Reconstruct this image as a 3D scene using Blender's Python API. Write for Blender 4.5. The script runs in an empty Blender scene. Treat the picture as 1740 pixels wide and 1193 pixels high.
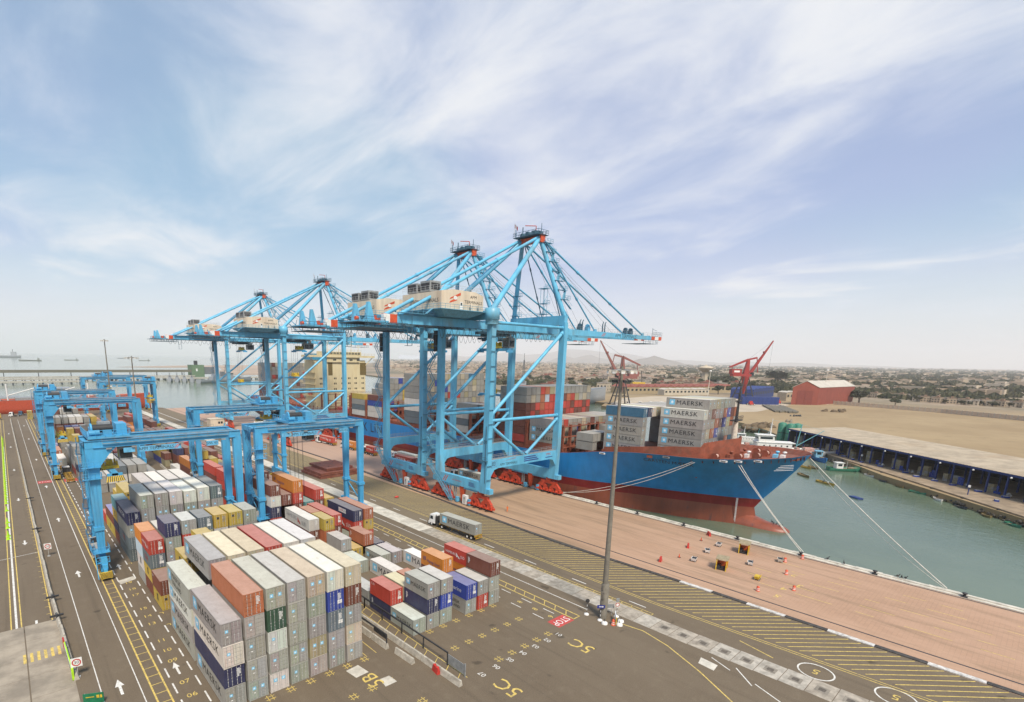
import bpy, bmesh, math, random
from mathutils import Vector, Matrix, Euler
R = math.radians
rnd = random.Random(7)
S = bpy.context.scene
C = S.collection

# ---------------------------------------------------------------- camera
cam_d = bpy.data.cameras.new('camera')
cam = bpy.data.objects.new('camera', cam_d)
C.objects.link(cam)
S.camera = cam
cam_d.sensor_width = 36.0
cam_d.lens = 876.18 / 1740 * 36
cam_d.shift_x = 0.07354
cam_d.shift_y = 0.11387
cam_d.clip_start = 0.5
cam_d.clip_end = 90000
def cam_matrix(yaw, pitch, roll, h):
    f = Vector((math.sin(yaw) * math.cos(pitch), math.cos(yaw) * math.cos(pitch), -math.sin(pitch)))
    r = Vector((math.cos(yaw), -math.sin(yaw), 0))
    u = r.cross(f)
    c, s = math.cos(roll), math.sin(roll)
    r2 = c * r + s * u
    u2 = -s * r + c * u
    m = Matrix((r2, u2, -f)).transposed().to_4x4()
    m.translation = Vector((0, 0, h))
    return m
cam.matrix_world = cam_matrix(0.697726275, 0.207708504, 0.0163678333, 41.8639)

# ---------------------------------------------------------------- sky and sun
SUN_AZ, SUN_EL = R(205), R(52)          # azimuth clockwise from +Y
world = bpy.data.worlds.new('World')
S.world = world
world.use_nodes = True
wn, wl = world.node_tree.nodes, world.node_tree.links
wn.clear()
w_out = wn.new('ShaderNodeOutputWorld')
w_sky = wn.new('ShaderNodeTexSky')
w_sky.sky_type = 'NISHITA'
w_sky.sun_disc = False
w_sky.sun_elevation = SUN_EL
w_sky.sun_rotation = SUN_AZ
w_sky.altitude = 40
w_sky.air_density = 1.0
w_sky.dust_density = 1.6
w_sky.ozone_density = 2.0
w_bg = wn.new('ShaderNodeBackground')
w_bg.inputs['Strength'].default_value = 0.075
wl.new(w_sky.outputs[0], w_bg.inputs['Color'])
w_tc = wn.new('ShaderNodeTexCoord')
w_sep = wn.new('ShaderNodeSeparateXYZ')
wl.new(w_tc.outputs['Generated'], w_sep.inputs[0])
def wmath(op, a, b=None, clamp=False):
    n = wn.new('ShaderNodeMath'); n.operation = op; n.use_clamp = clamp
    for i, v in enumerate((a, b)):
        if v is None: continue
        if isinstance(v, (int, float)): n.inputs[i].default_value = v
        else: wl.new(v, n.inputs[i])
    return n.outputs[0]
zz = wmath('ADD', wmath('MAXIMUM', w_sep.outputs['Z'], 0.0), 0.16)
w_cmb = wn.new('ShaderNodeCombineXYZ')
wl.new(wmath('DIVIDE', w_sep.outputs['X'], zz), w_cmb.inputs[0])
wl.new(wmath('DIVIDE', w_sep.outputs['Y'], zz), w_cmb.inputs[1])
def wnoise(scale, detail, rough, dist, rot, stretch, off):
    mp = wn.new('ShaderNodeMapping')
    mp.inputs['Rotation'].default_value = (0, 0, rot)
    mp.inputs['Scale'].default_value = stretch
    mp.inputs['Location'].default_value = off
    wl.new(w_cmb.outputs[0], mp.inputs['Vector'])
    n = wn.new('ShaderNodeTexNoise')
    n.inputs['Scale'].default_value = scale
    n.inputs['Detail'].default_value = detail
    n.inputs['Roughness'].default_value = rough
    n.inputs['Distortion'].default_value = dist
    wl.new(mp.outputs[0], n.inputs['Vector'])
    return n.outputs['Fac']
def wramp(src, a, b):
    n = wn.new('ShaderNodeMapRange')
    n.interpolation_type = 'SMOOTHSTEP'
    n.inputs['From Min'].default_value = a
    n.inputs['From Max'].default_value = b
    wl.new(src, n.inputs['Value'])
    return n.outputs[0]
c1 = wnoise(0.55, 7, 0.5, 0.15, R(28), (1.0, 0.8, 1), (3.1, 1.7, 0))      # large banks
c2 = wnoise(2.1, 10, 0.6, 0.5, R(-20), (1.0, 0.6, 1), (0.4, 7.3, 2))     # wisps
cl = wmath('ADD', wmath('MULTIPLY', c1, 0.58), wmath('MULTIPLY', c2, 0.42))
cover = wmath('MULTIPLY', wramp(cl, 0.42, 0.64), 0.9)
veil = wmath('MULTIPLY', wramp(w_sep.outputs['Z'], 0.42, -0.02), 0.62)
fac = wmath('ADD', cover, wmath('MULTIPLY', veil, wmath('SUBTRACT', 1.0, cover)), True)
fac = wmath('ADD', wmath('MULTIPLY', fac, 0.45), 0.55, True)
w_c = wn.new('ShaderNodeMixRGB')
hue = wnoise(0.35, 2, 0.4, 0.0, R(60), (1, 1, 1), (8.0, 2.0, 0))
w_h = wn.new('ShaderNodeMixRGB')
w_h.inputs[1].default_value = (0.285, 0.345, 0.53, 1)
w_h.inputs[2].default_value = (0.235, 0.375, 0.505, 1)
wl.new(wramp(hue, 0.42, 0.58), w_h.inputs[0])
wl.new(w_h.outputs[0], w_c.inputs[1])
w_c.inputs[2].default_value = (0.545, 0.555, 0.575, 1)
wl.new(wmath('MAXIMUM', wramp(cl, 0.42, 0.66), wramp(w_sep.outputs['Z'], 0.24, -0.01)), w_c.inputs[0])
w_bg2 = wn.new('ShaderNodeBackground')
w_bg2.inputs['Strength'].default_value = 1.0
wl.new(w_c.outputs[0], w_bg2.inputs['Color'])
w_mix = wn.new('ShaderNodeMixShader')
wl.new(fac, w_mix.inputs[0])
wl.new(w_bg.outputs[0], w_mix.inputs[1])
wl.new(w_bg2.outputs[0], w_mix.inputs[2])
wl.new(w_mix.outputs[0], w_out.inputs['Surface'])

sun_d = bpy.data.lights.new('sun', 'SUN')
sun_d.energy = 2.7
sun_d.angle = R(12)
sun_d.color = (1.0, 0.91, 0.77)
sun = bpy.data.objects.new('sun', sun_d)
C.objects.link(sun)
sv = Vector((math.sin(SUN_AZ) * math.cos(SUN_EL), math.cos(SUN_AZ) * math.cos(SUN_EL), math.sin(SUN_EL)))
sun.rotation_euler = sv.to_track_quat('Z', 'Y').to_euler()

S.view_settings.view_transform = 'Standard'
S.view_settings.look = 'None'
S.view_settings.gamma = 1
S.view_settings.use_curve_mapping = False
S.view_settings.exposure = 0.72
S.cycles.max_bounces = 5
S.cycles.diffuse_bounces = 3
S.cycles.glossy_bounces = 2
S.cycles.transmission_bounces = 2
S.cycles.volume_bounces = 2
S.cycles.caustics_reflective = False
S.cycles.caustics_refractive = False

# ---------------------------------------------------------------- helpers
class MB:
    """collects faces, then links them as one mesh object"""
    def __init__(s): s.v, s.f, s.m, s.sm = [], [], [], []
    def face(s, pts, m=0, sm=False):
        n = len(s.v); s.v += [tuple(p) for p in pts]
        s.f.append(tuple(range(n, n + len(pts)))); s.m.append(m); s.sm.append(sm)
    def grid(s, rows, m=0, sm=True, close=False):
        n = len(s.v); w = len(rows[0])
        for r in rows: s.v += [tuple(p) for p in r]
        for i in range(len(rows) - 1):
            for j in range(w if close else w - 1):
                k = (j + 1) % w
                s.f.append((n + i * w + j, n + i * w + k, n + (i + 1) * w + k, n + (i + 1) * w + j))
                s.m.append(m(i, j) if callable(m) else m); s.sm.append(sm)
    def hexa(s, p, m=0):
        n = len(s.v); s.v += [tuple(q) for q in p]
        for q in ((0, 3, 2, 1), (4, 5, 6, 7), (0, 1, 5, 4), (1, 2, 6, 5), (2, 3, 7, 6), (3, 0, 4, 7)):
            s.f.append(tuple(n + i for i in q)); s.m.append(m); s.sm.append(False)
    def box(s, x0, x1, y0, y1, z0, z1, m=0):
        s.hexa([(x0, y0, z0), (x1, y0, z0), (x1, y1, z0), (x0, y1, z0), (x0, y0, z1), (x1, y0, z1), (x1, y1, z1), (x0, y1, z1)], m)
    def cbox(s, c, d, m=0, rz=0):
        x, y, z = d[0] / 2, d[1] / 2, d[2] / 2
        co, si = math.cos(rz), math.sin(rz)
        s.hexa([(c[0] + a * x * co - b * y * si, c[1] + a * x * si + b * y * co, c[2] + e * z)
                for e in (-1, 1) for a, b in ((-1, -1), (1, -1), (1, 1), (-1, 1))], m)
    def bar(s, p, q, w, h, m=0, w2=None, h2=None, up=(0, 0, 1)):
        p, q = Vector(p), Vector(q); d = (q - p).normalized(); up = Vector(up)
        if abs(d.dot(up)) > 0.98: up = Vector((0, 1, 0))
        a = d.cross(up).normalized(); b = a.cross(d)
        w2 = w if w2 is None else w2; h2 = h if h2 is None else h2
        s.hexa([p + a * (i * w / 2) + b * (j * h / 2) for i, j in ((-1, -1), (1, -1), (1, 1), (-1, 1))] +
               [q + a * (i * w2 / 2) + b * (j * h2 / 2) for i, j in ((-1, -1), (1, -1), (1, 1), (-1, 1))], m)
    def tube(s, p, q, r, r2=None, n=8, m=0, caps=True, sm=True):
        p, q = Vector(p), Vector(q); d = (q - p).normalized()
        a = d.cross(Vector((0, 0, 1) if abs(d.z) < 0.9 else (1, 0, 0))).normalized(); b = a.cross(d)
        r2 = r if r2 is None else r2
        ring = lambda c, t: [c + a * (t * math.cos(6.28318 * i / n)) - b * (t * math.sin(6.28318 * i / n)) for i in range(n)]
        A, B = ring(p, r), ring(q, r2)
        s.grid([A, B], m, sm, True)
        if caps: s.face(A[::-1], m); s.face(B, m)
    def path(s, pts, r, n=5, m=0):
        for a, b in zip(pts, pts[1:]): s.tube(a, b, r, None, n, m, False)
    def lathe(s, prof, c, n=12, m=0, caps=True):
        rows = [[(c[0] + r * math.cos(6.28318 * i / n), c[1] + r * math.sin(6.28318 * i / n), c[2] + z) for i in range(n)] for r, z in prof]
        s.grid(rows, m, True, True)
        if caps:
            if prof[0][0] > 1e-3: s.face(rows[0][::-1], m)
            if prof[-1][0] > 1e-3: s.face(rows[-1], m)
    def prism(s, poly, z0, z1, m=0, mt=None):
        n = len(poly)
        s.face([(x, y, z1) for x, y in poly], m if mt is None else mt)
        s.face([(x, y, z0) for x, y in poly][::-1], m)
        for i in range(n):
            a, b = poly[i], poly[(i + 1) % n]
            s.face([(a[0], a[1], z0), (b[0], b[1], z0), (b[0], b[1], z1), (a[0], a[1], z1)], m)
    def blob(s, c, r, m=0, n=7, k=5, jit=0.0, rg=rnd):
        rows = []
        for i in range(k + 1):
            t = math.pi * i / k - math.pi / 2
            rows.append([(c[0] + r[0] * math.cos(t) * math.cos(6.28318 * j / n) * (1 + rg.uniform(-jit, jit)),
                          c[1] + r[1] * math.cos(t) * math.sin(6.28318 * j / n) * (1 + rg.uniform(-jit, jit)),
                          c[2] + r[2] * math.sin(t)) for j in range(n)])
        s.grid(rows, m, True, True)
    def rail(s, pts, h=1.1, post=2.0, r=0.035, m=0, mid=True):
        for a, b in zip(pts, pts[1:]):
            a, b = Vector(a), Vector(b); L = (b - a).length; n = max(1, int(L / post))
            u = Vector((0, 0, h))
            s.tube(a + u, b + u, r, None, 4, m, False, False)
            if mid: s.tube(a + u * .5, b + u * .5, r * .8, None, 4, m, False, False)
            for i in range(n + 1):
                p = a.lerp(b, i / n); s.tube(p, p + u, r, None, 4, m, False, False)
    def mesh(s, name, mats):
        me = bpy.data.meshes.new(name)
        me.from_pydata(s.v, [], s.f)
        for mt in mats: me.materials.append(mt)
        me.polygons.foreach_set('material_index', s.m)
        me.polygons.foreach_set('use_smooth', s.sm)
        me.update()
        return me
    def build(s, name, mats, parent=None, loc=None, rz=0):
        if not isinstance(mats, (list, tuple)): mats = [mats]
        return put(name, s.mesh(name, mats), parent, loc, rz)

def put(name, me, parent=None, loc=None, rz=0):
    o = bpy.data.objects.new(name, me)
    C.objects.link(o)
    if parent is not None: o.parent = parent
    if loc is not None: o.location = loc
    if rz: o.rotation_euler = (0, 0, rz)
    return o
def tag(o, label=None, cat=None, group=None, kind=None):
    if label: o['label'] = label
    if cat: o['category'] = cat
    if group: o['group'] = group
    if kind: o['kind'] = kind
    return o
def thing(name, label, cat, loc=(0, 0, 0), rz=0, group=None):
    return tag(put(name, None, None, loc, rz), label, cat, group)
def struct(o): o['kind'] = 'structure'; return o
def stuff(o): o['kind'] = 'stuff'; return o
def copy_tree(o, parent=None):
    c = o.copy(); C.objects.link(c); c.parent = parent
    for ch in list(o.children): copy_tree(ch, c)
    return c
_txt = {}
def text_mesh(s, size, mat, align='CENTER', sx=1.0, space=1.0):
    key = (s, size, mat.name, align, sx, space)
    if key in _txt: return _txt[key]
    cu = bpy.data.curves.new('lettering', 'FONT')
    cu.body = s; cu.size = size; cu.align_x = align; cu.align_y = 'CENTER'
    cu.space_character = space; cu.resolution_u = 2; cu.fill_mode = 'FRONT'
    o = bpy.data.objects.new('lettering', cu); C.objects.link(o)
    dg = bpy.context.evaluated_depsgraph_get()
    me = bpy.data.meshes.new_from_object(o.evaluated_get(dg))
    bpy.data.objects.remove(o); bpy.data.curves.remove(cu)
    if sx != 1.0:
        for v in me.vertices: v.co.x *= sx
    me.materials.clear(); me.materials.append(mat)
    me.name = 'lettering'
    _txt[key] = me
    return me
FACE_L = (R(90), 0, R(-90))     # reads on a face that looks to -X
FACE_F = (R(90), 0, 0)          # reads on a face that looks to -Y
def text(s, size, mat, loc, rot, parent=None, name='lettering', **k):
    o = put(name, text_mesh(s, size, mat, **k), parent, loc)
    o.rotation_euler = rot
    return o

# ---------------------------------------------------------------- materials
def nodes(name):
    m = bpy.data.materials.new(name); m.use_nodes = True
    n, l = m.node_tree.nodes, m.node_tree.links
    return m, n, l, n['Principled BSDF']
def noise(n, l, src, scale, detail=4, rough=0.6, mapping=None, dist=0.0):
    if mapping is not None:
        mp = n.new('ShaderNodeMapping'); mp.inputs['Scale'].default_value = mapping
        l.new(src, mp.inputs['Vector']); src = mp.outputs[0]
    t = n.new('ShaderNodeTexNoise')
    t.inputs['Scale'].default_value = scale; t.inputs['Detail'].default_value = detail
    t.inputs['Roughness'].default_value = rough; t.inputs['Distortion'].default_value = dist
    l.new(src, t.inputs['Vector'])
    return t.outputs['Fac']
def ramp(n, l, src, a, b, lo=0.0, hi=1.0):
    r = n.new('ShaderNodeMapRange'); r.interpolation_type = 'SMOOTHSTEP'
    r.inputs['From Min'].default_value = a; r.inputs['From Max'].default_value = b
    r.inputs['To Min'].default_value = lo; r.inputs['To Max'].default_value = hi
    l.new(src, r.inputs['Value'])
    return r.outputs[0]
def mix(n, l, fac, a, b, mode='MIX'):
    x = n.new('ShaderNodeMixRGB'); x.blend_type = mode
    for i, v in ((0, fac), (1, a), (2, b)):
        if isinstance(v, (int, float)): x.inputs[i].default_value = v
        elif isinstance(v, tuple): x.inputs[i].default_value = (*v, 1) if len(v) == 3 else v
        else: l.new(v, x.inputs[i])
    return x.outputs[0]
def geo_pos(n): return n.new('ShaderNodeNewGeometry').outputs['Position']
def mat(name, col, rough=0.6, metal=0.0, var=0.25, scale=1.5, dirt=None, dirt_amt=0.0, spec=0.5, obj=False, stretch=None, emit=None):
    m, n, l, b = nodes(name)
    src = n.new('ShaderNodeTexCoord').outputs['Object'] if obj else geo_pos(n)
    f = noise(n, l, src, scale, 5, 0.65, stretch)
    c = mix(n, l, ramp(n, l, f, 0.3, 0.7), tuple(x * (1 - var) for x in col), tuple(min(1, x * (1 + var * 0.6)) for x in col))
    if dirt:
        d = noise(n, l, src, scale * 0.37, 6, 0.7, stretch)
        c = mix(n, l, ramp(n, l, d, 0.48, 0.72, 0, dirt_amt), c, dirt)
    l.new(c, b.inputs['Base Color'])
    b.inputs['Roughness'].default_value = rough
    b.inputs['Metallic'].default_value = metal
    b.inputs['Specular IOR Level'].default_value = spec
    return m
def paint_by_object(name, rough=0.5, rust=0.5, attr=None, roof=False):
    m, n, l, b = nodes(name)
    if attr:
        a = n.new('ShaderNodeAttribute'); a.attribute_name = attr; base = a.outputs['Color']
    else:
        base = n.new('ShaderNodeObjectInfo').outputs['Color']
    pos = geo_pos(n)
    f = noise(n, l, pos, 0.9, 5, 0.7, (1, 1, 0.5))
    c = mix(n, l, ramp(n, l, f, 0.3, 0.72), mix(n, l, 0.16, base, (0.10, 0.07, 0.05)), mix(n, l, 0.03, base, (0.9, 0.9, 0.9)))
    st = noise(n, l, pos, 2.2, 5, 0.75, (1, 1, 0.12) if not roof else (1.3, 0.25, 1))
    c = mix(n, l, ramp(n, l, st, 0.56, 0.78, 0, rust), c, (0.17, 0.085, 0.04))
    l.new(c, b.inputs['Base Color'])
    b.inputs['Roughness'].default_value = rough
    return m
PAINT = paint_by_object('container_paint', 0.5, 0.42)
ROOF = paint_by_object('weathered_skylit_roof_paint', 0.6, 0.6, roof=True)  # rust streaks are wear; the lighter roof tone also holds painted-in sky light
FARPAINT = paint_by_object('far_container_paint', 0.55, 0.35, attr='Col')
GALV = mat('galvanised_steel', (0.55, 0.54, 0.52), 0.45, 0.3)
DARK = mat('dark_steel', (0.035, 0.035, 0.037), 0.6)
RUBBER = mat('black_rubber', (0.02, 0.02, 0.02), 0.85)
BLACKP = mat('black_lettering_paint', (0.03, 0.03, 0.032), 0.6, var=0.1)
WHITEP = mat('white_paint', (0.78, 0.77, 0.74), 0.5, var=0.12)
STARBLUE = mat('pale_blue_decal', (0.20, 0.55, 0.78), 0.5, var=0.08)
STARWHITE = mat('white_decal', (0.86, 0.88, 0.9), 0.5, var=0.05)
CRANE = mat('crane_blue_paint', (0.13, 0.46, 0.68), 0.42, var=0.18, scale=0.35, dirt=(0.20, 0.27, 0.27), dirt_amt=0.6, stretch=(1, 1, 0.35))
RTGBLUE = mat('gantry_blue_paint', (0.07, 0.36, 0.62), 0.42, var=0.16, scale=0.5, dirt=(0.15, 0.25, 0.30), dirt_amt=0.4, stretch=(1, 1, 0.3))
REDP = mat('red_machine_paint', (0.52, 0.06, 0.025), 0.5, var=0.3, scale=1.2)
REDTIP = mat('orange_red_paint', (0.62, 0.09, 0.03), 0.5)
CREAM = mat('cream_panel', (0.68, 0.58, 0.45), 0.6, var=0.14, scale=0.5, dirt=(0.4, 0.24, 0.12), dirt_amt=0.45, stretch=(1, 1, 0.12))
GREYSTEEL = mat('grey_steel', (0.28, 0.29, 0.29), 0.5)
GLASS = mat('dark_window_glass', (0.02, 0.03, 0.035), 0.08, var=0.1)
YELLOWP = mat('yellow_machine_paint', (0.62, 0.42, 0.03), 0.5)
CONCRETE = mat('concrete', (0.48, 0.45, 0.39), 0.9, var=0.3, scale=0.8, dirt=(0.2, 0.17, 0.13), dirt_amt=0.5)
PALECON = mat('pale_concrete', (0.60, 0.56, 0.48), 0.9, var=0.25, scale=0.5, dirt=(0.28, 0.23, 0.17), dirt_amt=0.5)
YELLOWM = mat('yellow_road_paint', (0.68, 0.50, 0.13), 0.8, var=0.3, scale=3, dirt=(0.2, 0.17, 0.12), dirt_amt=0.75)
WHITEM = mat('white_road_paint', (0.72, 0.70, 0.65), 0.8, var=0.25, scale=3, dirt=(0.2, 0.18, 0.14), dirt_amt=0.6)
REDM = mat('red_road_paint', (0.50, 0.07, 0.06), 0.8, var=0.3, scale=2)
# ================================================================ ground, quay, water
def asphalt(name, ca, cb, patch, scale=0.05):
    m, n, l, b = nodes(name)
    p = geo_pos(n)
    big = noise(n, l, p, scale, 6, 0.65, (1, 0.35, 1), 0.6)
    med = noise(n, l, p, 0.55, 6, 0.7)
    fine = noise(n, l, p, 7.0, 4, 0.7)
    c = mix(n, l, ramp(n, l, big, 0.3, 0.7), ca, cb)
    c = mix(n, l, ramp(n, l, med, 0.5, 0.75, 0, 0.55), c, patch)
    tyre = noise(n, l, p, 1.1, 3, 0.5, (1.0, 0.03, 1))
    c = mix(n, l, ramp(n, l, tyre, 0.52, 0.75, 0, 0.38), c, tuple(x * 0.5 for x in ca))
    c = mix(n, l, ramp(n, l, fine, 0.3, 0.75, 0, 0.45), c, tuple(min(1, x * 1.7) for x in cb))
    spot = noise(n, l, p, 0.33, 2, 0.4)
    c = mix(n, l, ramp(n, l, spot, 0.68, 0.76, 0, 0.6), c, tuple(x * 0.35 for x in ca))
    l.new(c, b.inputs['Base Color'])
    b.inputs['Roughness'].default_value = 0.92
    bp = n.new('ShaderNodeBump'); bp.inputs['Strength'].default_value = 0.25; bp.inputs['Distance'].default_value = 0.02
    l.new(fine, bp.inputs['Height']); l.new(bp.outputs[0], b.inputs['Normal'])
    return m
ASPHALT = asphalt('yard_asphalt', (0.108, 0.080, 0.052), (0.145, 0.112, 0.075), (0.18, 0.145, 0.10))
ASPHALT2 = asphalt('apron_asphalt', (0.14, 0.108, 0.070), (0.175, 0.138, 0.09), (0.20, 0.165, 0.115))

def paver_mat():
    m, n, l, b = nodes('brick_paving')
    p = geo_pos(n)
    br = n.new('ShaderNodeTexBrick')
    br.inputs['Scale'].default_value = 1.0
    br.inputs['Color1'].default_value = (0.41, 0.25, 0.16, 1)
    br.inputs['Color2'].default_value = (0.37, 0.225, 0.145, 1)
    br.inputs['Mortar'].default_value = (0.29, 0.185, 0.12, 1)
    br.inputs['Mortar Size'].default_value = 0.03
    br.inputs['Brick Width'].default_value = 1.2
    br.inputs['Row Height'].default_value = 0.6
    l.new(p, br.inputs['Vector'])
    f = noise(n, l, p, 0.12, 6, 0.7, (1.0, 0.3, 1), 0.5)
    c = mix(n, l, ramp(n, l, f, 0.32, 0.7), br.outputs['Color'], (0.46, 0.29, 0.195), 'MIX')
    st = noise(n, l, p, 0.42, 6, 0.7, (1.0, 0.08, 1), 0.3)
    c = mix(n, l, ramp(n, l, st, 0.48, 0.7, 0, 0.75), c, (0.22, 0.15, 0.09))
    ye = noise(n, l, p, 0.8, 5, 0.75, (1.0, 0.06, 1), 0.2)
    c = mix(n, l, ramp(n, l, ye, 0.62, 0.76, 0, 0.38), c, (0.50, 0.33, 0.13))
    g = noise(n, l, p, 5.0, 3, 0.7)
    c = mix(n, l, ramp(n, l, g, 0.45, 0.8, 0, 0.3), c, (0.5, 0.36, 0.27))
    # the far end of the quay is older, yellower paving
    sx = n.new('ShaderNodeSeparateXYZ'); l.new(p, sx.inputs[0])
    c = mix(n, l, ramp(n, l, sx.outputs['Y'], 40, 95, 0, 0.5), c, mix(n, l, ramp(n, l, st, 0.3, 0.7), (0.40, 0.27, 0.15), (0.27, 0.175, 0.10)))
    c = mix(n, l, ramp(n, l, sx.outputs['Y'], 105, 150, 0, 0.75), c, mix(n, l, f, (0.50, 0.34, 0.27), (0.42, 0.28, 0.21)))
    l.new(c, b.inputs['Base Color'])
    b.inputs['Roughness'].default_value = 0.9
    return m
PAVER = paver_mat()

def water_mat():
    m, n, l, b = nodes('harbour_water')
    p = geo_pos(n)
    f = noise(n, l, p, 0.012, 5, 0.6)
    c = mix(n, l, ramp(n, l, f, 0.35, 0.65), (0.10, 0.14, 0.095), (0.14, 0.18, 0.125))
    l.new(c, b.inputs['Base Color'])
    b.inputs['Roughness'].default_value = 0.09
    b.inputs['IOR'].default_value = 1.33
    b.inputs['Specular IOR Level'].default_value = 0.5
    mp = n.new('ShaderNodeMapping'); mp.inputs['Scale'].default_value = (1.0, 0.45, 1); mp.inputs['Rotation'].default_value = (0, 0, R(35))
    l.new(p, mp.inputs['Vector'])
    w1 = noise(n, l, mp.outputs[0], 0.45, 5, 0.6)
    w2 = noise(n, l, mp.outputs[0], 2.2, 3, 0.6)
    a = n.new('ShaderNodeMath'); a.operation = 'MULTIPLY_ADD'; a.inputs[1].default_value = 0.35
    l.new(w2, a.inputs[0]); l.new(w1, a.inputs[2])
    bp = n.new('ShaderNodeBump'); bp.inputs['Strength'].default_value = 0.22; bp.inputs['Distance'].default_value = 0.35
    l.new(a.outputs[0], bp.inputs['Height']); l.new(bp.outputs[0], b.inputs['Normal'])
    return m
WATER = water_mat()
WZ = -2.2
mb = MB()
xs = [-60000, -6000, -400, 0, 134.3, 240, 700, 6000, 60000]; ys = [-6000, -400, 0, 470, 1200, 6000, 70000]
mb.grid([[(x, y, WZ) for x in xs] for y in ys], 0, False)
struct(mb.build('water', WATER))

mb = MB()   # land under the container yard, ends as a quay wall at the far basin
mb.box(-300, 97.4, -120, 462, -9, 0)
struct(mb.build('yard_ground', ASPHALT))
mb = MB()
mb.box(97.4, 132.6, -120, 452, -9, -0.004)
struct(mb.build('quay_paving', PAVER))
mb = MB()
mb.box(132.6, 134.5, -120, 452.01, -9, 0.02)
mb.box(133.7, 134.5, -120, 452.02, 0.02, 0.24)
struct(mb.build('quay_edge', PALECON))
mb = MB()
for x0, x1 in ((101.15, 101.5), (131.9, 132.25)): mb.box(x0, x1, -120, 451, -0.1, 0.012)
mb.box(132.66, 132.8, -120, 451, -0.05, 0.03)
struct(mb.build('crane_rail', DARK))

# kerb stones between yard and quay, painted in blocks of white and black
kerb = struct(put('kerb', None))
KW = mat('white_kerb_paint', (0.62, 0.60, 0.57), 0.8, var=0.3, scale=2, dirt=(0.2, 0.17, 0.13), dirt_amt=0.8)
KB = mat('dark_kerb_paint', (0.055, 0.05, 0.047), 0.8, var=0.4, scale=2, dirt=(0.25, 0.22, 0.18), dirt_amt=0.35)
mb = MB(); mb.box(-0.45, 0.45, 0, 5.9, -0.05, 0.13); kw = mb.mesh('kerb_stone', [KW]); kb = bpy.data.meshes.new_from_object
mb = MB(); mb.box(-0.45, 0.45, 0, 5.9, -0.05, 0.13); kbm = mb.mesh('kerb_stone', [KB])
def kerb_x(y): return 97.5 + 0.8 * max(0.0, min(1.0, (30 - y) / 60)) - 1.3 * max(0, min(1, (y - 38) / 30)) + 5.0 * max(0, min(1, (y - 70) / 110))
y = -24.0; i = 0
while y < 250:
    x0, x1 = kerb_x(y), kerb_x(y + 5.95)
    white = (i % 2 == 0) and y < 42
    o = put('kerb_stone', kw if white else kbm, kerb, (x0, y, 0))
    o.rotation_euler = (0, 0, -math.atan2(x1 - x0, 5.95))
    y += 5.95; i += 1

# concrete gutter strip of separate slabs with a drain cover in each
strip = struct(put('drainage_strip', None))
mb = MB(); mb.box(0, 4.2, 0.04, 2.96, -0.08, 0.02); slabs = [mb.mesh('concrete_slab', [mat('slab_concrete_%s' % q, c, 0.9, var=0.28, scale=0.9, dirt=(0.16, 0.13, 0.10), dirt_amt=0.6)]) for q, c in (('pale', (0.44, 0.40, 0.34)), ('worn', (0.36, 0.325, 0.27)), ('warm', (0.40, 0.35, 0.285)))]
mb = MB(); mb.box(1.35, 2.85, 0.75, 2.25, 0.02, 0.035, 0); mb.box(1.7, 2.5, 1.1, 1.9, 0.035, 0.05, 1)
cover = mb.mesh('drain_cover', [mat('cover_frame', (0.25, 0.22, 0.18), 0.9), mat('iron_cover', (0.12, 0.10, 0.08), 0.8)])
k = 0; y = -24.0
while y < 96:
    x = 75.4 + max(0, (30 - y) * 0.04)
    s_ = put('concrete_slab', slabs[rnd.randrange(3)], strip, (x, y, rnd.uniform(-0.006, 0.006)))
    if y < 36: put('drain_cover', cover, strip, (x, y, 0.0))
    y += 3.0
mb = MB(); mb.box(75.3, 79.7, 96.1, 448, -0.05, 0.015)
struct(mb.build('gutter_pavement', PALECON))
mb = MB(); mb.box(79.5, 97.0, 102, 448, -0.05, 0.004); struct(mb.build('apron_road', ASPHALT2))

# painted markings: thin sheets 4 mm above what they lie on
def sheet(mb, x0, y0, x1, y1, w, z=0.004, m=0):
    d = Vector((x1 - x0, y1 - y0, 0)); L = d.length; d /= L; a = Vector((-d.y, d.x, 0)) * (w / 2)
    p, q = Vector((x0, y0, z)), Vector((x1, y1, z))
    mb.face([p - a, q - a, q + a, p + a], m)
def dashes(mb, x, y0, y1, on, gap, w, z=0.004, m=0):
    y = y0
    while y < y1: sheet(mb, x, y, x, min(y + on, y1), w, z, m); y += on + gap
ye, wh, rd = MB(), MB(), MB()
# left road
for x in (5.0, 9.0): sheet(wh, x, 40, x, 420, 0.12)
sheet(wh, 9.0, 136, 9.0, 420, 0.16, 0.008)
for x in (10.1, 11.6): sheet(ye, x, 40, x, 425, 0.2)
y = 44.0
while y < 400: sheet(ye, 10.2, y, 11.5, y, 0.12); y += 2.25
dashes(wh, 12.4, 44, 240, 2.6, 1.6, 0.2); dashes(wh, 15.2, 44, 240, 2.6, 1.6, 0.2)
for x in (1.7, -2.15, -3.4): sheet(ye, x, 93 if x > 0 else 91, x, 430, 0.16)
sheet(wh, -2.75, 95, -2.75, 300, 0.3)
y = 100.0
while y < 300: sheet(ye, 1.1, y, 1.7, y, 0.12); y += 3.1
sheet(wh, -12, 132, 1.6, 134.5, 0.16)
def arrow(x, y, s, d=1):
    z = 0.006
    wh.face([(x - .13 * s, y, z), (x + .13 * s, y, z), (x + .13 * s, y + d * 1.7 * s, z), (x - .13 * s, y + d * 1.7 * s, z)][::d])
    wh.face([(x - .42 * s, y + d * 1.7 * s, z), (x + .42 * s, y + d * 1.7 * s, z), (x, y + d * 3.1 * s, z)][::d])
for y in (69, 114, 157, 200, 255, 320, 380): arrow(7.0, y, 1.25)
for y in (69.2, 113.5, 160, 205): arrow(13.7, y, 1.1)
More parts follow.
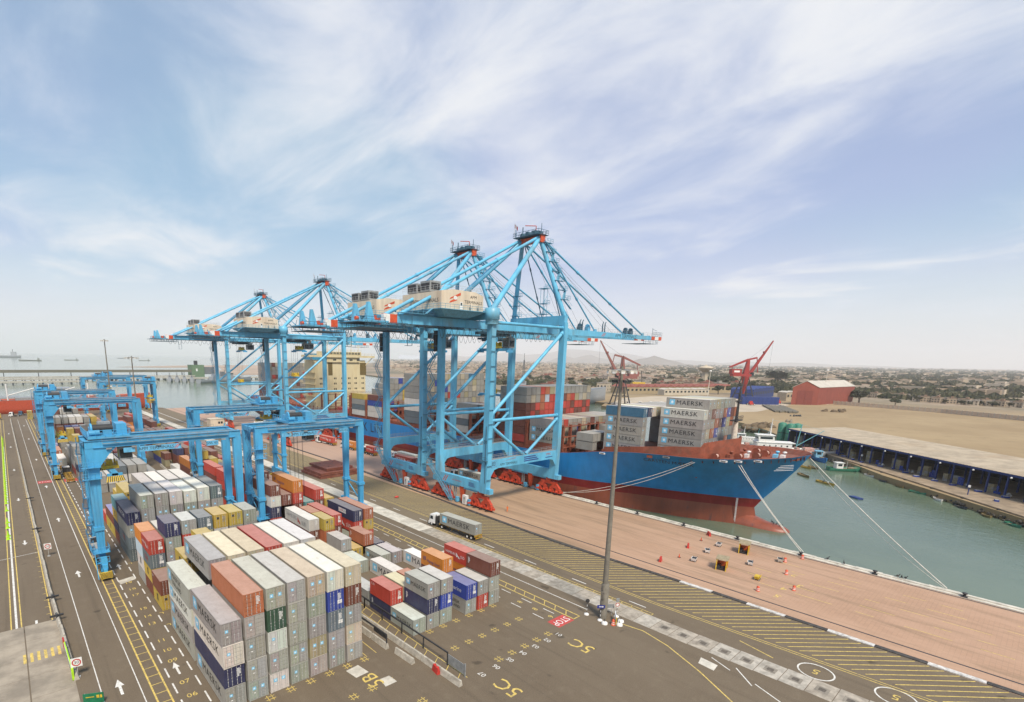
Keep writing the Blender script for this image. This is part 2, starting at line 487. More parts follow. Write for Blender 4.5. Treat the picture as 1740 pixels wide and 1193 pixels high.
for y in (98.5, 145, 190, 240, 300, 350): arrow(-0.3, y, 1.2, -1)
# yellow crossing blocks on the pale concrete
for i in range(6): ye.face([(-2.3 + i * .78, 84.6, 0.026), (-1.95 + i * .78, 84.6, 0.026), (-1.95 + i * .78, 87.4, 0.026), (-2.3 + i * .78, 87.4, 0.026)])
# red STOP panels
rd.face([(5.2, 208, 0.006), (8.9, 208, 0.006), (8.9, 212, 0.006), (5.2, 212, 0.006)])
rd.face([(12.2, 206, 0.006), (15.8, 206, 0.006), (15.8, 211, 0.006), (12.2, 211, 0.006)])
rd.face([(64.0, 45.1, 0.006), (68.0, 45.1, 0.006), (68.0, 47.5, 0.006), (64.0, 47.5, 0.006)])
# right block lanes
for x in (64.4, 67.2): dashes(wh, x, 48.6, 420, 2.3, 2.6, 0.16)
for x in (68.3, 69.9): sheet(ye, x, 45.4, x, 430, 0.2)
sheet(ye, 68.2, 45.4, 70.0, 45.4, 0.2)
y = 47.0
while y < 220: sheet(ye, 68.3, y, 69.9, y + 1.1, 0.13); y += 2.3
sheet(wh, 72.9, 46, 72.9, 430, 0.16)
for y in (26, 22.7): sheet(wh, 74.6, y, 73.3 if y > 25 else 71.8, y - 3, 0.16)
sheet(wh, 72.6, 19.6, 70, 14, 0.16)
pts = [(72.9, 40.8), (73.8, 36.2), (72.6, 31.6), (69.6, 25.5), (66.0, 19.7), (60, 11)]
for a, b in zip(pts, pts[1:]): sheet(ye, *a, *b, 0.18)
for x in (79.75, 80.5): sheet(ye, x, 38, x, 96, 0.14, 0.008)
y = 38.0
while y < 96: sheet(ye, 79.75, y, 80.5, y, 0.12, 0.008); y += 1.9
sheet(ye, 82.9, 25.3, 81.6, 20.3, 0.16)
for x in (84.2, 84.8): sheet(ye, x + 0.0, 40, x, 230, 0.14, 0.009); sheet(ye, x, 40, x + 2.2, 2, 0.14, 0.009); sheet(ye, x + 2.2, 2, x + 2.6, -20, 0.14, 0.009)
y = -24.0
while y < 230:                                        # slanted hatch beside the kerb
    xa = 85.6 + max(0, (40 - y) * .045); sheet(ye, xa, y + 8.4, kerb_x(y) - 0.75, y, 0.15, 0.008); y += 1.55
dashes(wh, 81.7, 40, 240, 3.2, 9, 0.22, 0.008)
# corner crosses for container stacks
def cross(x, y):
    for a in (-.28, .28): sheet(ye, x + a, y - .62, x + a, y + .62, 0.1); sheet(ye, x - .62, y + a, x + .62, y + a, 0.1)
for y in (51.05, 57.05):
    for i in range(6): cross(46.9 + i * 2.83, y)
for i in range(5): cross(49.9 + i * 2.8, 45.0)
for i in range(7): cross(18.4 + i * 2.752, 56.9)
for i in range(7): cross(18.4 + i * 2.752, 50.6)
for i in range(4): cross(27 + i * 2.9, 44.6)
for x, y in ((16.0, 57.4), (16.0, 84.5), (16.0, 89.3), (16.0, 116.0)): sheet(ye, x - .5, y, x, y, .14); sheet(ye, x, y, x, y - .6, .14)
# hatched strip beside the fence
for x in (41.9, 43.4): sheet(ye, x, 44.6, x, 84, 0.1)
y = 45.0
while y < 84: sheet(ye, 41.9, y, 43.4, y + 1.0, 0.1); y += 2.4
for x in (35.5, 37.1): sheet(ye, x, 57.2, x, 84, 0.1)
# two ring marks by the quay kerb
for cx_, cy_ in ((82.5, 15.3), (84.0, 7.0)):
    n_ = 28
    for i in range(n_):
        a, b = 6.28318 * i / n_, 6.28318 * (i + 1) / n_
        wh.face([(cx_ + 2.0 * math.cos(a), cy_ + 2.0 * math.sin(a), .008), (cx_ + 2.2 * math.cos(a), cy_ + 2.2 * math.sin(a), .008), (cx_ + 2.2 * math.cos(b), cy_ + 2.2 * math.sin(b), .008), (cx_ + 2.0 * math.cos(b), cy_ + 2.0 * math.sin(b), .008)][::1])
# long faded lines and berth marks on the quay
for x in (109.5, 113.0, 117.0, 121.0, 125.0):
    yy = -20.0
    while yy < 34: L = rnd.uniform(1.5, 6); sheet(ye, x + rnd.uniform(-.1, .1), yy, x + rnd.uniform(-.1, .1), yy + L, 0.12, 0.002); yy += L + rnd.uniform(1, 7)
sheet(wh, 86, 228, 86.2, 448, 0.5, 0.009)
MARKS = [ye.build('yellow_road_marking', YELLOWM), wh.build('white_road_marking', WHITEM), rd.build('red_road_marking', REDM)]
for o in MARKS: struct(o)
def ground_text(s, size, x, y, m, rz=0, z=0.01, sx=1.0, name='ground_lettering'):
    o = put(name, text_mesh(s, size, m, sx=sx), None, (x, y, z), rz); struct(o); return o
for i, y in enumerate((63.6, 67.0, None, 73.2, 76.5, 79.8, None, 86.2, 89.3, 92.6, None, 99.1, 102.1, 105.5)):
    if y: ground_text('%02d' % (6 + i), 1.3, 13.75, y, YELLOWM)
for i in range(7): ground_text('%02d' % (i + 1), 1.15, 62.3 - 2.8 * i, 43.9, WHITEM, R(90))
for i, s in enumerate(('8', '8', '9')): ground_text(s, 1.5, 65.9, 55.0 - i * 3.4, YELLOWM)
ground_text('5C', 3.2, 46.1, 39.7, YELLOWM, R(90)); ground_text('5C', 3.2, 62.3, 39.7, YELLOWM, R(90))
ground_text('5B', 3.0, 33.2, 52.0, YELLOWM, R(90))
ground_text('STOP', 1.9, 66.0, 46.3, WHITEP, R(180), 0.012, 0.8); ground_text('STOP', 1.7, 7.05, 210, WHITEP, 0, 0.012, 0.8)
ground_text('5', 2.0, 82.5, 15.3, YELLOWM, R(90), 0.012); ground_text('5', 2.0, 84.0, 7.0, YELLOWM, R(90), 0.012)
for s, x, y in (('2', 119, 28.4), ('3', 114, 26), ('4', 110, 27.5), ('5', 105.5, 27.2)): ground_text(s, 2.2, x, y, YELLOWM, R(80), 0.003)

# pale concrete patches set into the asphalt, old lane at the left edge
mb = MB()
for q in ([(31.4, 56.0), (33.4, 56.2), (33.7, 53.9), (31.7, 53.8)], [(34.0, 51.6), (35.4, 51.5), (35.5, 49.8), (33.7, 49.8)], [(73.4, 27.0), (71.6, 26.6), (71.4, 24.4), (73.2, 24.6)], [(12.3, 107.6), (15.0, 108.4), (15.2, 106.6), (12.5, 105.6)], [(57.6, 68.4), (60, 68.4), (60, 66), (57.6, 66)], [(69.6, 82.2), (72.2, 82.2), (72.2, 79.4), (69.6, 79.4)]):
    mb.face([(x, y, 0.006) for x, y in q][::-1])
struct(mb.build('concrete_patch', PALECON))
OLD = mat('old_concrete_road', (0.34, 0.29, 0.225), 0.92, var=0.3, scale=0.25, dirt=(0.15, 0.12, 0.09), dirt_amt=0.7)
lane = struct(put('old_concrete_road', None))
yy = 30.0
while yy < 100:
    for xx in (-15.6, -11.0, -6.4, -1.8):
        L = 5.6; w = 4.5 if xx < -2 else 4.6
        if yy + L > 101: continue
        mb = MB(); mb.box(0, w - .05, 0, L - .05, -.05, rnd.uniform(.018, .022)); mb.build('concrete_slab', OLD, lane, (xx, yy, 0))
    yy += L
# ================================================================ containers
CW = 2.438
COL = dict(S=(0.315, 0.305, 0.275), W=(0.64, 0.61, 0.55), C=(0.50, 0.43, 0.31), N=(0.017, 0.023, 0.085), B=(0.018, 0.05, 0.33),
           R=(0.47, 0.04, 0.02), O=(0.62, 0.20, 0.015), T=(0.40, 0.12, 0.045), M=(0.165, 0.04, 0.02), Y=(0.48, 0.34, 0.045),
           G=(0.025, 0.085, 0.045), D=(0.115, 0.15, 0.17), K=(0.36, 0.32, 0.19), L=(0.50, 0.58, 0.66), Q=(0.10, 0.30, 0.33), V=(0.28, 0.28, 0.50), E=(0.03, 0.14, 0.24))
CNAME = dict(S='silver', W='white', C='cream', N='navy', B='royal blue', R='red', O='orange', T='rust orange', M='dark brown', Y='mustard', G='dark green', D='slate', K='khaki', L='pale blue', Q='teal', V='violet', E='steel blue')

def corr(mb, x, y0, y1, z0, z1, out, pitch=0.28, dep=0.034):
    """trapezoid corrugation in a wall at x, running along y; out=-1 faces -X"""
    n = max(2, int((y1 - y0) / pitch)); p = (y1 - y0) / n; pts = []
    for i in range(n):
        y = y0 + i * p
        pts += [(y, 0), (y + p * .28, 0), (y + p * .5, dep), (y + p * .78, dep)]
    pts.append((y1, 0))
    rows = [[(x - out * d, y, z) for y, d in pts] for z in (z0, z1)]
    if out < 0: rows = rows[::-1]
    mb.grid(rows, 0, False)
def body_mesh(L, H, smooth):
    mb = MB(); w = CW / 2; e = 0.15
    for sx in (-1, 1):
        for y in (0, L - e):                                        # corner posts and castings
            x0, x1 = (-w, -w + e) if sx < 0 else (w - e, w)
            mb.box(x0, x1, y, y + e, 0.12, H - 0.12)
            for z in (0, H - 0.12): mb.box(x0 - .004 * (sx < 0), x1 + .004 * (sx > 0), y - .004, y + e + .004, z, z + 0.12)
        xr = (-w, -w + .07) if sx < 0 else (w - .07, w)
        mb.box(*xr, e, L - e, 0.02, 0.16); mb.box(*xr, e, L - e, H - 0.10, H - 0.02)
        x = sx * (w - 0.012)
        if smooth:
            pts = [(x, e, .16), (x, L - e, .16), (x, L - e, H - .1), (x, e, H - .1)]
            mb.face(pts[::-1] if sx > 0 else pts[::-1][::-1] if False else (pts if sx > 0 else pts[::-1]))
        else: corr(mb, x, e, L - e, 0.16, H - 0.10, sx)
    for y in (0.0, L - e):
        mb.box(-w + e, w - e, y + .01, y + e, 0.02, 0.14); mb.box(-w + e, w - e, y + .01, y + e, H - .13, H - .02)
    mb.box(-w + e, w - e, L - .06, L - .03, .14, H - .13)
    mb.face([(-w + .07, e, .1), (-w + .07, L - e, .1), (w - .07, L - e, .1), (w - .07, e, .1)])
    mb.face([(-w + e, .12, .14), (w - e, .12, .14), (w - e, .12, H - .13), (-w + e, .12, H - .13)])
    return mb.mesh('container_body', [PAINT])
def roof_mesh(L, H, smooth):
    mb = MB(); w = CW / 2 - 0.06; n = 6 if smooth else int(L / 0.42); p = (L - .24) / n; rows = [[], []]
    for i in range(n):
        for t, d in ((0, 0), (.42, 0), (.5, .022), (.92, .022)):
            for k, x in enumerate((-w, w)): rows[k].append((x, .12 + (i + t) * p, H - .03 + d * (0.4 if smooth else 1)))
    mb.grid(rows[::-1], 0, False)
    mb.box(-w, w, .02, .12, H - .08, H - .012); mb.box(-w, w, L - .12, L - .02, H - .08, H - .012)
    return mb.mesh('roof_panel', [ROOF])
def door_mesh(H, side, reefer):
    mb = MB(); x0, x1 = (-CW / 2 + .17, -.022) if side < 0 else (.022, CW / 2 - .17); z0, z1 = .17, H - .16; w = x1 - x0
    mb.box(x0, x1, 0.035 if reefer else .055, 0.095, z0, z1); mb.box(x0 - .03, x1 + .03, .096, .1, z0 - .04, z1 + .04, 2)
    if not reefer:
        for xa, xb in ((x0, x0 + .07), (x1 - .07, x1)): mb.box(xa, xb, .012, .055, z0, z1)
    if not reefer:
        n = 5; hh = (z1 - z0) / n
        for i in range(n): mb.box(x0 + .07, x1 - .07, .012, .055, z0 + hh * (i + .14), z0 + hh * (i + .86))
    for t in ((.28, .74) if not reefer else (.2, .72)):
        x = x0 + w * t
        mb.tube((x, -.015, z0 - .05), (x, -.015, z1 + .04), .024, None, 5, 1, False, False)
        mb.box(x - .09, x + .09, -.03, .0, z0 + .95, z0 + 1.0, 1)
        for z in (z0 + .05, z0 + .55, z1 - .5, z1 - .05): mb.box(x - .05, x + .05, -.03, .03, z - .03, z + .03, 1)
    xh = x0 if side < 0 else x1
    for i in range(4): z = z0 + (z1 - z0) * (i + .5) / 4; mb.box(xh - .05, xh + .05, -.005, .05, z - .06, z + .06, 1 if reefer else 0)
    return mb.mesh('door', [PAINT, GALV, DARK])
_cm = {}
def cmesh(kind, L, H, smooth=False):
    k = (kind, L, H, smooth)
    if k not in _cm:
        _cm[k] = body_mesh(L, H, smooth) if kind == 'body' else roof_mesh(L, H, smooth) if kind == 'roof' else door_mesh(H, -1 if kind == 'doorl' else 1, smooth)
    return _cm[k]

def star_poly(r, n=7):
    return [((r if i % 2 == 0 else r * .36) * math.sin(math.pi * i / n), (r if i % 2 == 0 else r * .36) * math.cos(math.pi * i / n)) for i in range(2 * n)]
def emblem_mesh(s):
    mb = MB(); h = s / 2
    mb.face([(-h, -h, 0), (h, -h, 0), (h, h, 0), (-h, h, 0)])
    p = star_poly(s * .38)
    for i in range(len(p)): a, b = p[i], p[(i + 1) % len(p)]; mb.face([(0, 0, .004), (*b, .004), (*a, .004)], 1)
    return mb.mesh('star_emblem', [STARBLUE, STARWHITE])
EMB, DECAL = emblem_mesh(1.55), emblem_mesh(0.36)
WLET = mat('white_lettering_paint', (0.82, 0.81, 0.78), 0.5, var=0.08)
BLET = mat('blue_lettering_paint', (0.03, 0.04, 0.22), 0.5)
RLET = mat('red_lettering_paint', (0.5, 0.04, 0.03), 0.5)
GLET = mat('grey_lettering_paint', (0.25, 0.25, 0.26), 0.5)
DARKY = mat('dark_monogram_paint', (0.05, 0.045, 0.03), 0.5)
def quad_mesh(name, quads, mats):
    mb = MB()
    for (x0, y0, x1, y1, m) in quads: mb.face([(x0, y0, .002 * m), (x1, y0, .002 * m), (x1, y1, .002 * m), (x0, y1, .002 * m)], m)
    return mb.mesh(name, mats)
PANEL = quad_mesh('placard', [(-1.7, -.5, 1.7, .5, 0)], [WHITEP])
ARROW = MB(); ARROW.face([(-.5, .75, 0), (-.5, -.55, 0), (.35, -.25, 0)]); ARROW.face([(.45, .0, 0), (.15, -.6, 0), (1.0, -.75, 0)])
ARROW_R = ARROW.mesh('arrow_emblem', [RLET]); ARROW_W = ARROW.mesh('arrow_emblem', [WLET])
MSCM = quad_mesh('monogram', [(-.42, -.62, .42, .62, 0)], [DARKY])
DOTS = quad_mesh('door_plate', [(-.16, -.12, .16, .12, 0)], [WHITEP])
bars = []
rb = random.Random(3)
for i in range(7): y = .55 - i * .16; bars.append((0, y, rb.uniform(.25, .62), y + .085, 0))
CODEW = quad_mesh('door_marking', bars, [WLET]); CODED = quad_mesh('door_marking', bars, [GLET])

def side_mark(o, mk, L, H):
    x = -CW / 2 - .006; zc = H * .52
    def T(s, size, m, y, z=zc, **k): return text(s, size, m, (x, y, z), FACE_L, o, **k)
    def P_(me, y, z=zc, name=None):
        c = put(me.name.split('.')[0], me, o, (x, y, z)); c.rotation_euler = FACE_L; return c
    if mk in '*s':
        if L > 10:
            P_(EMB, L - 1.75, H * .55)
            if mk == '*': T('MAERSK', 1.72, BLACKP, L - 2.95, H * .52, align='LEFT', sx=1.12, space=1.1)
            else: T('MAERSK', 1.15, BLACKP, L - 2.95, H * .66, align='LEFT', sx=1.1, space=1.1); T('SEALAND', 1.0, BLACKP, L - 2.95, H * .29, align='LEFT', sx=1.1, space=1.1)
        else:
            P_(EMB, L - 1.0, H * .55).scale = (.62, .62, .62)
            if mk == '*': T('MAERSK', 1.02, BLACKP, L - 1.65, H * .52, align='LEFT', sx=1.0, space=1.05)
            else: T('MAERSK', .8, BLACKP, L - 1.65, H * .62, align='LEFT'); T('SEALAND', .7, BLACKP, L - 1.65, H * .3, align='LEFT')
    elif mk == 'h':
        ww = o['_w']
        m = GLET if ww else WLET
        if L > 10:
            T('HAMBURG', 1.25, m, L - .9, H * .56, align='LEFT', sx=.9); P_(ARROW_R if ww else ARROW_W, L - 7.2, H * .5); T('SÜD', 1.25, m, L - 8.7, H * .42, align='LEFT', sx=.9)
        else: T('HAMBURG', .72, m, L - .4, H * .55, align='LEFT', sx=.85); P_(ARROW_R if ww else ARROW_W, L - 3.75, H * .52).scale = (.7, .7, .7); T('SÜD', .72, m, L - 4.5, H * .5, align='LEFT', sx=.85)
    elif mk == 'y':
        T('Hapag-Lloyd', 1.0 if L > 10 else .82, BLET, L - (3.0 if L > 10 else 1.75), H * .45, align='LEFT', sx=.85)
        mb = QL; c = P_(mb, L - (1.6 if L > 10 else .95), H * .55)
    elif mk == 'm': P_(MSCM, L * .5, H * .55); T('MSC', .5, WLET if False else YLET, L * .5, H * .55).location.x -= .004
    elif mk == 'c': T('CMA CGM', 1.5, WLET, L * .5, H * .55, sx=1.0)
    elif mk == 'f': T('Safmarine', 1.0, WLET, L * .52, H * .5, sx=.95)
    elif mk == 'k':
        c = P_(PANEL, L * .42, H * .62); T('CHINA', .75, RLET, L * .42 + 1.5, H * .62, align='LEFT', sx=.8).location.x -= .004; T('C.ON', .75, BLACKP, L * .42 - .25, H * .62, align='LEFT', sx=.8).location.x -= .004
    elif mk == 'a': T('CAI', .62, WLET, L - .9, H * .8)
    elif mk == 'n': T('ONE', 1.3, RLET, L * .5, H * .5)
    elif mk == 'p': put('panel_number', CODEW, o, (x, L - .5, H * .55)).rotation_euler = FACE_L
YLET = mat('yellow_lettering_paint', (0.46, 0.34, 0.06), 0.5)
mb = MB()
for dx in (0, .42):
    for i in range(3): mb.face([(dx - .35 + i * .03, -.35 + i * .25, 0), (dx - .05 + i * .03, -.35 + i * .25, 0), (dx + .12, -.18 + i * .25, 0), (dx - .15, -.18 + i * .25, 0)])
QL = mb.mesh('house_emblem', [BLET])

SPECS = []
def parse(tok):
    d = dict(c=tok[0], mk='', hc='+' in tok, reef='r' in tok[1:], decals='d' in tok[1:], roof=None)
    if '^' in tok: d['roof'] = tok[tok.index('^') + 1]
    for ch in tok[1:].split('^')[0]:
        if ch in '*shymcfkanp': d['mk'] = ch
    return d
ORD = ['first', 'second', 'third', 'fourth', 'fifth', 'sixth', 'seventh', 'eighth', 'ninth', 'tenth', 'eleventh', 'twelfth', 'thirteenth', 'fourteenth', 'fifteenth', 'sixteenth', 'seventeenth', 'eighteenth', 'nineteenth', 'twentieth']
def stack(block, x0, pitch, row, col, Y, L, toks, z0=0.0):
    toks = toks.split(); z = z0
    for t, tk in enumerate(toks):
        d = parse(tk); d['H'] = 2.896 if d['hc'] else 2.591
        d.update(block=block, row=row, col=col, x=x0 + col * pitch + CW / 2, y=Y, z=z, L=12.192 if L == 40 else 6.058, t=t, n=len(toks), top=t == len(toks) - 1)
        z += d['H'] + 0.01; SPECS.append(d)
def rowA(row, Y, L, **cols):
    for k, v in cols.items(): stack('A', 16.08, 2.752, row, int(k[1:]) - 1, Y, L, v)
def rowB(row, Y, L, **cols):
    for k, v in cols.items(): stack('B', 44.04, 2.752, row, int(k[1:]), Y, L, v)
rowA(1, 57.7, 40, c1='S*+ N W*+ S*+', c2='Sd S+ S+ S+ T+', c3='Wrd S+ Wr+ Gp+ Sd+', c4='S Sd+ S+ S+ S+', c5='S Kd+ S+ S+ Cd+', c6='S S+ D+ B+ Wr+', c7='S Cr+ S+ M+ Cr+')
rowA(2, 71.2, 40, c1='S* S* W* Ss+', c2='S S+ S+ S+ S*+', c3='S S+ S+ S+ C+', c4='S S+ S+ S+ C+', c5='S S+ S+ S+ R+', c6='S S+ S+ S+ Wr+', c7='S S+ S+ S+ Wr+')
rowA(3, 84.0, 20, c2='S S S Ym', c3='S S S S Y', c4='S S S S')
rowA(4, 89.75, 20, c1='Ym Ma', c3='S S S', c4='S S S')
rowA(5, 96.0, 20, c1='M Ym Dn Rh', c2='S Sd S S N', c3='S S S R S', c4='S S S K D', c5='S S S Wr Y', c6='S S S S Y', c7='S S S S S')
rowA(6, 102.3, 20, c1='S Wm L O', c2='S S S S')
rowA(7, 116.3, 40, c1='D Dn S Nc', c2='S S S S+ S+', c3='S S S Sd+ S+', c4='S S S S+ Wr+', c5='S S S Sd+ Wr', c6='S S S Sd+ Wr+', c7='S S S S+ D+')
rowA(8, 128.75, 20, c1='M N Ym Q')
rowA(9, 134.9, 40, c1='Ym M^V', c2='S S S Y')
rowA(10, 129.9, 40, c3='S S S S S+', c4='S S S S Wr+', c5='S S S S+ S', c6='S S S S Wr+', c7='S S S S')
rowA(11, 147.3, 20, c1='R', c2='S S Y', c4='S S Y', c5='S Wr Wr')
rowA(12, 182.5, 40, c1='S', c2='S S', c3='S Wr', c4='S Wr D', c5='S Wr S^W', c6='S Wr S', c7='S S^W')
rowA(13, 196.5, 40, c4='S M Wr', c5='S D N', c6='S D Wr', c7='S S')
rowA(14, 207.0, 20, c1='S N S', c2='S N')
rowA(15, 213.6, 40, c1='R W* S* S', c2='S S S Y', c3='S M Y')
rowA(16, 227.5, 40, c1='S S* S', c2='S Y Y', c3='M M M', c4='S Wr S', c5='M S', c6='S R')
rowA(17, 243, 20, c1='S S', c2='Y Y Y Y', c3='M S M', c4='S S W', c5='Y M', c6='M M R')
rowA(18, 266, 20, c1='S S', c2='S S Y Ym', c3='M M M M', c4='S W R', c5='R M T', c6='S Y')
rowA(19, 275, 20, c1='S S S O', c2='S S S B', c3='S S S V', c4='S S S S', c5='M R M', c6='S M M', c7='M R')
rowA(20, 287, 40, c1='S S S M S+', c2='S S S M S+', c3='S S S M W+', c4='S S S M W+', c5='S S S S S', c6='S S S Y Y', c7='M M M M')
rowA(21, 301, 40, c1='S S S S', c2='S S S S', c3='S M S S', c4='S W S', c5='S S S S', c6='S Y S Y', c7='M M T O')
rowA(22, 318, 40, c1='M M M W', c2='S S S M', c3='S S M W', c4='S S S S', c5='S S S S', c6='S S S', c7='R M M O')
rowA(23, 333, 40, c1='S S S M W', c2='S S S S M', c3='S S S S W', c4='S S S S S', c5='S S S S S', c6='S S S', c7='S Y Y')
rowA(24, 347, 40, c1='S S S', c2='S S S', c3='R R R', c4='S S S', c5='M M R', c6='Y Y Y', c7='R R M')
rowB(1, 57.5, 20, c0='S*', c1='S Np S*', c2='S Bd S', c4='Ss Bf', c5='Rp S', c6='S S Mp')
rowB(2, 63.6, 20, c0='Np Ra', c1='S C', c2='S T', c4='S M Oy', c6='M Oy Rh')
rowB(3, 70.5, 40, c0='S*', c3='W*', c6='Wr*')
rowB(4, 82.7, 20, c2='S', c4='S*', c5='S')
rowB(5, 89.3, 20, c2='S S', c3='Y', c4='Mp Tp', c5='N')
rowB(6, 96.3, 20, c2='Y Tp Ym', c4='G')
rowB(7, 98.0, 40, c1='M M Wh', c3='M Mp R', c5='M Rh Nk', c6='R Ym T')
rowB(8, 102.6, 20, c2='M M T')
rowB(9, 111.5, 40, c0='R R N W Mp', c1='M M M M', c2='M M M Rp Oy+', c3='S Q Q', c4='Y M M R', c5='Y Y Y')
rowB(10, 125.0, 40, c0='M M R M M', c1='R R M Mp M+', c2='M O M M', c3='Y M R', c4='M M M', c5='R M')
rowB(11, 138.5, 40, c0='R M R R', c1='M W R Rh', c2='M M R', c3='R M', c4='Y M M')
rowB(12, 152.0, 40, c0='M S M R', c1='R M M', c2='O M', c3='M R M')
rowB(13, 165.5, 20, c0='M Ym Y Mp Y', c1='Y M M Y', c2='R M N', c3='M M')
rowB(14, 172.0, 20, c0='M Y M Mp Ym', c1='M N R', c2='M R')
rowB(15, 179.0, 40, c0='M M O', c1='M R M', c2='R M', c3='M O', c4='M Y')
rowB(16, 193.0, 40, c0='W', c3='Wr', c1='M', c2='M M', c4='R M M', c5='M R')
rowB(17, 206.0, 40, c1='M M N', c2='M Rh M', c3='M O', c4='M M R', c5='R Y M')
rowB(18, 213, 20, c0='K M', c1='Y M Y')
RB = random.Random(11)
for i, y in enumerate((220, 233.5, 247, 260.5, 274, 287.5, 301, 314.5, 328)):
    for c in range(6):
        n = RB.choice((2, 3, 3, 4)) if c < 4 else RB.choice((1, 2, 3))
        if RB.random() < .1: continue
        stack('B', 44.04, 2.752, 19 + i, c, y, 40, ' '.join(RB.choice('MMMRRTOYSNMRB') for _ in range(n)))

# --- boxes aboard the ship: bay name, front edge, x of first column, columns, tiers (top row first)
RS = random.Random(5)
def bay(name, Y, x0, z0, rows, L=40, pitch=2.53):
    """rows: strings from the lowest tier up, one token per column, '.' leaves a gap"""
    z = z0
    for t, r in enumerate(rows):
        toks = r.split() if ' ' in r else list(r)
        for c, tk in enumerate(toks):
            if tk == '.': continue
            d = parse(tk); d['H'] = 2.72 if not d['hc'] else 2.75
            ab = rows[t + 1].split() if t + 1 < len(rows) and ' ' in rows[t + 1] else list(rows[t + 1]) if t + 1 < len(rows) else []
            d.update(block='ship', row=name, col=c, x=x0 + c * pitch + CW / 2, y=Y, z=z, L=12.192 if L == 40 else 6.058, t=t, n=len(rows), top=not (c < len(ab) and ab[c] != '.'))
            d['H'] = 2.591 if L == 20 else 2.7
            SPECS.append(d)
        z += 2.72
def rr(n, first, pal): return first + ' ' + ' '.join(RS.choice(pal) for _ in range(n - 1))
bay('foremost bay', 61.2, 146.2, 15.7, ['S* S S S S S S S S', 'S* S S S S S T E S', 'S* C T B S S S S S', 'S* S S T M B K T S', 'S* W M S S T B M T'.replace('S* W', 'W* S'), '. S* S K S S S S .'])
bay('second bay', 76.5, 142.1, 15.2, ['S* S S D S S S S S S S S', 'S* S S L S S S S S S S S', 'S* S S M M S S S S S S S', 'S* S S K K S S S S S S S', 'E N W K S S S S S S S S'])
bay('third bay', 90.3, 138.6, 14.6, ['S* S S T p'.replace(' p', ''), 'S* S S W'], 20)
bay('inner third bay', 97.0, 156.0, 15.0, ['S* S S', '. S* S'], 20)
bay('fourth bay', 103.2, 138.4, 14.8, [rr(15, 'S*', 'SSCK'), 'S* C S S B K S S S C S S S S S', 'S R S S S C S M S K S S S S S'])
bay('fifth bay', 117.2, 138.0, 13.8, [rr(15, 'Rh', 'MR'), rr(15, 'M', 'MMR'), rr(15, 'M', 'MRT'), rr(15, 'M', 'MR'), 'M M R T R R R T R R M R R M R', 'S* C S T L R R R M T R K S C S', 'S* S S R T K C S S S S S S S C'])
bay('sixth bay', 146.0, 138.0, 13.6, ['W* . . S S M S S S S S S S S S', 'Dn . . R S S M S S S S S S S S', 'W* W S S S S S S S W S . . . .', '. . S* W N . . . . . . . . . .'])
bay('seventh bay', 175.8, 138.0, 13.8, ['Dn S S R S S S K S R S S S S S', 'Dn S S M S S S S S S S S S C S', 'W S S S S S D S S S S S S S S', 'Ws S S S C D S S S S S S K S S', 'S* S S C S S R S R S K S S S S', 'S* S C S S B S D S S S S C S S', 'S* S K B S S S K S S C S K S S', 'S* S S S S C K B S C S E S S S'])
bay('eighth bay', 206.5, 138.0, 13.4, ['W* S S S M S S S S S S S S S S', 'W* S M B M S S S S S S S S S S', 'Bf S B S S S S S S S S S S S S', 'M S S S S Y S S S S S S S S S', '. S S S S Y S S S S S S S S S', '. . S* S S S S S S S S S S S S', '. . . S B S S S S S S S S S S'])
bay('ninth bay', 221.5, 138.0, 13.2, ['Wh S S M', 'Dn S S M', 'S* S M M', 'Ym Y S S'])
bay('tenth bay', 237, 138.0, 13.0, ['Rh M . . . . . . . . . . . . .'])
AF = []
for t in range(9): AF.append(rr(14, 'S*' if t > 2 else 'M', 'SSSSSSSCMRSSK'))
bay('aft bay', 350.0, 139.0, 13.0, AF)

# --- drop boxes that are walled in on every side a viewer could see
def covered(a):
    def cov(test, axis0, axis1):
        return sum(max(0, min(a['y'] + a['L'], b['y'] + b['L']) - max(a['y'], b['y'])) for b in test) / a['L'] > 0.8
    same = [b for b in BYB[a['block']] if b is not a]
    zc = a['z'] + a['H'] / 2
    up = [b for b in same if abs(b['x'] - a['x']) < 1 and 0 < b['z'] - a['z'] < 3.1]
    if not cov(up, 0, 0): return False
    left = [b for b in same if 1 < a['x'] - b['x'] < 3.3 and b['z'] <= zc <= b['z'] + b['H']]
    if not cov(left, 0, 0): return False
    front = [b for b in same if abs(b['x'] - a['x']) < 1.4 and -1.7 < (b['y'] + b['L']) - a['y'] < 0.5 and b['z'] <= zc <= b['z'] + b['H']]
    if not front and a['block'] == 'ship':
        front = [b for b in same if abs(b['x'] - a['x']) < 2.6 and 0 < a['y'] - (b['y'] + b['L']) < 6 and b['z'] <= zc <= b['z'] + b['H']]
    return bool(front)
BYB = {}
for s_ in SPECS: BYB.setdefault(s_['block'], []).append(s_)
VIS = [s_ for s_ in SPECS if not covered(s_)]
def dist(s_): return math.sqrt(s_['x'] ** 2 + s_['y'] ** 2) * (1.0 if s_['L'] > 10 else 1.12)
VIS.sort(key=dist)
NEAR, FAR = VIS[:300], VIS[300:]

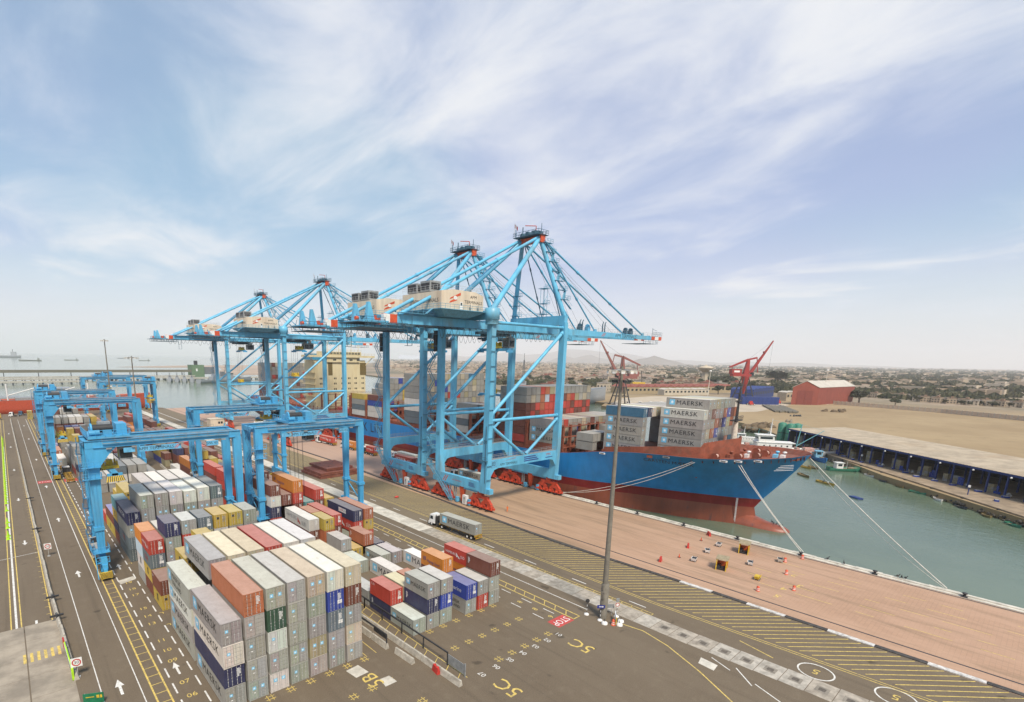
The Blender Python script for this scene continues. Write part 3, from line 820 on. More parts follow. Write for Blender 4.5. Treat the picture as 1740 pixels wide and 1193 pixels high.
GROUPS = {'A': 'containers stacked in the left yard block', 'B': 'containers stacked in the right yard block', 'ship': 'containers stacked on the blue ship'}
def con_label(s_):
    tier = 'alone on ground' if s_['n'] == 1 and s_['block'] != 'ship' else 'topmost' if s_['top'] else 'on ground' if s_['t'] == 0 and s_['block'] != 'ship' else 'lowest' if s_['t'] == 0 else ORD[s_['t']] + ' from bottom'
    mk = {'*': ' star-marked', 's': ' star-marked'}.get(s_['mk'], ' lettered' if s_['mk'] in tuple('hymcfkn') else '')
    c = CNAME[s_['c']] + mk
    if s_['block'] == 'ship': return '%s container, %s, column %s from quay in %s aboard ship' % (c, tier, ORD[s_['col']], s_['row'])
    col = s_['col'] + (1 if s_['block'] == 'B' else 0)
    return '%s container, %s, %s stack from left, %s row of %s block' % (c, tier, ORD[col], ORD[ROWI[(s_['block'], s_['row'])]], 'left' if s_['block'] == 'A' else 'right')
ROWI = {}
for b_ in 'AB':
    for i, r_ in enumerate(sorted({(s_['row'], min(q['y'] for q in SPECS if q['block'] == b_ and q['row'] == s_['row'])) for s_ in SPECS if s_['block'] == b_}, key=lambda q: q[1])): ROWI[(b_, r_[0])] = min(i, 19)
def fade_skylit(c, k=.36): return tuple(v * (1 - k) + g * k for v, g in zip(c, (0.62, 0.56, 0.48)))  # mixes paint fading and reflected sky light into one paler tone
RC = random.Random(21)
def make_container(s_, parent=None, loc=None, labelled=True):
    L, H, c = s_['L'], round(s_['H'], 3), COL[s_['c']]
    j = RC.uniform(.86, 1.1); col = tuple(min(1, v * j * RC.uniform(.95, 1.05)) for v in c)
    sm = s_['reef']
    o = put('shipping_container', cmesh('body', L, H, sm), parent, loc if loc else (s_['x'] + RC.uniform(-.03, .03), s_['y'] + RC.uniform(-.06, .06), s_['z']))
    o.color = (*col, 1)
    o['_w'] = 1 if s_['c'] in 'WCLS' else 0
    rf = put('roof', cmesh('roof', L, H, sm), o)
    rc = COL[s_['roof']] if s_['roof'] else (tuple(min(.85, v * 1.32) for v in col) if s_['c'] in 'WC' else tuple(v * 1.5 for v in col) if s_['c'] in 'SKL' else fade_skylit(col, .30))  # roof colour lightened: faded paint plus sky brightness put into the colour
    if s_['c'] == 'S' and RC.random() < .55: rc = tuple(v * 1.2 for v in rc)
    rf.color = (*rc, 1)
    for k in ('doorl', 'doorr'):
        d = put('door', cmesh(k, L, H, sm), o); d.color = (*[v * RC.uniform(.92, 1.06) for v in col], 1)
    y = -.012
    if s_['c'] in 'SWCLK' and s_['mk'] not in ('h', 'm'):
        for x in ((-.55, .5) if s_['decals'] else (-.55,)):
            q = put('door_emblem', DECAL, o, (x, y, H * .62)); q.rotation_euler = FACE_F
            if s_['decals']: q.scale = (1.25,) * 3
        q = put('door_plate', DOTS, o, (-.5, y, H * .38)); q.rotation_euler = FACE_F; q.scale = (.6, .6, .6)
    else:
        q = put('door_marking', CODEW if s_['c'] not in 'Y' else CODED, o, (.32, y, H * .6)); q.rotation_euler = FACE_F
        if s_['c'] in 'RBD':
            for dx, dz in ((.4, .3), (.76, .3), (.4, .6), (.76, .6)):
                q = put('door_plate', DOTS, o, (dx, y - .003, H * (.25 + dz * .3))); q.rotation_euler = FACE_F
        if s_['mk'] == 'm' or s_['c'] == 'Y': q = put('monogram', MSCM, o, (-.55, y, H * .74)); q.rotation_euler = FACE_F; q.scale = (.5, .35, 1)
    if s_['mk']: side_mark(o, s_['mk'], L, H)
    del o['_w']
    return o
for s_ in NEAR:
    o = make_container(s_)
    tag(o, con_label(s_), 'container', GROUPS[s_['block']])

# the many farther boxes: one object, each box with its frame lines and doors
def far_boxes(name, specs):
    v, f, col = [], [], []
    def hexa(x0, x1, y0, y1, z0, z1, c):
        n = len(v)
        v.extend([(x0, y0, z0), (x1, y0, z0), (x1, y1, z0), (x0, y1, z0), (x0, y0, z1), (x1, y0, z1), (x1, y1, z1), (x0, y1, z1)])
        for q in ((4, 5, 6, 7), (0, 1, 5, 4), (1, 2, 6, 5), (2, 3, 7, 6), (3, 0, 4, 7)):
            f.append(tuple(n + i for i in q)); col.append(fade_skylit(c, .25) if q == (4, 5, 6, 7) else c)  # top face paler: fading and sky light both in its colour
    for s_ in specs:
        j = RC.uniform(.82, 1.1); c = tuple(min(1, q * j) for q in COL[s_['c']])
        x0, y0, z0, L, H = s_['x'] - CW / 2, s_['y'], s_['z'], s_['L'], s_['H']
        hexa(x0 + .03, x0 + CW - .03, y0 + .05, y0 + L - .03, z0 + .06, z0 + H - .03, c)
        dk = tuple(q * .8 for q in c)
        for xa in (x0, x0 + CW - .13): hexa(xa, xa + .13, y0, y0 + .13, z0, z0 + H, dk); hexa(xa, xa + .13, y0 + L - .13, y0 + L, z0, z0 + H, dk)
        hexa(x0 + .13, x0 + CW - .13, y0 + .01, y0 + .1, z0 + H - .12, z0 + H - .01, dk)
        for xa in (.35, .95, 1.42, 2.02): hexa(x0 + xa, x0 + xa + .05, y0 - .0, y0 + .05, z0 + .1, z0 + H - .12, tuple(min(1, q * .6 + .12) for q in c))
    me = bpy.data.meshes.new(name); me.from_pydata(v, [], f)
    at = me.color_attributes.new('Col', 'FLOAT_COLOR', 'CORNER')
    buf = []
    for p, c in zip(me.polygons, col): buf += [*c, 1] * p.loop_total
    at.data.foreach_set('color', buf)
    me.materials.append(FARPAINT); me.update()
    return put(name, me)
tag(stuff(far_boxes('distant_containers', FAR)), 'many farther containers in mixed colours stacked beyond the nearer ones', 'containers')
# ================================================================ rubber-tyred yard gantries
RG = 7.4          # distance between the front and the rear frame
def hazard(mb, x0, x1, y, z0, z1, n=5):
    """yellow and black chevron stripes on a plate that looks to -Y (materials 0 yellow, 1 black)"""
    mb.box(x0, x1, y, y + .5, z0, z1, 0)
    xm = (x0 + x1) / 2; s = (z1 - z0) / n
    for i in range(-1, n + 1):
        for sg in (-1, 1):
            a = [(xm, z0 + (i + .9) * s), (xm, z0 + (i + 1.4) * s), (xm + sg * (x1 - xm), z0 + (i - .1) * s), (xm + sg * (x1 - xm), z0 + (i - .6) * s)]
            q = [(x, y - .004, min(z1, max(z0, z))) for x, z in a]
            mb.face(q if sg < 0 else q[::-1], 1)
def rtg_leg(mb, x, y, w0, w1, haunch=0, top=24.8):
    """tapered box leg with corner ribs; haunch +1/-1 widens the top along x"""
    d = 1.0
    o = -haunch if haunch else 0
    def sect(z, xa, xb, dd=d): return [(xa, y - dd / 2, z), (xb, y - dd / 2, z), (xb, y + dd / 2, z), (xa, y + dd / 2, z)]
    if haunch > 0: rows = [sect(4.2, x - .55, x + .55), sect(9, x - .6, x + .75), sect(21.2, x - .75, x + 1.25), sect(23.6, x - .75, x + 3.0), sect(top, x - .75, x + 4.2), sect(top + 1.38, x - .75, x + 4.2)]
    elif haunch < 0: rows = [sect(4.2, x - .55, x + .55), sect(9, x - .75, x + .6), sect(21.2, x - 1.25, x + .75), sect(23.6, x - 3.0, x + .75), sect(top, x - 4.2, x + .75), sect(top + 1.38, x - 4.2, x + .75)]
    else: rows = [sect(4.2, x - w0 / 2, x + w0 / 2), sect(9, x - w0 / 2 - .05, x + w0 / 2 + .05), sect(top, x - w1 / 2, x + w1 / 2, 1.15)]
    mb.grid(rows, 0, False, True); mb.face(rows[-1])
    for sx in (-.28, .28): mb.bar((x + sx, y - d / 2 - .05, 5), (x + sx, y - d / 2 - .05, 20), .09, .1)
    mb.box(x - .85, x + .85, y - .75, y + .75, 9.2, 9.9)
def make_rtg(name, span, haunch, trolley_x, sign='APM TERMINALS', spreader_z=None, cage_side=1):
    t = thing('yard_gantry_crane', name, 'gantry crane')
    L = span
    for y in (0, RG):
        mb = MB(); mb.box(-.75, L + .75, y - .55, y + .55, 24.8, 26.18); mb.box(-.75, L + .75, y - .75, y + .75, 26.18, 26.24)
        mb.box(.5, L - .5, y - .75, y - .55, 24.86, 24.98); mb.box(-.2, L + .2, y - .06, y + .06, 26.24, 26.4, 1)
        for i in range(9): mb.box(1.5 + i * (L - 3) / 8, 1.75 + i * (L - 3) / 8, y - .62, y - .55, 24.99, 26.1)
        g = mb.build('girder', [RTGBLUE, GREYSTEEL], t)
        mb = MB(); side = -1.15 if y == 0 else RG + 1.15
        mb.box(2, L - 2, min(side, side * 0 + (y - .75 if y == 0 else y + .75)), max(side, (y - .75 if y == 0 else y + .75)), 25.6, 25.66)
        mb.rail([(2, side, 25.66), (L - 2, side, 25.66)], 1.05, 2.0, .03)
        mb.build('walkway', [GREYSTEEL], g)
        for x, h in ((0, haunch), (L, 0 if haunch >= 0 else 0)):
            mb = MB(); rtg_leg(mb, x, y, 1.15, 1.75 if not h else 0, h if x == 0 else 0); mb.build('leg', RTGBLUE, t)
    for x in (-.4, L + .4):
        mb = MB(); mb.box(x - .35, x + .35, .4, RG - .4, 25.0, 26.0); mb.build('end_tie', RTGBLUE, t)
    for x in (0, L):
        mb = MB(); mb.box(x - .5, x + .5, -2.4, RG + 2.4, 3.0, 4.2); mb.bar((x, .5, 9.4), (x, RG - .5, 9.4), .35, .35)
        mb.bar((x, .6, 5), (x, RG - .6, 9), .22, .22)
        mb.build('sill_beam', RTGBLUE, t)
        for y in (-1.1, RG + 1.1):
            mb = MB(); mb.box(x - .42, x + .42, y - 1.6, y + 1.6, 2.2, 3.0); mb.box(x - .3, x + .3, y - 1.9, y + 1.9, 1.3, 2.2); mb.box(x - .62, x + .62, y - .3, y + .3, 1.2, 2.6)
            bg = mb.build('bogie', RTGBLUE, t)
            for dy in (-1.05, 1.05):
                for dx in (-.42, .42):
                    mb = MB(); mb.tube((x + dx - .22, y + dy, .78), (x + dx + .22, y + dy, .78), .78, None, 14, 0); mb.tube((x + dx - .24, y + dy, .78), (x + dx + .24, y + dy, .78), .38, None, 10, 1)
                    mb.build('wheel', [RUBBER, YELLOWP], bg)
            mb = MB()
            if y < 0: hazard(mb, x - .95, x + .95, y - 2.25, .5, 1.75)
            else: mb.box(x - .8, x + .8, y + 1.75, y + 2.2, .4, 1.5)
            mb.build('bumper', [YELLOWP, DARK], bg)
    # engine house, platform and stairs on the left sill
    mb = MB(); mb.box(-1.5, -.1, 1.6, 6.2, 3.4, 6.2); mb.box(-1.3, -.3, 2.2, 3.0, 6.2, 7.0, 1); mb.box(-1.55, -1.5, 2.2, 5.6, 3.8, 5.8, 1)
    mb.build('engine_house', [mat('grey_cabinet', (0.42, 0.40, 0.37), 0.6) if 'grey_cabinet' not in bpy.data.materials else bpy.data.materials['grey_cabinet'], DARK], t)
    mb = MB(); mb.box(-1.6, 1.2, -1.6, 1.4, 5.0, 5.08); mb.rail([(-1.6, -1.6, 5.08), (1.2, -1.6, 5.08), (1.2, 1.4, 5.08)], 1.1, 1.3, .04); mb.rail([(-1.6, -1.6, 5.08), (-1.6, 1.4, 5.08)], 1.1, 1.3, .04)
    mb.box(-1.2, .9, -2.3, -1.5, 3.3, 3.36); mb.rail([(-1.2, -2.3, 3.36), (.9, -2.3, 3.36)], 1.1, 1.0, .04); mb.bar((-1.3, -1.6, 5.1), (-1.3, -3.2, .6), .1, .5)
    mb.build('platform', [RTGBLUE], t)
    mb = MB(); z = 5.1; sgn = 1
    while z < 24.5:
        y0, y1 = (.7, 3.4) if sgn > 0 else (3.4, .7)
        for dx in (-1.7, -1.0): mb.bar((dx, y0, z), (dx, y1, z + 2.6), .07, .22)
        for k in range(8): mb.box(-1.7, -1.0, y0 + (y1 - y0) * k / 8 - .1, y0 + (y1 - y0) * k / 8 + .1, z + 2.6 * k / 8, z + 2.6 * k / 8 + .04)
        mb.tube((-1.7, y0, z + 1.0), (-1.7, y1, z + 3.6), .035, None, 4, 0, False); mb.box(-1.8, -.8, y1 - .4, y1 + .4, z + 2.55, z + 2.6)
        mb.rail([(-1.8, y1 - .4, z + 2.6), (-1.8, y1 + .4, z + 2.6)], 1.0, .8, .03)
        z += 2.6; sgn = -sgn
    mb.build('stairs', [mat('stair_blue', (0.06, 0.24, 0.42), 0.5) if 'stair_blue' not in bpy.data.materials else bpy.data.materials['stair_blue']], t)
    mb = MB(); mb.box(-1.7, 1.3, -1.5, -.6, 19.2, 19.26); mb.rail([(-1.7, -1.5, 19.26), (1.3, -1.5, 19.26), (1.3, -.6, 19.26)], 1.1, .9, .04); mb.rail([(-1.7, -1.5, 21.4), (1.3, -1.5, 21.4)], 1.1, .9, .04); mb.box(-1.7, 1.3, -1.5, -.6, 21.34, 21.4)
    mb.tube((-1.1, -1.2, 17), (-1.1, -1.2, 24), .05, None, 4); mb.tube((-.7, -1.2, 17), (-.7, -1.2, 24), .05, None, 4)
    mb.build('leg_platform', [RTGBLUE], t)
    # name board hung under the front girder, load board to its right
    mb = MB(); xb = L * .30; mb.box(xb, xb + 7.4, -.66, -.58, 23.5, 24.55); bd = mb.build('name_board', [STARBLUE if False else mat('board_blue', (0.13, 0.42, 0.66), .5) if 'board_blue' not in bpy.data.materials else bpy.data.materials['board_blue']], t)
    text(sign, .82, BLACKP, (xb + 2.95, -.668, 24.02), FACE_F, bd, sx=1.05)
    mb = MB()
    for k in (0, .35): mb.face([(xb + 6.1 + k, -.668, 23.65), (xb + 6.25 + k, -.668, 23.65), (xb + 6.95 + k, -.668, 24.4), (xb + 6.75 + k, -.668, 24.4)])
    mb.build('stripe_emblem', [REDTIP], bd)
    mb = MB(); mb.box(L * .76, L * .76 + 2.4, -.66, -.58, 23.5, 24.5); bd = mb.build('load_board', [bpy.data.materials['board_blue']], t)
    text('SWL 41t', .78, BLACKP, (L * .76 + 1.2, -.668, 24.0), FACE_F, bd, sx=.9)
    mb = MB(); mb.box(L * .2, L * .2 + 1.9, -.66, -.58, 23.6, 24.5); bd = mb.build('number_board', [bpy.data.materials['board_blue']], t)
    # flood lights under the girder
    mb = MB()
    for i in range(6): x = 3 + i * (L - 6) / 5; mb.box(x - .45, x + .45, -.95, -.6, 24.5, 24.75)
    mb.build('flood_lights', [GREYSTEEL], t)
    # trolley with hoist
    X = trolley_x
    mb = MB(); mb.box(X - 3.4, X + 3.4, -.6, RG + .6, 26.5, 26.95); mb.rail([(X - 3.5, -.8, 26.95), (X + 3.5, -.8, 26.95), (X + 3.5, RG + .8, 26.95)], 1.1, 1.2, .045); mb.rail([(X - 3.5, -.8, 26.95), (X - 3.5, RG + .8, 26.95)], 1.1, 1.2, .045)
    tr = mb.build('trolley', RTGBLUE, t)
    mb = MB(); mb.tube((X - 2.3, 2.2, 28.1), (X + 1.0, 2.2, 28.1), .75, None, 12); mb.build('hoist_drum', DARK, tr)
    mb = MB(); mb.box(X + 1.4, X + 3.1, .6, 4.4, 26.95, 29.0); mb.build('control_cabinet', RTGBLUE, tr)
    mb = MB(); mb.tube((X - 3.0, .8, 27.5), (X - 1.3, .8, 27.5), .5, None, 10); mb.tube((X - 2.6, 2.2, 28.1), (X - 2.3, 2.2, 28.1), 1.0, None, 12); mb.box(X - 2.6, X - 1.2, 3.4, 5.0, 26.95, 28.2); mb.box(X - .8, X + .6, .2, 1.2, 26.95, 27.9); mb.tube((X - 1, 4.6, 27.6), (X + .8, 4.6, 27.6), .45, None, 10); mb.box(X - .9, X + 1.2, 5.6, 7.2, 26.95, 28.9, 1)
    for k in range(3): mb.tube((X - 2 + 2 * k, 6.6, 26.9), (X - 2 + 2 * k, 6.6, 29.6 + k * .3), .05, None, 4)
    mb.build('hoist_gear', [RTGBLUE, GREYSTEEL], tr)
    mb = MB(); xc = X + 2.6; mb.box(xc - 1.1, xc + 1.1, 1.0, 3.4, 22.0, 24.6, 0); mb.box(xc - 1.0, xc + 1.0, .985, 1.0, 22.3, 24.0, 1); mb.box(xc - 1.115, xc - 1.1, 1.2, 3.2, 22.4, 24.0, 1); mb.box(xc - .1, xc + .1, 1.4, 3, 24.6, 26.5)
    mb.build('operator_cabin', [GREYSTEEL, GLASS], tr)
    if spreader_z:
        z = spreader_z; ym = RG / 2
        mb = MB(); mb.box(X - 1.35, X + 1.35, ym - 1.7, ym + 1.7, z + .7, z + 1.3); mb.box(X - .5, X + .5, ym - .8, ym + .8, z + 1.3, z + 2.2)
        for dx in (-1.1, 1.1):
            for dy in (-1.4, 1.4): mb.tube((X + dx - .12, ym + dy, z + 1.65), (X + dx + .12, ym + dy, z + 1.65), .45, None, 10)
        hb = mb.build('headblock', YELLOWP, t)
        for dx in (-1.1, 1.1):
            for dy in (-1.4, 1.4):
                for e in (-.08, .08):
                    mb = MB(); mb.tube((X + dx + e, ym + dy, z + 1.9), (X + dx + e, ym + dy, 26.6), .03, None, 4, 0, False); mb.build('hoist_rope', DARK, hb)
        mb = MB(); mb.box(X - .5, X + .5, ym - 6.0, ym + 6.0, z + .15, z + .7)
        for dy in (-6.0, 5.6): mb.box(X - 1.22, X + 1.22, ym + dy, ym + dy + .4, z, z + .55)
        sp = mb.build('spreader', RTGBLUE, t)
        for dy in (-6.1, 6.0):
            mb = MB(); n = 9
            for i in range(n):
                a, b = X - 1.25 + 2.5 * i / n, X - 1.25 + 2.5 * (i + .55) / n; s0 = 1.25
                mb.face([(X + (a - X) * s0, ym + dy - .35, z - .9), (X + (b - X) * s0, ym + dy - .35, z - .9), (b, ym + dy, z + .1), (a, ym + dy, z + .1)], 0)
                c = X - 1.25 + 2.5 * (i + 1) / n
                mb.face([(X + (b - X) * s0, ym + dy - .35, z - .9), (X + (c - X) * s0, ym + dy - .35, z - .9), (c, ym + dy, z + .1), (b, ym + dy, z + .1)], 1)
            mb.build('guide_flap', [YELLOWP, DARK], sp)
    return t
GRP = 'blue yard gantry cranes over the container stacks'
def place_rtg(t, x, y, label): t.location = (x, y, 0); t['label'] = label; t['group'] = GRP; return t
place_rtg(make_rtg('x', 26.6, 1, 3.3, spreader_z=19.6), 10.85, 112.0, 'nearest blue yard gantry crane, striped spreader raised, spanning the left block')
place_rtg(make_rtg('x', 26.6, 1, 3.0, spreader_z=13.5), 10.55, 213.5, 'middle of the three blue yard gantry cranes standing along the left road')
place_rtg(make_rtg('x', 26.6, 1, 3.2, spreader_z=21), 10.4, 266.0, 'farthest of the three blue yard gantry cranes standing along the left road')
place_rtg(make_rtg('x', 26.6, 0, 10.6, spreader_z=5.6), 42.9, 114.0, 'blue yard gantry crane in the middle, its spreader lowered between red containers')
place_rtg(make_rtg('x', 26.6, 0, 22.5, spreader_z=21), 43.2, 163.0, 'blue yard gantry crane directly behind the middle one, trolley far right')
place_rtg(make_rtg('x', 26.6, 0, 24.4, spreader_z=16.2), 42.4, 343.0, 'distant blue yard gantry crane holding a mustard container in the air')
place_rtg(make_rtg('x', 26.6, 0, 9.5, spreader_z=21), 41.6, 415.0, 'blue yard gantry crane farthest left of the distant three')
place_rtg(make_rtg('x', 26.6, 0, 2.0, spreader_z=17.5), 57.6, 445.0, 'rearmost blue yard gantry crane at the far end of the yard')
s_ = dict(L=6.058, H=2.591, c='Y', mk='', reef=False, decals=False, roof=None, x=66.8, y=343.7, z=13.5, block='B')
o = make_container(s_, None, (66.8, 343.7, 13.5)); tag(o, 'mustard container hanging from the spreader of the distant gantry crane', 'container')
# ================================================================ ship-to-shore quay cranes
def swoosh(mb, s=1.0, m=0, m2=1):
    """the two slanted wedge strokes with a ball between them"""
    mb.face([(-1.6 * s, -.35 * s, 0), (-1.45 * s, -.05 * s, 0), (1.6 * s, 1.25 * s, 0), (1.6 * s, .65 * s, 0)], m)
    mb.face([(-1.7 * s, -1.15 * s, 0), (-1.5 * s, -.75 * s, 0), (.35 * s, .1 * s, 0), (.55 * s, -.45 * s, 0)], m)
    mb.face([(.05 * s + .55 * s * math.cos(i * .524), .05 * s + .42 * s * math.sin(i * .524), .004) for i in range(12)], m2)
mb = MB(); swoosh(mb); SWOOSH = mb.mesh('stripe_emblem', [REDTIP, WHITEP])
mb = MB()
for k in (0, .75): mb.face([(k - .9, -.75, 0), (k - .6, -.75, 0), (k + .5, .75, 0), (k + .2, .75, 0)])
SLASH = mb.mesh('stripe_emblem', [REDTIP])
DKBLUE = mat('dark_platform_steel', (0.05, 0.12, 0.17), 0.6)  # one even dark blue for galleries, trolleys and small fittings
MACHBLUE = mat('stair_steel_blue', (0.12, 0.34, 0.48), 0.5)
def make_bogie(t, x, y):
    mb = MB(); mb.box(x - .45, x + .45, y - 3.0, y + 3.0, 3.2, 4.1); mb.box(x - .6, x + .6, y - .8, y + .8, 3.9, 5.0)
    for s in (-1, 1):
        yc = y + s * 2.5
        mb.hexa([(x - .42, yc - 2.0, 2.0), (x + .42, yc - 2.0, 2.0), (x + .42, yc + 2.0, 2.0), (x - .42, yc + 2.0, 2.0), (x - .42, yc - .7, 3.3), (x + .42, yc - .7, 3.3), (x + .42, yc + .7, 3.3), (x - .42, yc + .7, 3.3)])
        for q in (-1, 1):
            yq = yc + q * 1.25
            mb.hexa([(x - .5, yq - 1.15, .55), (x + .5, yq - 1.15, .55), (x + .5, yq + 1.15, .55), (x - .5, yq + 1.15, .55), (x - .4, yq - .5, 2.1), (x + .4, yq - .5, 2.1), (x + .4, yq + .5, 2.1), (x - .4, yq + .5, 2.1)])
            mb.box(x - .95, x - .5, yq - .35, yq + .5, .7, 1.4); mb.tube((x - 1.5, yq, 1.1), (x - .95, yq, 1.1), .28, None, 8)
            mb.box(x - .62, x + .62, yq - .9, yq - .6, 1.2, 1.6)
    b = mb.build('bogie', REDP, t)
    for s in (-1, 1):
        for q in (-1, 1):
            for e in (-.55, .55):
                mb = MB(); yw = y + s * 2.5 + q * 1.25 + e; mb.tube((x - .16, yw, .4), (x + .16, yw, .4), .4, None, 10); mb.build('wheel', DARK, b)
    mb = MB(); mb.box(x - .3, x + .3, y + 5.0, y + 5.5, .7, 1.3); mb.box(x - .3, x + .3, y - 5.5, y - 5.0, .7, 1.3); mb.build('buffer', REDP, b)
def make_sts():
    t = thing('quay_crane', 'x', 'crane')
    WX = 30.9; LY = 10.2
    for x, zt in ((0, 51.2), (WX, 53.2)):
        for y in (-LY, LY):
            mb = MB(); s = 1 if y > 0 else -1
            def sec(z, wx, wy, oy=0): return [(x - wx / 2, y - wy / 2 + oy, z), (x + wx / 2, y - wy / 2 + oy, z), (x + wx / 2, y + wy / 2 + oy, z), (x - wx / 2, y + wy / 2 + oy, z)]
            rows = [sec(5.0, 1.8, 2.6, -s * .6), sec(8.0, 1.8, 2.5, -s * .4), sec(15, 1.55, 2.15), sec(27, 1.5, 2.05), sec(zt, 1.5, 1.9)]
            mb.grid(rows, 0, False, True); mb.face(rows[-1]); mb.face(rows[0][::-1])
            if x == 0:
                mb.lathe([(1.75, 51.0), (1.75, 52.2), (2.0, 52.3), (2.0, 55.0), (1.5, 55.2)], (x, y, 0), 10); mb.rail([(x - 1.9, y - 1.9, 51.3), (x + 1.9, y - 1.9, 51.3), (x + 1.9, y + 1.9, 51.3)], 1.1, 1.5, .035)
            mb.build('leg', CRANE, t)
        mb = MB(); mb.box(x - .8, x + .8, -LY + 1.2, LY - 1.2, 5.2, 7.9); mb.box(x - .75, x + .75, -LY - 2.2, -LY + .6, 5.0, 6.4); mb.box(x - .75, x + .75, LY - .6, LY + 2.2, 5.0, 6.4)
        mb.box(x - .8, x - .74, -LY + 1.2, LY - 1.2, 7.9, 8.0)
        sl = mb.build('sill_beam', CRANE, t)
        if x == 0:
            c = put('stripe_emblem', SLASH, sl, (x - .81, 6.6, 6.5)); c.rotation_euler = FACE_L; c.scale = (1.25, 1.25, 1)
            text('APM TERMINALS', .62, RLET, (x - .81, 1.2, 6.6), FACE_L, sl, sx=.95)
            mb = MB()
            for k in range(4): mb.face([(x - .81, -3.9, 6.0 + k * .32), (x - .81, -6.6 + k * .2, 6.0 + k * .32), (x - .81, -6.6 + k * .2, 6.16 + k * .32), (x - .81, -3.9, 6.16 + k * .32)][::-1])
            mb.build('notice_lines', BLET, sl)
        for y in (-8.3, 8.3): make_bogie(t, x, y)
        mb = MB(); mb.box(x - .5, x + .5, -8, 8, 4.6, 5.2); mb.build('tie_beam', CRANE, t)
        mb = MB(); mb.hexa([(x - .35, -1.0, .6), (x + .35, -1.0, .6), (x + .35, -.4, .6), (x - .35, -.4, .6), (x - .6, -1.6, 5.2), (x + .6, -1.6, 5.2), (x + .6, .2, 5.2), (x - .6, .2, 5.2)]); mb.build('anchor_post', REDTIP, t)
        for yy, h, w, m in ((-2.6, 2.9, 1.7, WHITEP), (.9, 1.7, .8, mat('cabinet_blue', (.12, .42, .66), .5) if 'cabinet_blue' not in bpy.data.materials else bpy.data.materials['cabinet_blue']), (-4.3, 2.0, .8, bpy.data.materials['cabinet_blue'] if 'cabinet_blue' in bpy.data.materials else WHITEP)):
            if x and h > 2.5: continue
            mb = MB(); mb.box(x - 1.1, x - .2, yy - w / 2, yy + w / 2, .25, h, 0)
            if h > 2.5: mb.box(x - 1.115, x - 1.1, yy - .25, yy + .35, .5, 2.4, 1); mb.box(x - 1.12, x - 1.115, yy - .05, yy + .2, 1.7, 2.2, 2)
            mb.build('electric_cabinet', [m, GALV, DARK], t)
        mb = MB()
        for yy in (2.2, 3.0): mb.tube((x, yy, .3), (x, yy, 5.2), .2, None, 8)
        mb.build('stowage_pin', GREYSTEEL, t)
    # portal beams with curved ends, bracing tubes
    for y in (-LY, LY):
        mb = MB(); n = 18; top, bot = [], []
        for i in range(n + 1):
            x = .7 + (WX - 1.4) * i / n; e = min(x - .7, WX - .7 - x)
            top.append((x, 14.5)); bot.append((x, 11.9 - 2.6 * max(0, 1 - e / 2.6) ** 2))
        for sy in (y - .75, y + .75):
            rows = [[(x, sy, z) for x, z in bot], [(x, sy, z) for x, z in top]]; mb.grid(rows if sy < y else rows[::-1], 0, False)
        mb.grid([[(x, y - .75, z) for x, z in top], [(x, y + .75, z) for x, z in top]], 1, False); mb.grid([[(x, y + .75, z) for x, z in bot], [(x, y - .75, z) for x, z in bot]], 0, False)
        pb = mb.build('portal_beam', [CRANE, GREYSTEEL], t)
        mb = MB()
        for dy in (-.72, .72): mb.rail([(1.2, y + dy, 14.5), (WX - 1.2, y + dy, 14.5)], 1.1, 2.4, .04)
        mb.build('handrail', GREYSTEEL, pb)
        if y < 0:
            mb = MB(); mb.box(.8, 3.2, y - .79, y - .76, 12.2, 14.3); mb.build('number_panel', mat('panel_blue', (.12, .38, .58), .5), pb)
            text('03', 1.7, BLACKP, (2.0, y - .8, 13.25), FACE_F, pb, sx=.85, name='crane_number')
            text('APM TERMINALS', 1.0, BLACKP, (8.2, y - .78, 12.75), FACE_F, pb); text('ZPMC', .95, RLET, (26.2, y - .78, 13.6), FACE_F, pb)
            mb = MB()
            for k in range(3): mb.face([(14.8, y - .775, 12.5 + k * .58), (21.5 - k * .7, y - .775, 12.5 + k * .58), (21.5 - k * .7, y - .775, 12.82 + k * .58), (14.8, y - .775, 12.82 + k * .58)])
            mb.face([(24.8, y - .775, 12.55), (28.2, y - .775, 12.55), (28.2, y - .775, 12.8), (24.8, y - .775, 12.8)])
            mb.build('notice_lines', BLET, pb)
            mb = MB(); mb.face([(5.4, y - .775, 13.6), (5.6, y - .775, 13.6), (11.4, y - .775, 14.05), (11.0, y - .775, 14.15)]); mb.build('stripe_emblem', RLET, pb)
        for a, b, r in (((.6, y, 25.4), (WX - .5, y, 25.4), .46), ((.6, y, 26.6), (WX - .4, y, 50.2), .52), ((.6, y, 24.3), (14.9, y, 14.7), .46), ((WX - .6, y, 24.3), (16.6, y, 14.7), .46), ((1.4, y, 51.6), (WX - .6, y, 51.6), .42)):
            mb = MB(); mb.tube(a, b, r, None, 10)
            for p, q in ((a, b), (b, a)):
                d = (Vector(q) - Vector(p)).normalized(); mb.tube(Vector(p) - d * .3, Vector(p) + d * .9, r * 1.25, None, 10)
            mb.build('brace_tube', CRANE, t)
        lg = text('03', 1.5, BLACKP, (-.87, y, 19.6), FACE_L, t, sx=.85, name='crane_number')
    # upper cross beams, twin girder and boom
    mb = MB(); mb.box(-.7, .7, -LY + .8, LY - .8, 52.3, 54.6); mb.build('cross_beam', CRANE, t)
    mb = MB(); mb.box(WX - .8, WX + .8, -LY - .6, LY + .6, 52.4, 55.2); mb.rail([(WX - .8, -LY, 55.2), (WX - .8, LY, 55.2)], 1.1, 2, .04); mb.rail([(WX - .8, -LY, 55.2), (WX + .9, -LY, 55.2)], 1.1, 2, .04); mb.build('cross_beam', CRANE, t)
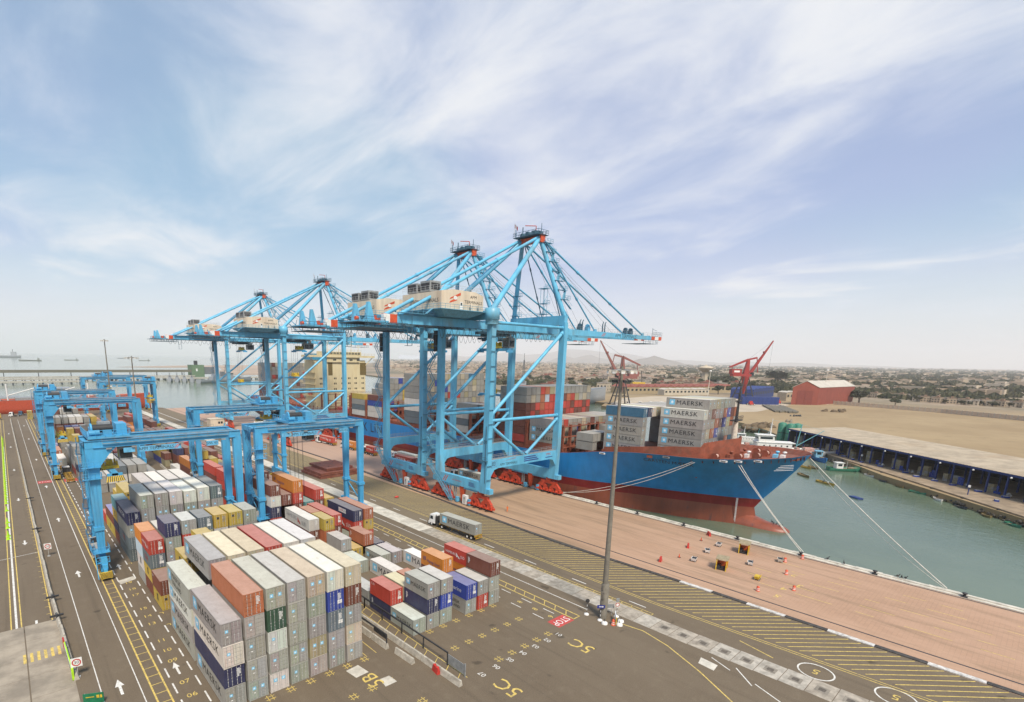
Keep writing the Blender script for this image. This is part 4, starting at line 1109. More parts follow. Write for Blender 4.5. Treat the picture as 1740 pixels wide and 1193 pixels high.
    for s in (-1, 1):
        y = 3.6 * s
        mb = MB(); mb.box(-26.3, 33, y - .55, y + .55, 50.1, 52.15); mb.box(-26.3, 33, y - .75, y + .75, 52.15, 52.2); mb.box(-26.3, 33, y - .75, y - .55, 50.0, 50.12, 1)
        mb.box(-28.4, -26.3, y - .55, y + .55, 50.1, 52.15, 2); mb.box(-30.2, -28.4, y - .55, y + .55, 50.1, 52.15, 3)
        for i in range(14): mb.box(-24 + 4 * i, -23.9 + 4 * i, y - .6, y + .6, 50.2, 52.1)
        gd = mb.build('girder', [CRANE, DARK, REDTIP, WHITEP], t)
        mb = MB(); zz = lambda x: (x - 33) / 66 * .35
        def slab(x0, x1, m):
            mb.hexa([(x0, y - .5, 50.1 + zz(x0)), (x1, y - .5, 50.1 + zz(x1)), (x1, y + .5, 50.1 + zz(x1)), (x0, y + .5, 50.1 + zz(x0)), (x0, y - .5, 52.1), (x1, y - .5, 51.75), (x1, y + .5, 51.75), (x0, y + .5, 52.1)], m)
        slab(33.1, 94.6, 0)
        mb.box(94.6, 97.2, y - .5, y + .5, 50.42, 51.75, 1); mb.box(97.2, 100.0, y - .5, y + .5, 50.42, 51.75, 2); mb.box(100.0, 102.4, y - .5, y + .5, 50.42, 51.75, 1)
        bm = mb.build('boom', [CRANE, REDTIP, WHITEP], t)
        mb = MB(); mb.rail([(34, y + s * .7, 52.1), (100, y + s * .7, 51.75)], 1.1, 3, .03); mb.build('handrail', GREYSTEEL, bm)
        if s < 0:
            text('APM TERMINALS', 1.75, BLACKP, (76.2, y - .52, 51.0), FACE_F, bm, sx=1.12); c = put('stripe_emblem', SLASH, bm, (61.5, y - .52, 51.0)); c.rotation_euler = FACE_F; c.scale = (1.3, .75, 1)
    mb = MB()
    for x in (-29, -20, -12, 4, 13, 22, 36, 46, 56, 66, 76, 86, 95, 101): mb.box(x - .3, x + .3, -3.1, 3.1, 51.4, 52.05)
    mb.build('cross_tie', CRANE, t)
    # lower service gallery at the back end
    mb = MB(); mb.box(-36, -24, -5.2, 5.2, 48.8, 48.95); mb.box(-37.5, -30, -4.6, 4.6, 49.9, 50.05)
    for y in (-5.2, 5.2): mb.rail([(-36, y, 48.95), (-24, y, 48.95)], 1.2, 1.6, .05)
    mb.rail([(-37.5, -4.6, 50.05), (-30, -4.6, 50.05)], 1.2, 1.6, .05)
    for y in (-5.2, 0, 5.2):
        for x in (-35, -30, -25): mb.tube((x, y, 48.9), (x, y * .7, 52), .08, None, 4)
    mb.bar((-24, -5.2, 48.9), (-24, -5.2, 45), .12, .12); mb.bar((-22.6, -5.2, 52), (-22.6, -5.2, 45), .12, .12); mb.box(-24, -22.6, -5.2, -4, 44.9, 45)
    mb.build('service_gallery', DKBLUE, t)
    mb = MB()
    for s in (-1, 1):
        y = 3.0 * s
        mb.hexa([(-34.5, y - .6, 50.1), (-32.2, y - .6, 50.1), (-32.2, y + .6, 50.1), (-34.5, y + .6, 50.1), (-34.0, y - .45, 54.6), (-33.4, y - .45, 54.6), (-33.4, y + .45, 54.6), (-34.0, y + .45, 54.6)])
    mb.box(-36, -29, -4.5, 4.5, 50.05, 50.5); mb.build('rope_anchor_frame', CRANE, t)
    mb = MB(); mb.box(-31.4, -30.4, -1.5, .5, 50.5, 51.8); mb.box(-29.8, -28.9, -3.5, -2.5, 50.5, 52.3); mb.tube((-35.5, 0, 51), (-34.7, 0, 51), .5, None, 10); mb.build('rope_tensioner', [REDTIP], t)
    # festoon loops and hanging cables
    mb = MB(); x = -29.0
    while x < 32:
        d = 1.5 + 1.1 * rnd.random(); pts = [(x + 2.0 * k / 8, -5.0, 49.7 - d * (1 - (2 * k / 8 - 1) ** 2)) for k in range(9)]; mb.path(pts, .055, 4); mb.tube((x, -5.0, 49.7), (x, -3.9, 50.2), .06, None, 4); x += 2.0 + rnd.random() * .4
    mb.box(-30, 33, -5.1, -4.9, 49.7, 49.85); mb.build('festoon_cable', DARK, t)
    # machinery house
    mb = MB(); x0, x1, y0, y1, z0, z1 = -15.8, -1.4, -8.1, 8.1, 54.2, 58.6; n = 36
    prof = [(x0, z0), (x1, z0), (x1, z1 - .5), (x1 - 3, z1 + .25), (x0 + 4, z1 + .35), (x0, z1 - .2)]
    for yy, d in ((y0, 1), (y1, -1)): mb.face([(x, yy, z) for x, z in prof][::d])
    for (xa, za), (xb, zb) in zip(prof, prof[1:] + prof[:1]): mb.face([(xa, y0, za), (xa, y1, za), (xb, y1, zb), (xb, y0, zb)])
    for i in range(n): x = x0 + .2 + (x1 - x0 - .4) * i / n; mb.box(x, x + .09, y0 - .035, y0, z0 + .05, z1 - .55)
    for i in range(n): y = y0 + .2 + (y1 - y0 - .4) * i / n; mb.box(x0 - .035, x0, y, y + .09, z0 + .05, z1 - .4)
    mh = mb.build('machinery_house', CREAM, t)
    c = put('stripe_emblem', SWOOSH, mh, (-11.3, y0 - .04, 56.9)); c.rotation_euler = FACE_F; c.scale = (1.15, 1.15, 1)
    text('APM', 1.05, BLACKP, (-5.0, y0 - .04, 57.5), FACE_F, mh, sx=1.15); text('TERMINALS', 1.05, BLACKP, (-5.0, y0 - .04, 56.2), FACE_F, mh, sx=1.15)
    text('APM TERMINALS', 1.35, BLACKP, (x0 - .04, -1.8, 56.2), FACE_L, mh, sx=1.05)
    mb = MB(); mb.box(-9.6, -8.8, y0 - .05, y0 - .01, 54.3, 56.1); mb.box(-9.45, -8.95, y0 - .06, y0 - .05, 55.2, 55.9, 1); mb.build('door', [WHITEP, DARK], mh)
    for xx in (-6.2, -3.4):
        mb = MB(); mb.box(xx - .25, xx + .25, y0 - .35, y0 - .04, 54.6, 55.0); mb.tube((xx, y0 - .2, 54.5), (xx, y0 - .2, 55.7), .08, None, 5); mb.build('wall_lamp', GREYSTEEL, mh)
    mb = MB(); mb.rail([(x0, y0, 58.8), (x1 - 1, y0, 58.8), (x1 - 1, y1, 58.8)], 1.1, 1.6, .035); mb.rail([(x0, y0, 58.8), (x0, y1, 58.8)], 1.1, 1.6, .035); mb.build('roof_rail', GALV, mh)
    for yy, dz in ((5.0, 0), (-.6, .25)):
        mb = MB(); mb.box(x0 + .8, x0 + 4.4, yy - 2, yy + 2, 58.7, 61.1 + dz); mb.box(x0 + .75, x0 + .8, yy - 1.7, yy + 1.7, 59.2, 60.8, 1); mb.box(x0 + 1.2, x0 + 4.0, yy - 2.05, yy - 2.0, 59.2, 60.6 + dz, 1); mb.build('air_conditioner', [GREYSTEEL, DARK], mh)
    mb = MB(); mb.box(x0 - 1.2, x1 + 1.0, y0 - 1.2, y1 + 1.2, 53.95, 54.1); mb.rail([(x0 - 1.2, y0 - 1.2, 54.1), (x1 + 1, y0 - 1.2, 54.1)], 1.1, 1.4, .045); mb.rail([(x0 - 1.2, y0 - 1.2, 54.1), (x0 - 1.2, y1 + 1.2, 54.1)], 1.1, 1.4, .045)
    mb.hexa([(x0 + 2, y0 + 1, 52.4), (x1 - 4, y0 + 1, 52.4), (x1 - 4, y1 - 1, 52.4), (x0 + 2, y1 - 1, 52.4), (x0 - .8, y0 - .8, 53.95), (x1 + .5, y0 - .8, 53.95), (x1 + .5, y1 + .8, 53.95), (x0 - .8, y1 + .8, 53.95)])
    mb.box(-26, x0, -5.4, -4.3, 52.6, 52.7); mb.rail([(-26, -5.4, 52.7), (x0, -5.4, 52.7)], 1.1, 1.5, .045); mb.bar((x0 - 3.2, -6, 52.7), (x0 - 1.2, -6, 54.1), .8, .12)
    mb.build('house_platform', MACHBLUE, t)
    # apex frame
    AX, AZ = 25.8, 77.4
    mb = MB(); mb.box(AX - .9, AX + .9, -3.9, 3.9, AZ - 1.3, AZ + .3, 0); mb.box(AX - .95, AX + 1.0, -4.6, -3.9, AZ - 1.5, AZ + .8, 0); mb.hexa([(AX + 1, -2, AZ - .5), (AX + 3.2, -1.2, AZ - .3), (AX + 3.2, 1.2, AZ - .3), (AX + 1, 2, AZ - .5), (AX + 1, -2, AZ + .3), (AX + 3.2, -1.2, AZ + .3), (AX + 3.2, 1.2, AZ + .3), (AX + 1, 2, AZ + .3)], 0); mb.build('apex_beam', REDTIP, t)
    mb = MB(); mb.box(AX - 2.6, AX + 2.0, -4.9, 4.9, AZ + .5, AZ + .65)
    for a, b in (((-2.6, -4.9), (2, -4.9)), ((-2.6, -4.9), (-2.6, 4.9)), ((2, -4.9), (2, 4.9)), ((-2.6, 4.9), (2, 4.9))): mb.rail([(AX + a[0], a[1], AZ + .65), (AX + b[0], b[1], AZ + .65)], 1.2, 1.1, .06)
    mb.box(AX - 1.2, AX + .8, -2.6, -1.0, AZ + .65, AZ + 2.0); mb.tube((AX - .9, 1.0, AZ + 1.4), (AX + .9, 1.0, AZ + 1.4), .8, None, 10); mb.tube((AX - .9, 3.0, AZ + 1.3), (AX + .9, 3.0, AZ + 1.3), .7, None, 10); mb.tube((AX - .2, -3.4, AZ + 1.2), (AX + .6, -3.4, AZ + 1.2), .6, None, 10)
    mb.tube((AX, -3.8, AZ + .6), (AX, -3.8, AZ + 3.8), .09, None, 5); mb.tube((AX - 2, 4.4, AZ + .6), (AX - 2, 4.4, AZ + 3.0), .12, None, 5); mb.tube((AX - 1.6, 2.0, AZ + .6), (AX - 1.6, 2.0, AZ + 3.4), .16, None, 5)
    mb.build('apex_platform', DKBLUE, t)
    mb = MB(); mb.tube((AX + .6, -1.2, AZ + .6), (AX + .6, -1.2, AZ + 3.6), .12, None, 5); mb.bar((AX + .6, -1.2, AZ + 3.6), (AX - .6, 2.0, AZ + 4.0), .18, .2); mb.build('service_jib', REDP, t)
    mb = MB(); mb.tube((AX - 2.4, 4.6, AZ + .6), (AX - 2.4, 4.6, AZ + 4.8), .05, None, 5); fp = mb.build('flag_pole', GALV, t)
    mb = MB()
    rows = [[(AX - 2.4 - .12 * k, 4.6 - .45 * k + .1 * math.sin(k * 2), AZ + 4.7 - j * 1.1 - .35 * k) for k in range(5)] for j in range(2)]
    mb.grid(rows, lambda i, j: 1 if j in (1, 2) and False else (0 if j != 1 else 1), False); mb.build('flag', [RLET, WHITEP], fp)
    for s in (-1, 1):
        yb, ya = LY * s * .98, 3.5 * s
        for a, b, r, nm in (((WX, yb, 55.0), (AX + .2, ya, AZ - .6), .72, 'apex_leg'), ((0, LY * s, 54.8), (AX - .6, ya, AZ - .5), .74, 'apex_leg'), ((-25.5, 3.6 * s, 52.2), (AX - .8, ya * 1.05, AZ), .46, 'back_stay')):
            mb = MB(); mb.tube(a, b, r, r * .92, 12)
            if nm == 'back_stay':
                for f in (.33, .66): p = Vector(a).lerp(Vector(b), f); d = (Vector(b) - Vector(a)).normalized(); mb.tube(p - d * .4, p + d * .4, r * 1.25, None, 10)
            mb.build(nm, CRANE, t)
        for xe, ze, r in ((88.4, 52.0, .30), (57.0, 52.0, .24), (39.0, 52.0, .16)):
            a, b = Vector((AX + .8, ya, AZ - .2)), Vector((xe, 3.6 * s, ze)); mb = MB(); mb.tube(a, b, r, None, 8)
            for f in (.3, .62):
                p = a.lerp(b, f); d = (b - a).normalized(); mb.tube(p - d * .5, p + d * .5, r * 1.5, None, 8)
            mb.box(xe - .5, xe + .7, 3.6 * s - .3, 3.6 * s + .3, 51.7, 52.7); mb.build('fore_stay', CRANE if r > .2 else DKBLUE, t)
        for k in range(4):
            mb = MB(); mb.tube((AX + 1.4, s * (.6 + .5 * k), AZ), (80.5 - k * 9 if k < 2 else 52 - (k - 2) * 5, s * (.6 + .5 * k), 52.2), .035, None, 4, 0, False); mb.build('hoist_rope', DARK, t)
    for x in (36, 37.3, 48.2, 49.6, 61.5, 62.9): 
        mb = MB(); mb.bar((x, -3.6, 52), (x, -3.6, 54.6), .28, .28); mb.bar((x, -3.6, 54.6), (x + .5, -3.6, 55.4), .2, .2); mb.build('boom_latch', DKBLUE, t)
    for x, m in ((42, CRANE), (54.5, CRANE), (50, DKBLUE), (82, DKBLUE), (78.5, DKBLUE)):
        mb = MB(); mb.box(x - .7, x + .7, -3.0, -1.6, 52.0, 53.2); mb.tube((x - .3, -2.3, 53.5), (x + .3, -2.3, 53.5), .8, None, 9); mb.build('rope_sheave', m, t)
    mb = MB(); mb.box(88, 99, -4.5, 4.5, 48.9, 49.0); mb.rail([(88, -4.5, 49), (99, -4.5, 49)], 1.3, 1.6, .05)
    for x in (88.5, 93, 98.5): mb.tube((x, -4.4, 49), (x, -3.8, 51), .06, None, 4)
    mb.tube((94.8, -4.2, 51.6), (94.8, -4.2, 54.8), .08, None, 5); mb.bar((94.8, -4.2, 54.4), (98.2, -4.2, 53.9), .1, .1); mb.rail([(96, -4, 51.8), (102.6, -4, 51.8)], 1.6, 1.0, .05); mb.build('boom_tip_platform', DKBLUE, t)
    # two lattice service masts above the waterside portal
    for yy, zt in ((5.2, 61.8), (-5.6, 63.2)):
        mb = MB(); x = WX - 4.5; b = 53.0
        for dx in (-.7, .7):
            for dy in (-.7, .7): mb.tube((x + dx, yy + dy, b), (x + dx, yy + dy, zt), .07, None, 4)
        for z in (55.5, 58.5, zt - .4): mb.box(x - 1.3, x + 1.3, yy - 1.3, yy + 1.3, z, z + .08); mb.rail([(x - 1.3, yy - 1.3, z), (x + 1.3, yy - 1.3, z), (x + 1.3, yy + 1.3, z)], 1.0, 1.3, .045)
        for i in range(4): mb.bar((x - .7, yy - .7, b + 2 * i), (x + .7, yy - .7, b + 2 * i + 2), .07, .07)
        mb.build('service_mast', MACHBLUE, t)
    # zigzag stairs beside the far landside leg, stairs along the near apex leg, sloping access stair
    def flights(mb, x, y0, y1, za, zb, dz, w=.9):
        z, d = za, 1
        while z < zb:
            a, b = (y0, y1) if d > 0 else (y1, y0)
            for dx in (-w / 2, w / 2): mb.bar((x + dx, a, z), (x + dx, b, z + dz), .07, .25); mb.tube((x + dx, a, z + 1.05), (x + dx, b, z + dz + 1.05), .04, None, 4, 0, False)
            for k in range(7): f = (k + .5) / 7; mb.box(x - w / 2, x + w / 2, a + (b - a) * f - .12, a + (b - a) * f + .12, z + dz * f - .02, z + dz * f + .02)
            yl = b + (.6 if b > a else -.6); mb.box(x - w * .8, x + w * .8, min(b, yl) - .2, max(b, yl) + .2, z + dz - .06, z + dz); mb.rail([(x - w * .8, yl, z + dz), (x + w * .8, yl, z + dz)], 1.1, 1, .045); mb.tube((x, yl, z + dz), (x, LY, z + dz), .07, None, 4)
            z += dz; d = -d
    mb = MB(); flights(mb, -1.4, LY + 1.6, LY + 4.3, 8.2, 47.5, 3.4); mb.build('stairs', MACHBLUE, t)
    mb = MB(); mb.box(-1.2, -.2, LY + 1.15, LY + 2.3, 44, 50); mb.box(.2, 1.2, LY + 1.1, LY + 2.2, 9, 13.5); mb.tube((.1, LY + 1.3, 8), (.1, LY + 1.3, 50), .1, None, 5); mb.tube((.7, LY + 1.3, 8), (.7, LY + 1.3, 50), .1, None, 5); mb.build('lift_shaft', DARK, t)
    mb = MB()
    for i in range(7):
        f0, f1 = .1 + i * .12, .1 + (i + 1) * .12; p0 = Vector((WX, -LY, 55)).lerp(Vector((AX, -3.5, AZ)), f0); p1 = Vector((WX, -LY, 55)).lerp(Vector((AX, -3.5, AZ)), f1)
        q0, q1 = p0 + Vector((1.2 if i % 2 else 3.4, -.6, 0)), p1 + Vector((3.4 if i % 2 else 1.2, -.6, 0))
        mb.bar(q0, q1, .7, .14); mb.tube(q0 + Vector((0, -.4, 1)), q1 + Vector((0, -.4, 1)), .05, None, 4); mb.box(p1.x - .2, p1.x + 4.0, p1.y - 1.1, p1.y, p1.z - .05, p1.z + .03); mb.rail([(p1.x, p1.y - 1.1, p1.z), (p1.x + 4, p1.y - 1.1, p1.z), (p1.x + 4, p1.y, p1.z)], 1.1, 1.2, .045)
    mb.build('stairs', MACHBLUE, t)
    mb = MB()
    for dx in (-1.9, -1.0):
        mb.bar((dx, LY + 3.0, 9.6), (dx, .6 + 2.2, .4), .12, .3); mb.bar((dx, LY + 3.0, 10.8), (dx, 2.8, 1.6), .09, .09)
        for k in range(9): f = k / 8; y = LY + 3 + (2.8 - LY - 3) * f; z = 9.6 + (.4 - 9.6) * f; mb.bar((dx, y, z), (dx, y, z + 1.2), .07, .07); mb.bar((dx, y, z + 1.2), (dx, y + (2.8 - LY - 3) / 8, z - 9.2 / 8), .05, .05)
    for k in range(22): f = k / 21; mb.box(-1.9, -1.0, LY + 3 + (2.8 - LY - 3) * f - .12, LY + 3 + (2.8 - LY - 3) * f + .12, 9.6 - 9.2 * f, 9.66 - 9.2 * f)
    mb.bar((-1.9, 2.8, .4), (-1.9, 4.6, 5.2), .1, .1); mb.bar((-1.0, 2.8, .4), (-1.0, 4.6, 5.2), .1, .1); mb.bar((-1.9, 3.0, .4), (-1.9, 2.2, 5.2), .1, .1)
    mb.box(-2.2, .6, LY + 2.6, LY + 4.4, 9.5, 9.6); mb.rail([(-2.2, LY + 4.4, 9.6), (.6, LY + 4.4, 9.6)], 1.1, 1, .05); mb.build('access_stair', MACHBLUE, t)
    mb = MB(); z = 9.0
    while z < 49:
        mb.box(-1.0, 1.0, -LY - 1.3, -LY - 1.05, z, z + .06); z += 3.9
    mb.tube((-.95, -LY - .3, 8), (-.95, -LY - .3, 24), .09, None, 5); mb.box(-1.6, -.9, -LY - 1.3, -LY + 1.3, 14.3, 14.4); mb.rail([(-1.6, -LY - 1.3, 14.4), (-1.6, -LY + 1.3, 14.4)], 1.1, .9, .05); mb.build('leg_fitting', DKBLUE, t)
    return t
def add_trolley(t, x, z):
    """trolley, cabin, ropes and spreader at their own place on each crane"""
    mb = MB(); mb.box(x - 4, x + 4, -4.4, 4.4, 49.2, 49.9); mb.box(x - 3, x + 3, -3.2, 3.2, 48.6, 49.2)
    for a in (-3, -1.5, 0, 1.5, 3): mb.tube((x + a, -4.3, 48), (x + a, -4.3, 50), .1, None, 4)
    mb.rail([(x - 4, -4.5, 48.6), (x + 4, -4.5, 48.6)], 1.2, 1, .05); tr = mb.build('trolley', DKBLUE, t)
    mb = MB(); mb.box(x + 4.6, x + 7.2, -1.3, 1.3, 45.4, 48.4, 0); mb.box(x + 5, x + 6.9, -1.32, -1.3, 45.8, 47.6, 1); mb.box(x + 4.57, x + 4.6, -1, 1, 45.8, 47.6, 1); mb.box(x + 5.4, x + 6.4, -.6, .6, 48.4, 49.6, 0); mb.build('operator_cabin', [GREYSTEEL, GLASS], tr)
    mb = MB(); mb.box(x - 1.4, x + 1.4, -1.6, 1.6, z + 1.2, z + 1.9); mb.box(x - .7, x + .7, -.9, .9, z + 1.9, z + 2.8)
    for dx in (-1, 1):
        for dy in (-1.2, 1.2): mb.tube((x + dx - .15, dy, z + 2.4), (x + dx + .15, dy, z + 2.4), .7, None, 9)
    hb = mb.build('headblock', YELLOWP, t)
    for dx in (-1.0, 1.0):
        for dy in (-1.2, 1.2): mb = MB(); mb.tube((x + dx, dy, z + 2.6), (x + dx, dy, 48.7), .04, None, 4, 0, False); mb.build('hoist_rope', DARK, hb)
    mb = MB(); mb.box(x - .5, x + .5, -6, 6, z + .4, z + 1.2); mb.box(x - 1.2, x + 1.2, -6.1, -5.6, z, z + .7); mb.box(x - 1.2, x + 1.2, 5.6, 6.1, z, z + .7); mb.build('spreader', RTGBLUE, hb)
crane = make_sts()
QY = (109.3, 138.2, 241.0, 319.6)
QL_ = ('nearest blue quay crane beside the bow, its boom over the ship', 'second blue quay crane, standing right behind the nearest one', 'third blue quay crane beside the pale ship superstructure', 'farthest blue quay crane near the end of the quay')
for i, y in enumerate(QY):
    c = crane if i == 0 else copy_tree(crane)
    c.location = (101.3, y, 0); tag(c, QL_[i], 'crane', 'blue quay cranes lined up along the ship')
    if i:
        for ch in list(c.children_recursive):
            if ch.name.startswith('crane_number'): bpy.data.objects.remove(ch)
    add_trolley(c, (12.0, 41.0, 9.5, 10.5)[i], (44.0, 28.2, 31.2, 25.0)[i])
# ================================================================ the container ship
def hullmat(name, col, dirt, amt):
    m, n, l, b = nodes(name); p = geo_pos(n)
    f = noise(n, l, p, 0.25, 5, 0.65, (1, 1, 0.25)); c = mix(n, l, ramp(n, l, f, .3, .7), tuple(x * .82 for x in col), tuple(min(1, x * 1.12) for x in col))
    s = noise(n, l, p, 0.9, 5, 0.75, (1, 1, 0.1)); c = mix(n, l, ramp(n, l, s, .52, .75, 0, amt), c, dirt)
    g = noise(n, l, p, 1.4, 4, .7, (.15, .15, 1.2)); c = mix(n, l, ramp(n, l, g, .55, .8, 0, amt * .6), c, tuple(x * .6 for x in col))
    l.new(c, b.inputs['Base Color']); b.inputs['Roughness'].default_value = .42; return m
HBLUE = hullmat('hull_blue_paint', (0.012, 0.215, 0.53), (0.04, 0.26, 0.50), .45)
HRED = hullmat('boot_topping_dark_red', (0.20, 0.012, 0.012), (0.28, 0.05, 0.035), .5)
HRUST = hullmat('antifouling_rust_red', (0.27, 0.075, 0.042), (0.12, 0.06, 0.055), .95)
DECKRED = mat('oxide_red_deck', (0.27, 0.075, 0.04), .7, var=.3, scale=.5, dirt=(.16, .09, .06), dirt_amt=.6)
HOUSE = mat('ship_house_cream', (0.68, 0.58, 0.36), .55, var=.1, scale=.4, dirt=(.5, .33, .12), dirt_amt=.45, stretch=(1, 1, .2))
SX, SYB, SHB = 157.5, 388.0, 20.0
def lerp_tab(tab, y):
    if y <= tab[0][0]: return tab[0][1]
    for (a, va), (b, vb) in zip(tab, tab[1:]):
        if y <= b: return va + (vb - va) * (y - a) / (b - a)
    return tab[-1][1]
SHEER = [(38.2, 19.4), (40.5, 19.0), (44, 18.6), (50.7, 18.0), (57, 17.4), (65, 17.0), (75, 16.5), (83, 15.6), (91, 14.4), (97, 13.1), (106, 12.0), (330, 12.0), (388, 13.0)]
HALF = {-6: [(47.5, 0), (52, 2.4), (60, 6), (70, 10), (82, 13.6), (95, 17), (112, 19), (300, 19), (360, 12), (388, 3)],
        -2.2: [(48.2, 0), (52, 3.2), (58, 6), (65, 9.4), (78, 13.2), (90, 17.6), (105, 19.6), (320, 19.8), (365, 15), (388, 8)],
        2.6: [(49.4, 0), (55, 3.8), (65, 8.3), (78, 12.8), (90, 17.3), (105, 19.7), (330, 20), (370, 17), (388, 13)],
        5.2: [(47.8, 0), (54, 3.9), (61, 7.0), (70, 10.6), (78, 13.2), (88, 17.2), (97, 19.4), (110, 20), (340, 20), (388, 16)],
        11: [(43.6, 0), (46, 2.2), (50.7, 6.2), (57, 10), (65, 13.5), (75, 16.6), (83, 18.5), (97, 20), (350, 20), (388, 18)],
        15: [(40.8, 0), (44, 5), (50, 11.5), (57, 15.0), (65, 17.0), (75, 18.7), (83, 19.7), (95, 20), (350, 20), (388, 18)],
        99: [(38.2, 0), (38.6, 2.4), (40.5, 7.4), (44, 11.8), (50.7, 16.8), (57, 19.0), (65, 19.4), (75, 19.8), (90, 20), (350, 20), (388, 18)]}
def trim(z, y): return z + max(-1.6, -1.5 * (y - 60) / 160) if z in (2.6, 5.2) else z
NS = 60
def hull_pt(lv, t, side):
    tab = HALF[lv]; y0 = tab[0][0]; y = y0 + (SYB - y0) * t ** 2.2
    h = lerp_tab(tab, y); z = lerp_tab(SHEER, y)
    if lv != 99: z = min(trim(lv, y), z - .25 * (1 if lv == 15 else 2 if lv == 11 else 0) - (.0))
    return (SX + side * h, y, z)
ship = thing('container_ship', 'long blue container ship moored along the quay, bow towards the right', 'ship')
mb = MB(); lvs = [-6, -2.2, 2.6, 5.2, 11, 15, 99]
for side in (-1, 1):
    rows = [[hull_pt(lv, i / NS, side) for i in range(NS + 1)] for lv in lvs]
    mb.grid(rows[::-1] if side < 0 else rows, (lambda i, j: (0, 0, 0, 1, 2, 2)[i]) if side < 0 else (lambda i, j: (2, 2, 1, 0, 0, 0)[i]), True)
L0, R0 = [hull_pt(lv, 1, -1) for lv in lvs], [hull_pt(lv, 1, 1) for lv in lvs]
mb.grid([L0, R0], 0, False)
hull = mb.build('hull', [HBLUE, HRED, HRUST], ship)
mb = MB(); st = [(58, 4.0, -2.6, 3.4), (53, 3.6, -2.6, 3.5), (49.5, 3.3, -2.7, 3.2), (46, 3.1, -2.8, 2.3), (43.5, 2.8, -2.8, 2.0), (41.6, 2.1, -2.8, 1.7), (40.5, 1.1, -2.7, 1.1), (40.1, .2, -2.6, .3)]
mb.grid([[(SX + w * math.cos(6.28318 * j / 16), y, cz + hh * math.sin(6.28318 * j / 16)) for j in range(16)] for y, w, cz, hh in st], 0, True, True)
mb.build('bulbous_bow', HRUST, hull)
# inside of the bulwark, forecastle deck, main deck
mb = MB(); dk = []
for side in (-1, 1):
    top = [hull_pt(99, i / NS, side) for i in range(NS + 1)]
    ins = [(SX + (x - SX) * .975, y + .2, z - .02) for x, y, z in top]; dkp = []
    for i, (x, y, z) in enumerate(top):
        yy = min(SYB - .3, y + (1.6 if y < 60 else .3)); zz_ = lerp_tab(SHEER, y) - 1.35; hh = lerp_tab(HALF[99], yy); hl = lerp_tab(HALF[15], yy); zl = min(15, lerp_tab(SHEER, yy) - .25); fz = max(0, min(1, (zz_ - zl) / max(.3, lerp_tab(SHEER, yy) - zl))); dkp.append((SX + side * max(0, hl + (hh - hl) * fz - .35), yy, zz_))
    mb.grid([top, ins, dkp] if side > 0 else [dkp, ins, top], 0, False); dk.append(dkp)
mb.grid([dk[0], dk[1]], 0, False)
fd = mb.build('deck', DECKRED, ship)
for side in (-1, 1):
    for i in range(3, 26):
        a = hull_pt(99, i / NS, side)
        if a[1] > 72: break
        mb = MB(); x = SX + (a[0] - SX) * .955; xi = SX + (a[0] - SX) * (.86 if a[1] < 60 else .92)
        mb.face([(x, a[1] + .2, a[2] - .1), (x, a[1] + .2, a[2] - 1.35), (xi, a[1] + .4, a[2] - 1.35)]); mb.face([(x, a[1] + .2, a[2] - .1), (xi, a[1] + .4, a[2] - 1.35), (x, a[1] + .2, a[2] - 1.35)]); mb.bar((x, a[1] + .2, a[2] - .1), (xi, a[1] + .45, a[2] - 1.35), .14, .25); mb.build('bulwark_stay', DECKRED, fd)
mb = MB()
for side in (-1, 1):
    w = [(17.4, 87, 14.0, 16.3), (16.6, 75, 15.1, 17.9), (14.6, 66, 15.6, 19.0), (12.6, 60.4, 16.0, 19.4), (12.2, 59.8, 16.0, 20.6), (6, 57.2, 16.2, 21.2), (0, 55.2, 16.4, 21.6)]
    for (h0, y0, b0, t0), (h1, y1, b1, t1) in zip(w, w[1:]):
        p = [(SX + side * h0, y0), (SX + side * h1, y1)]
        mb.hexa([(p[0][0], y0 - .12, b0), (p[1][0], y1 - .12, b1), (p[1][0], y1 + .12, b1), (p[0][0], y0 + .12, b0), (p[0][0], y0 - .12, t0), (p[1][0], y1 - .12, t1), (p[1][0], y1 + .12, t1), (p[0][0], y0 + .12, t0)])
mb.build('breakwater', DECKRED, ship)
mb = MB(); mb.lathe([(1.05, 0), (.75, 5), (.6, 9.3)], (157.3, 57.0, 16.6), 12); ms = mb.build('foremast', mat('mast_cream', (.66, .58, .48), .5), ship)
mb = MB(); mb.lathe([(.45, 9.3), (.3, 14), (.15, 19)], (157.3, 57.0, 16.6), 8); mb.box(155.0, 159.6, 56.2, 57.8, 26.2, 26.5); mb.rail([(155, 56.2, 26.5), (159.6, 56.2, 26.5)], 1.1, .8, .06); mb.box(156.0, 158.6, 56.6, 57.4, 31.6, 31.9); mb.tube((156.6, 57, 26.5), (157.2, 57, 35.4), .12, None, 5); mb.box(156.4, 156.9, 56.5, 57, 33, 33.6); mb.build('mast_top', DARK, ms)
for x, y in ((147.5, 57.5), (151, 60), (150.0, 52.5), (154.0, 49.5), (160.5, 49.5), (164.5, 53), (163.5, 58.5), (168, 60)):
    z = lerp_tab(SHEER, y) - 1.35
    mb = MB(); mb.box(x - 1.3, x + 1.3, y - .9, y + .9, z, z + .35); mb.tube((x - .9, y, z + 1.0), (x + .9, y, z + 1.0), .62, None, 10, 1)
    for dx in (-1.0, 1.0): mb.tube((x + dx - .07, y, z + 1.0), (x + dx + .07, y, z + 1.0), .95, None, 12)
    mb.box(x + 1.1, x + 1.9, y - .5, y + .5, z + .3, z + 1.3); mb.build('mooring_winch', [DECKRED, mat('rope_pink', (.55, .36, .30), .8) if 'rope_pink' not in bpy.data.materials else bpy.data.materials['rope_pink']], ship)
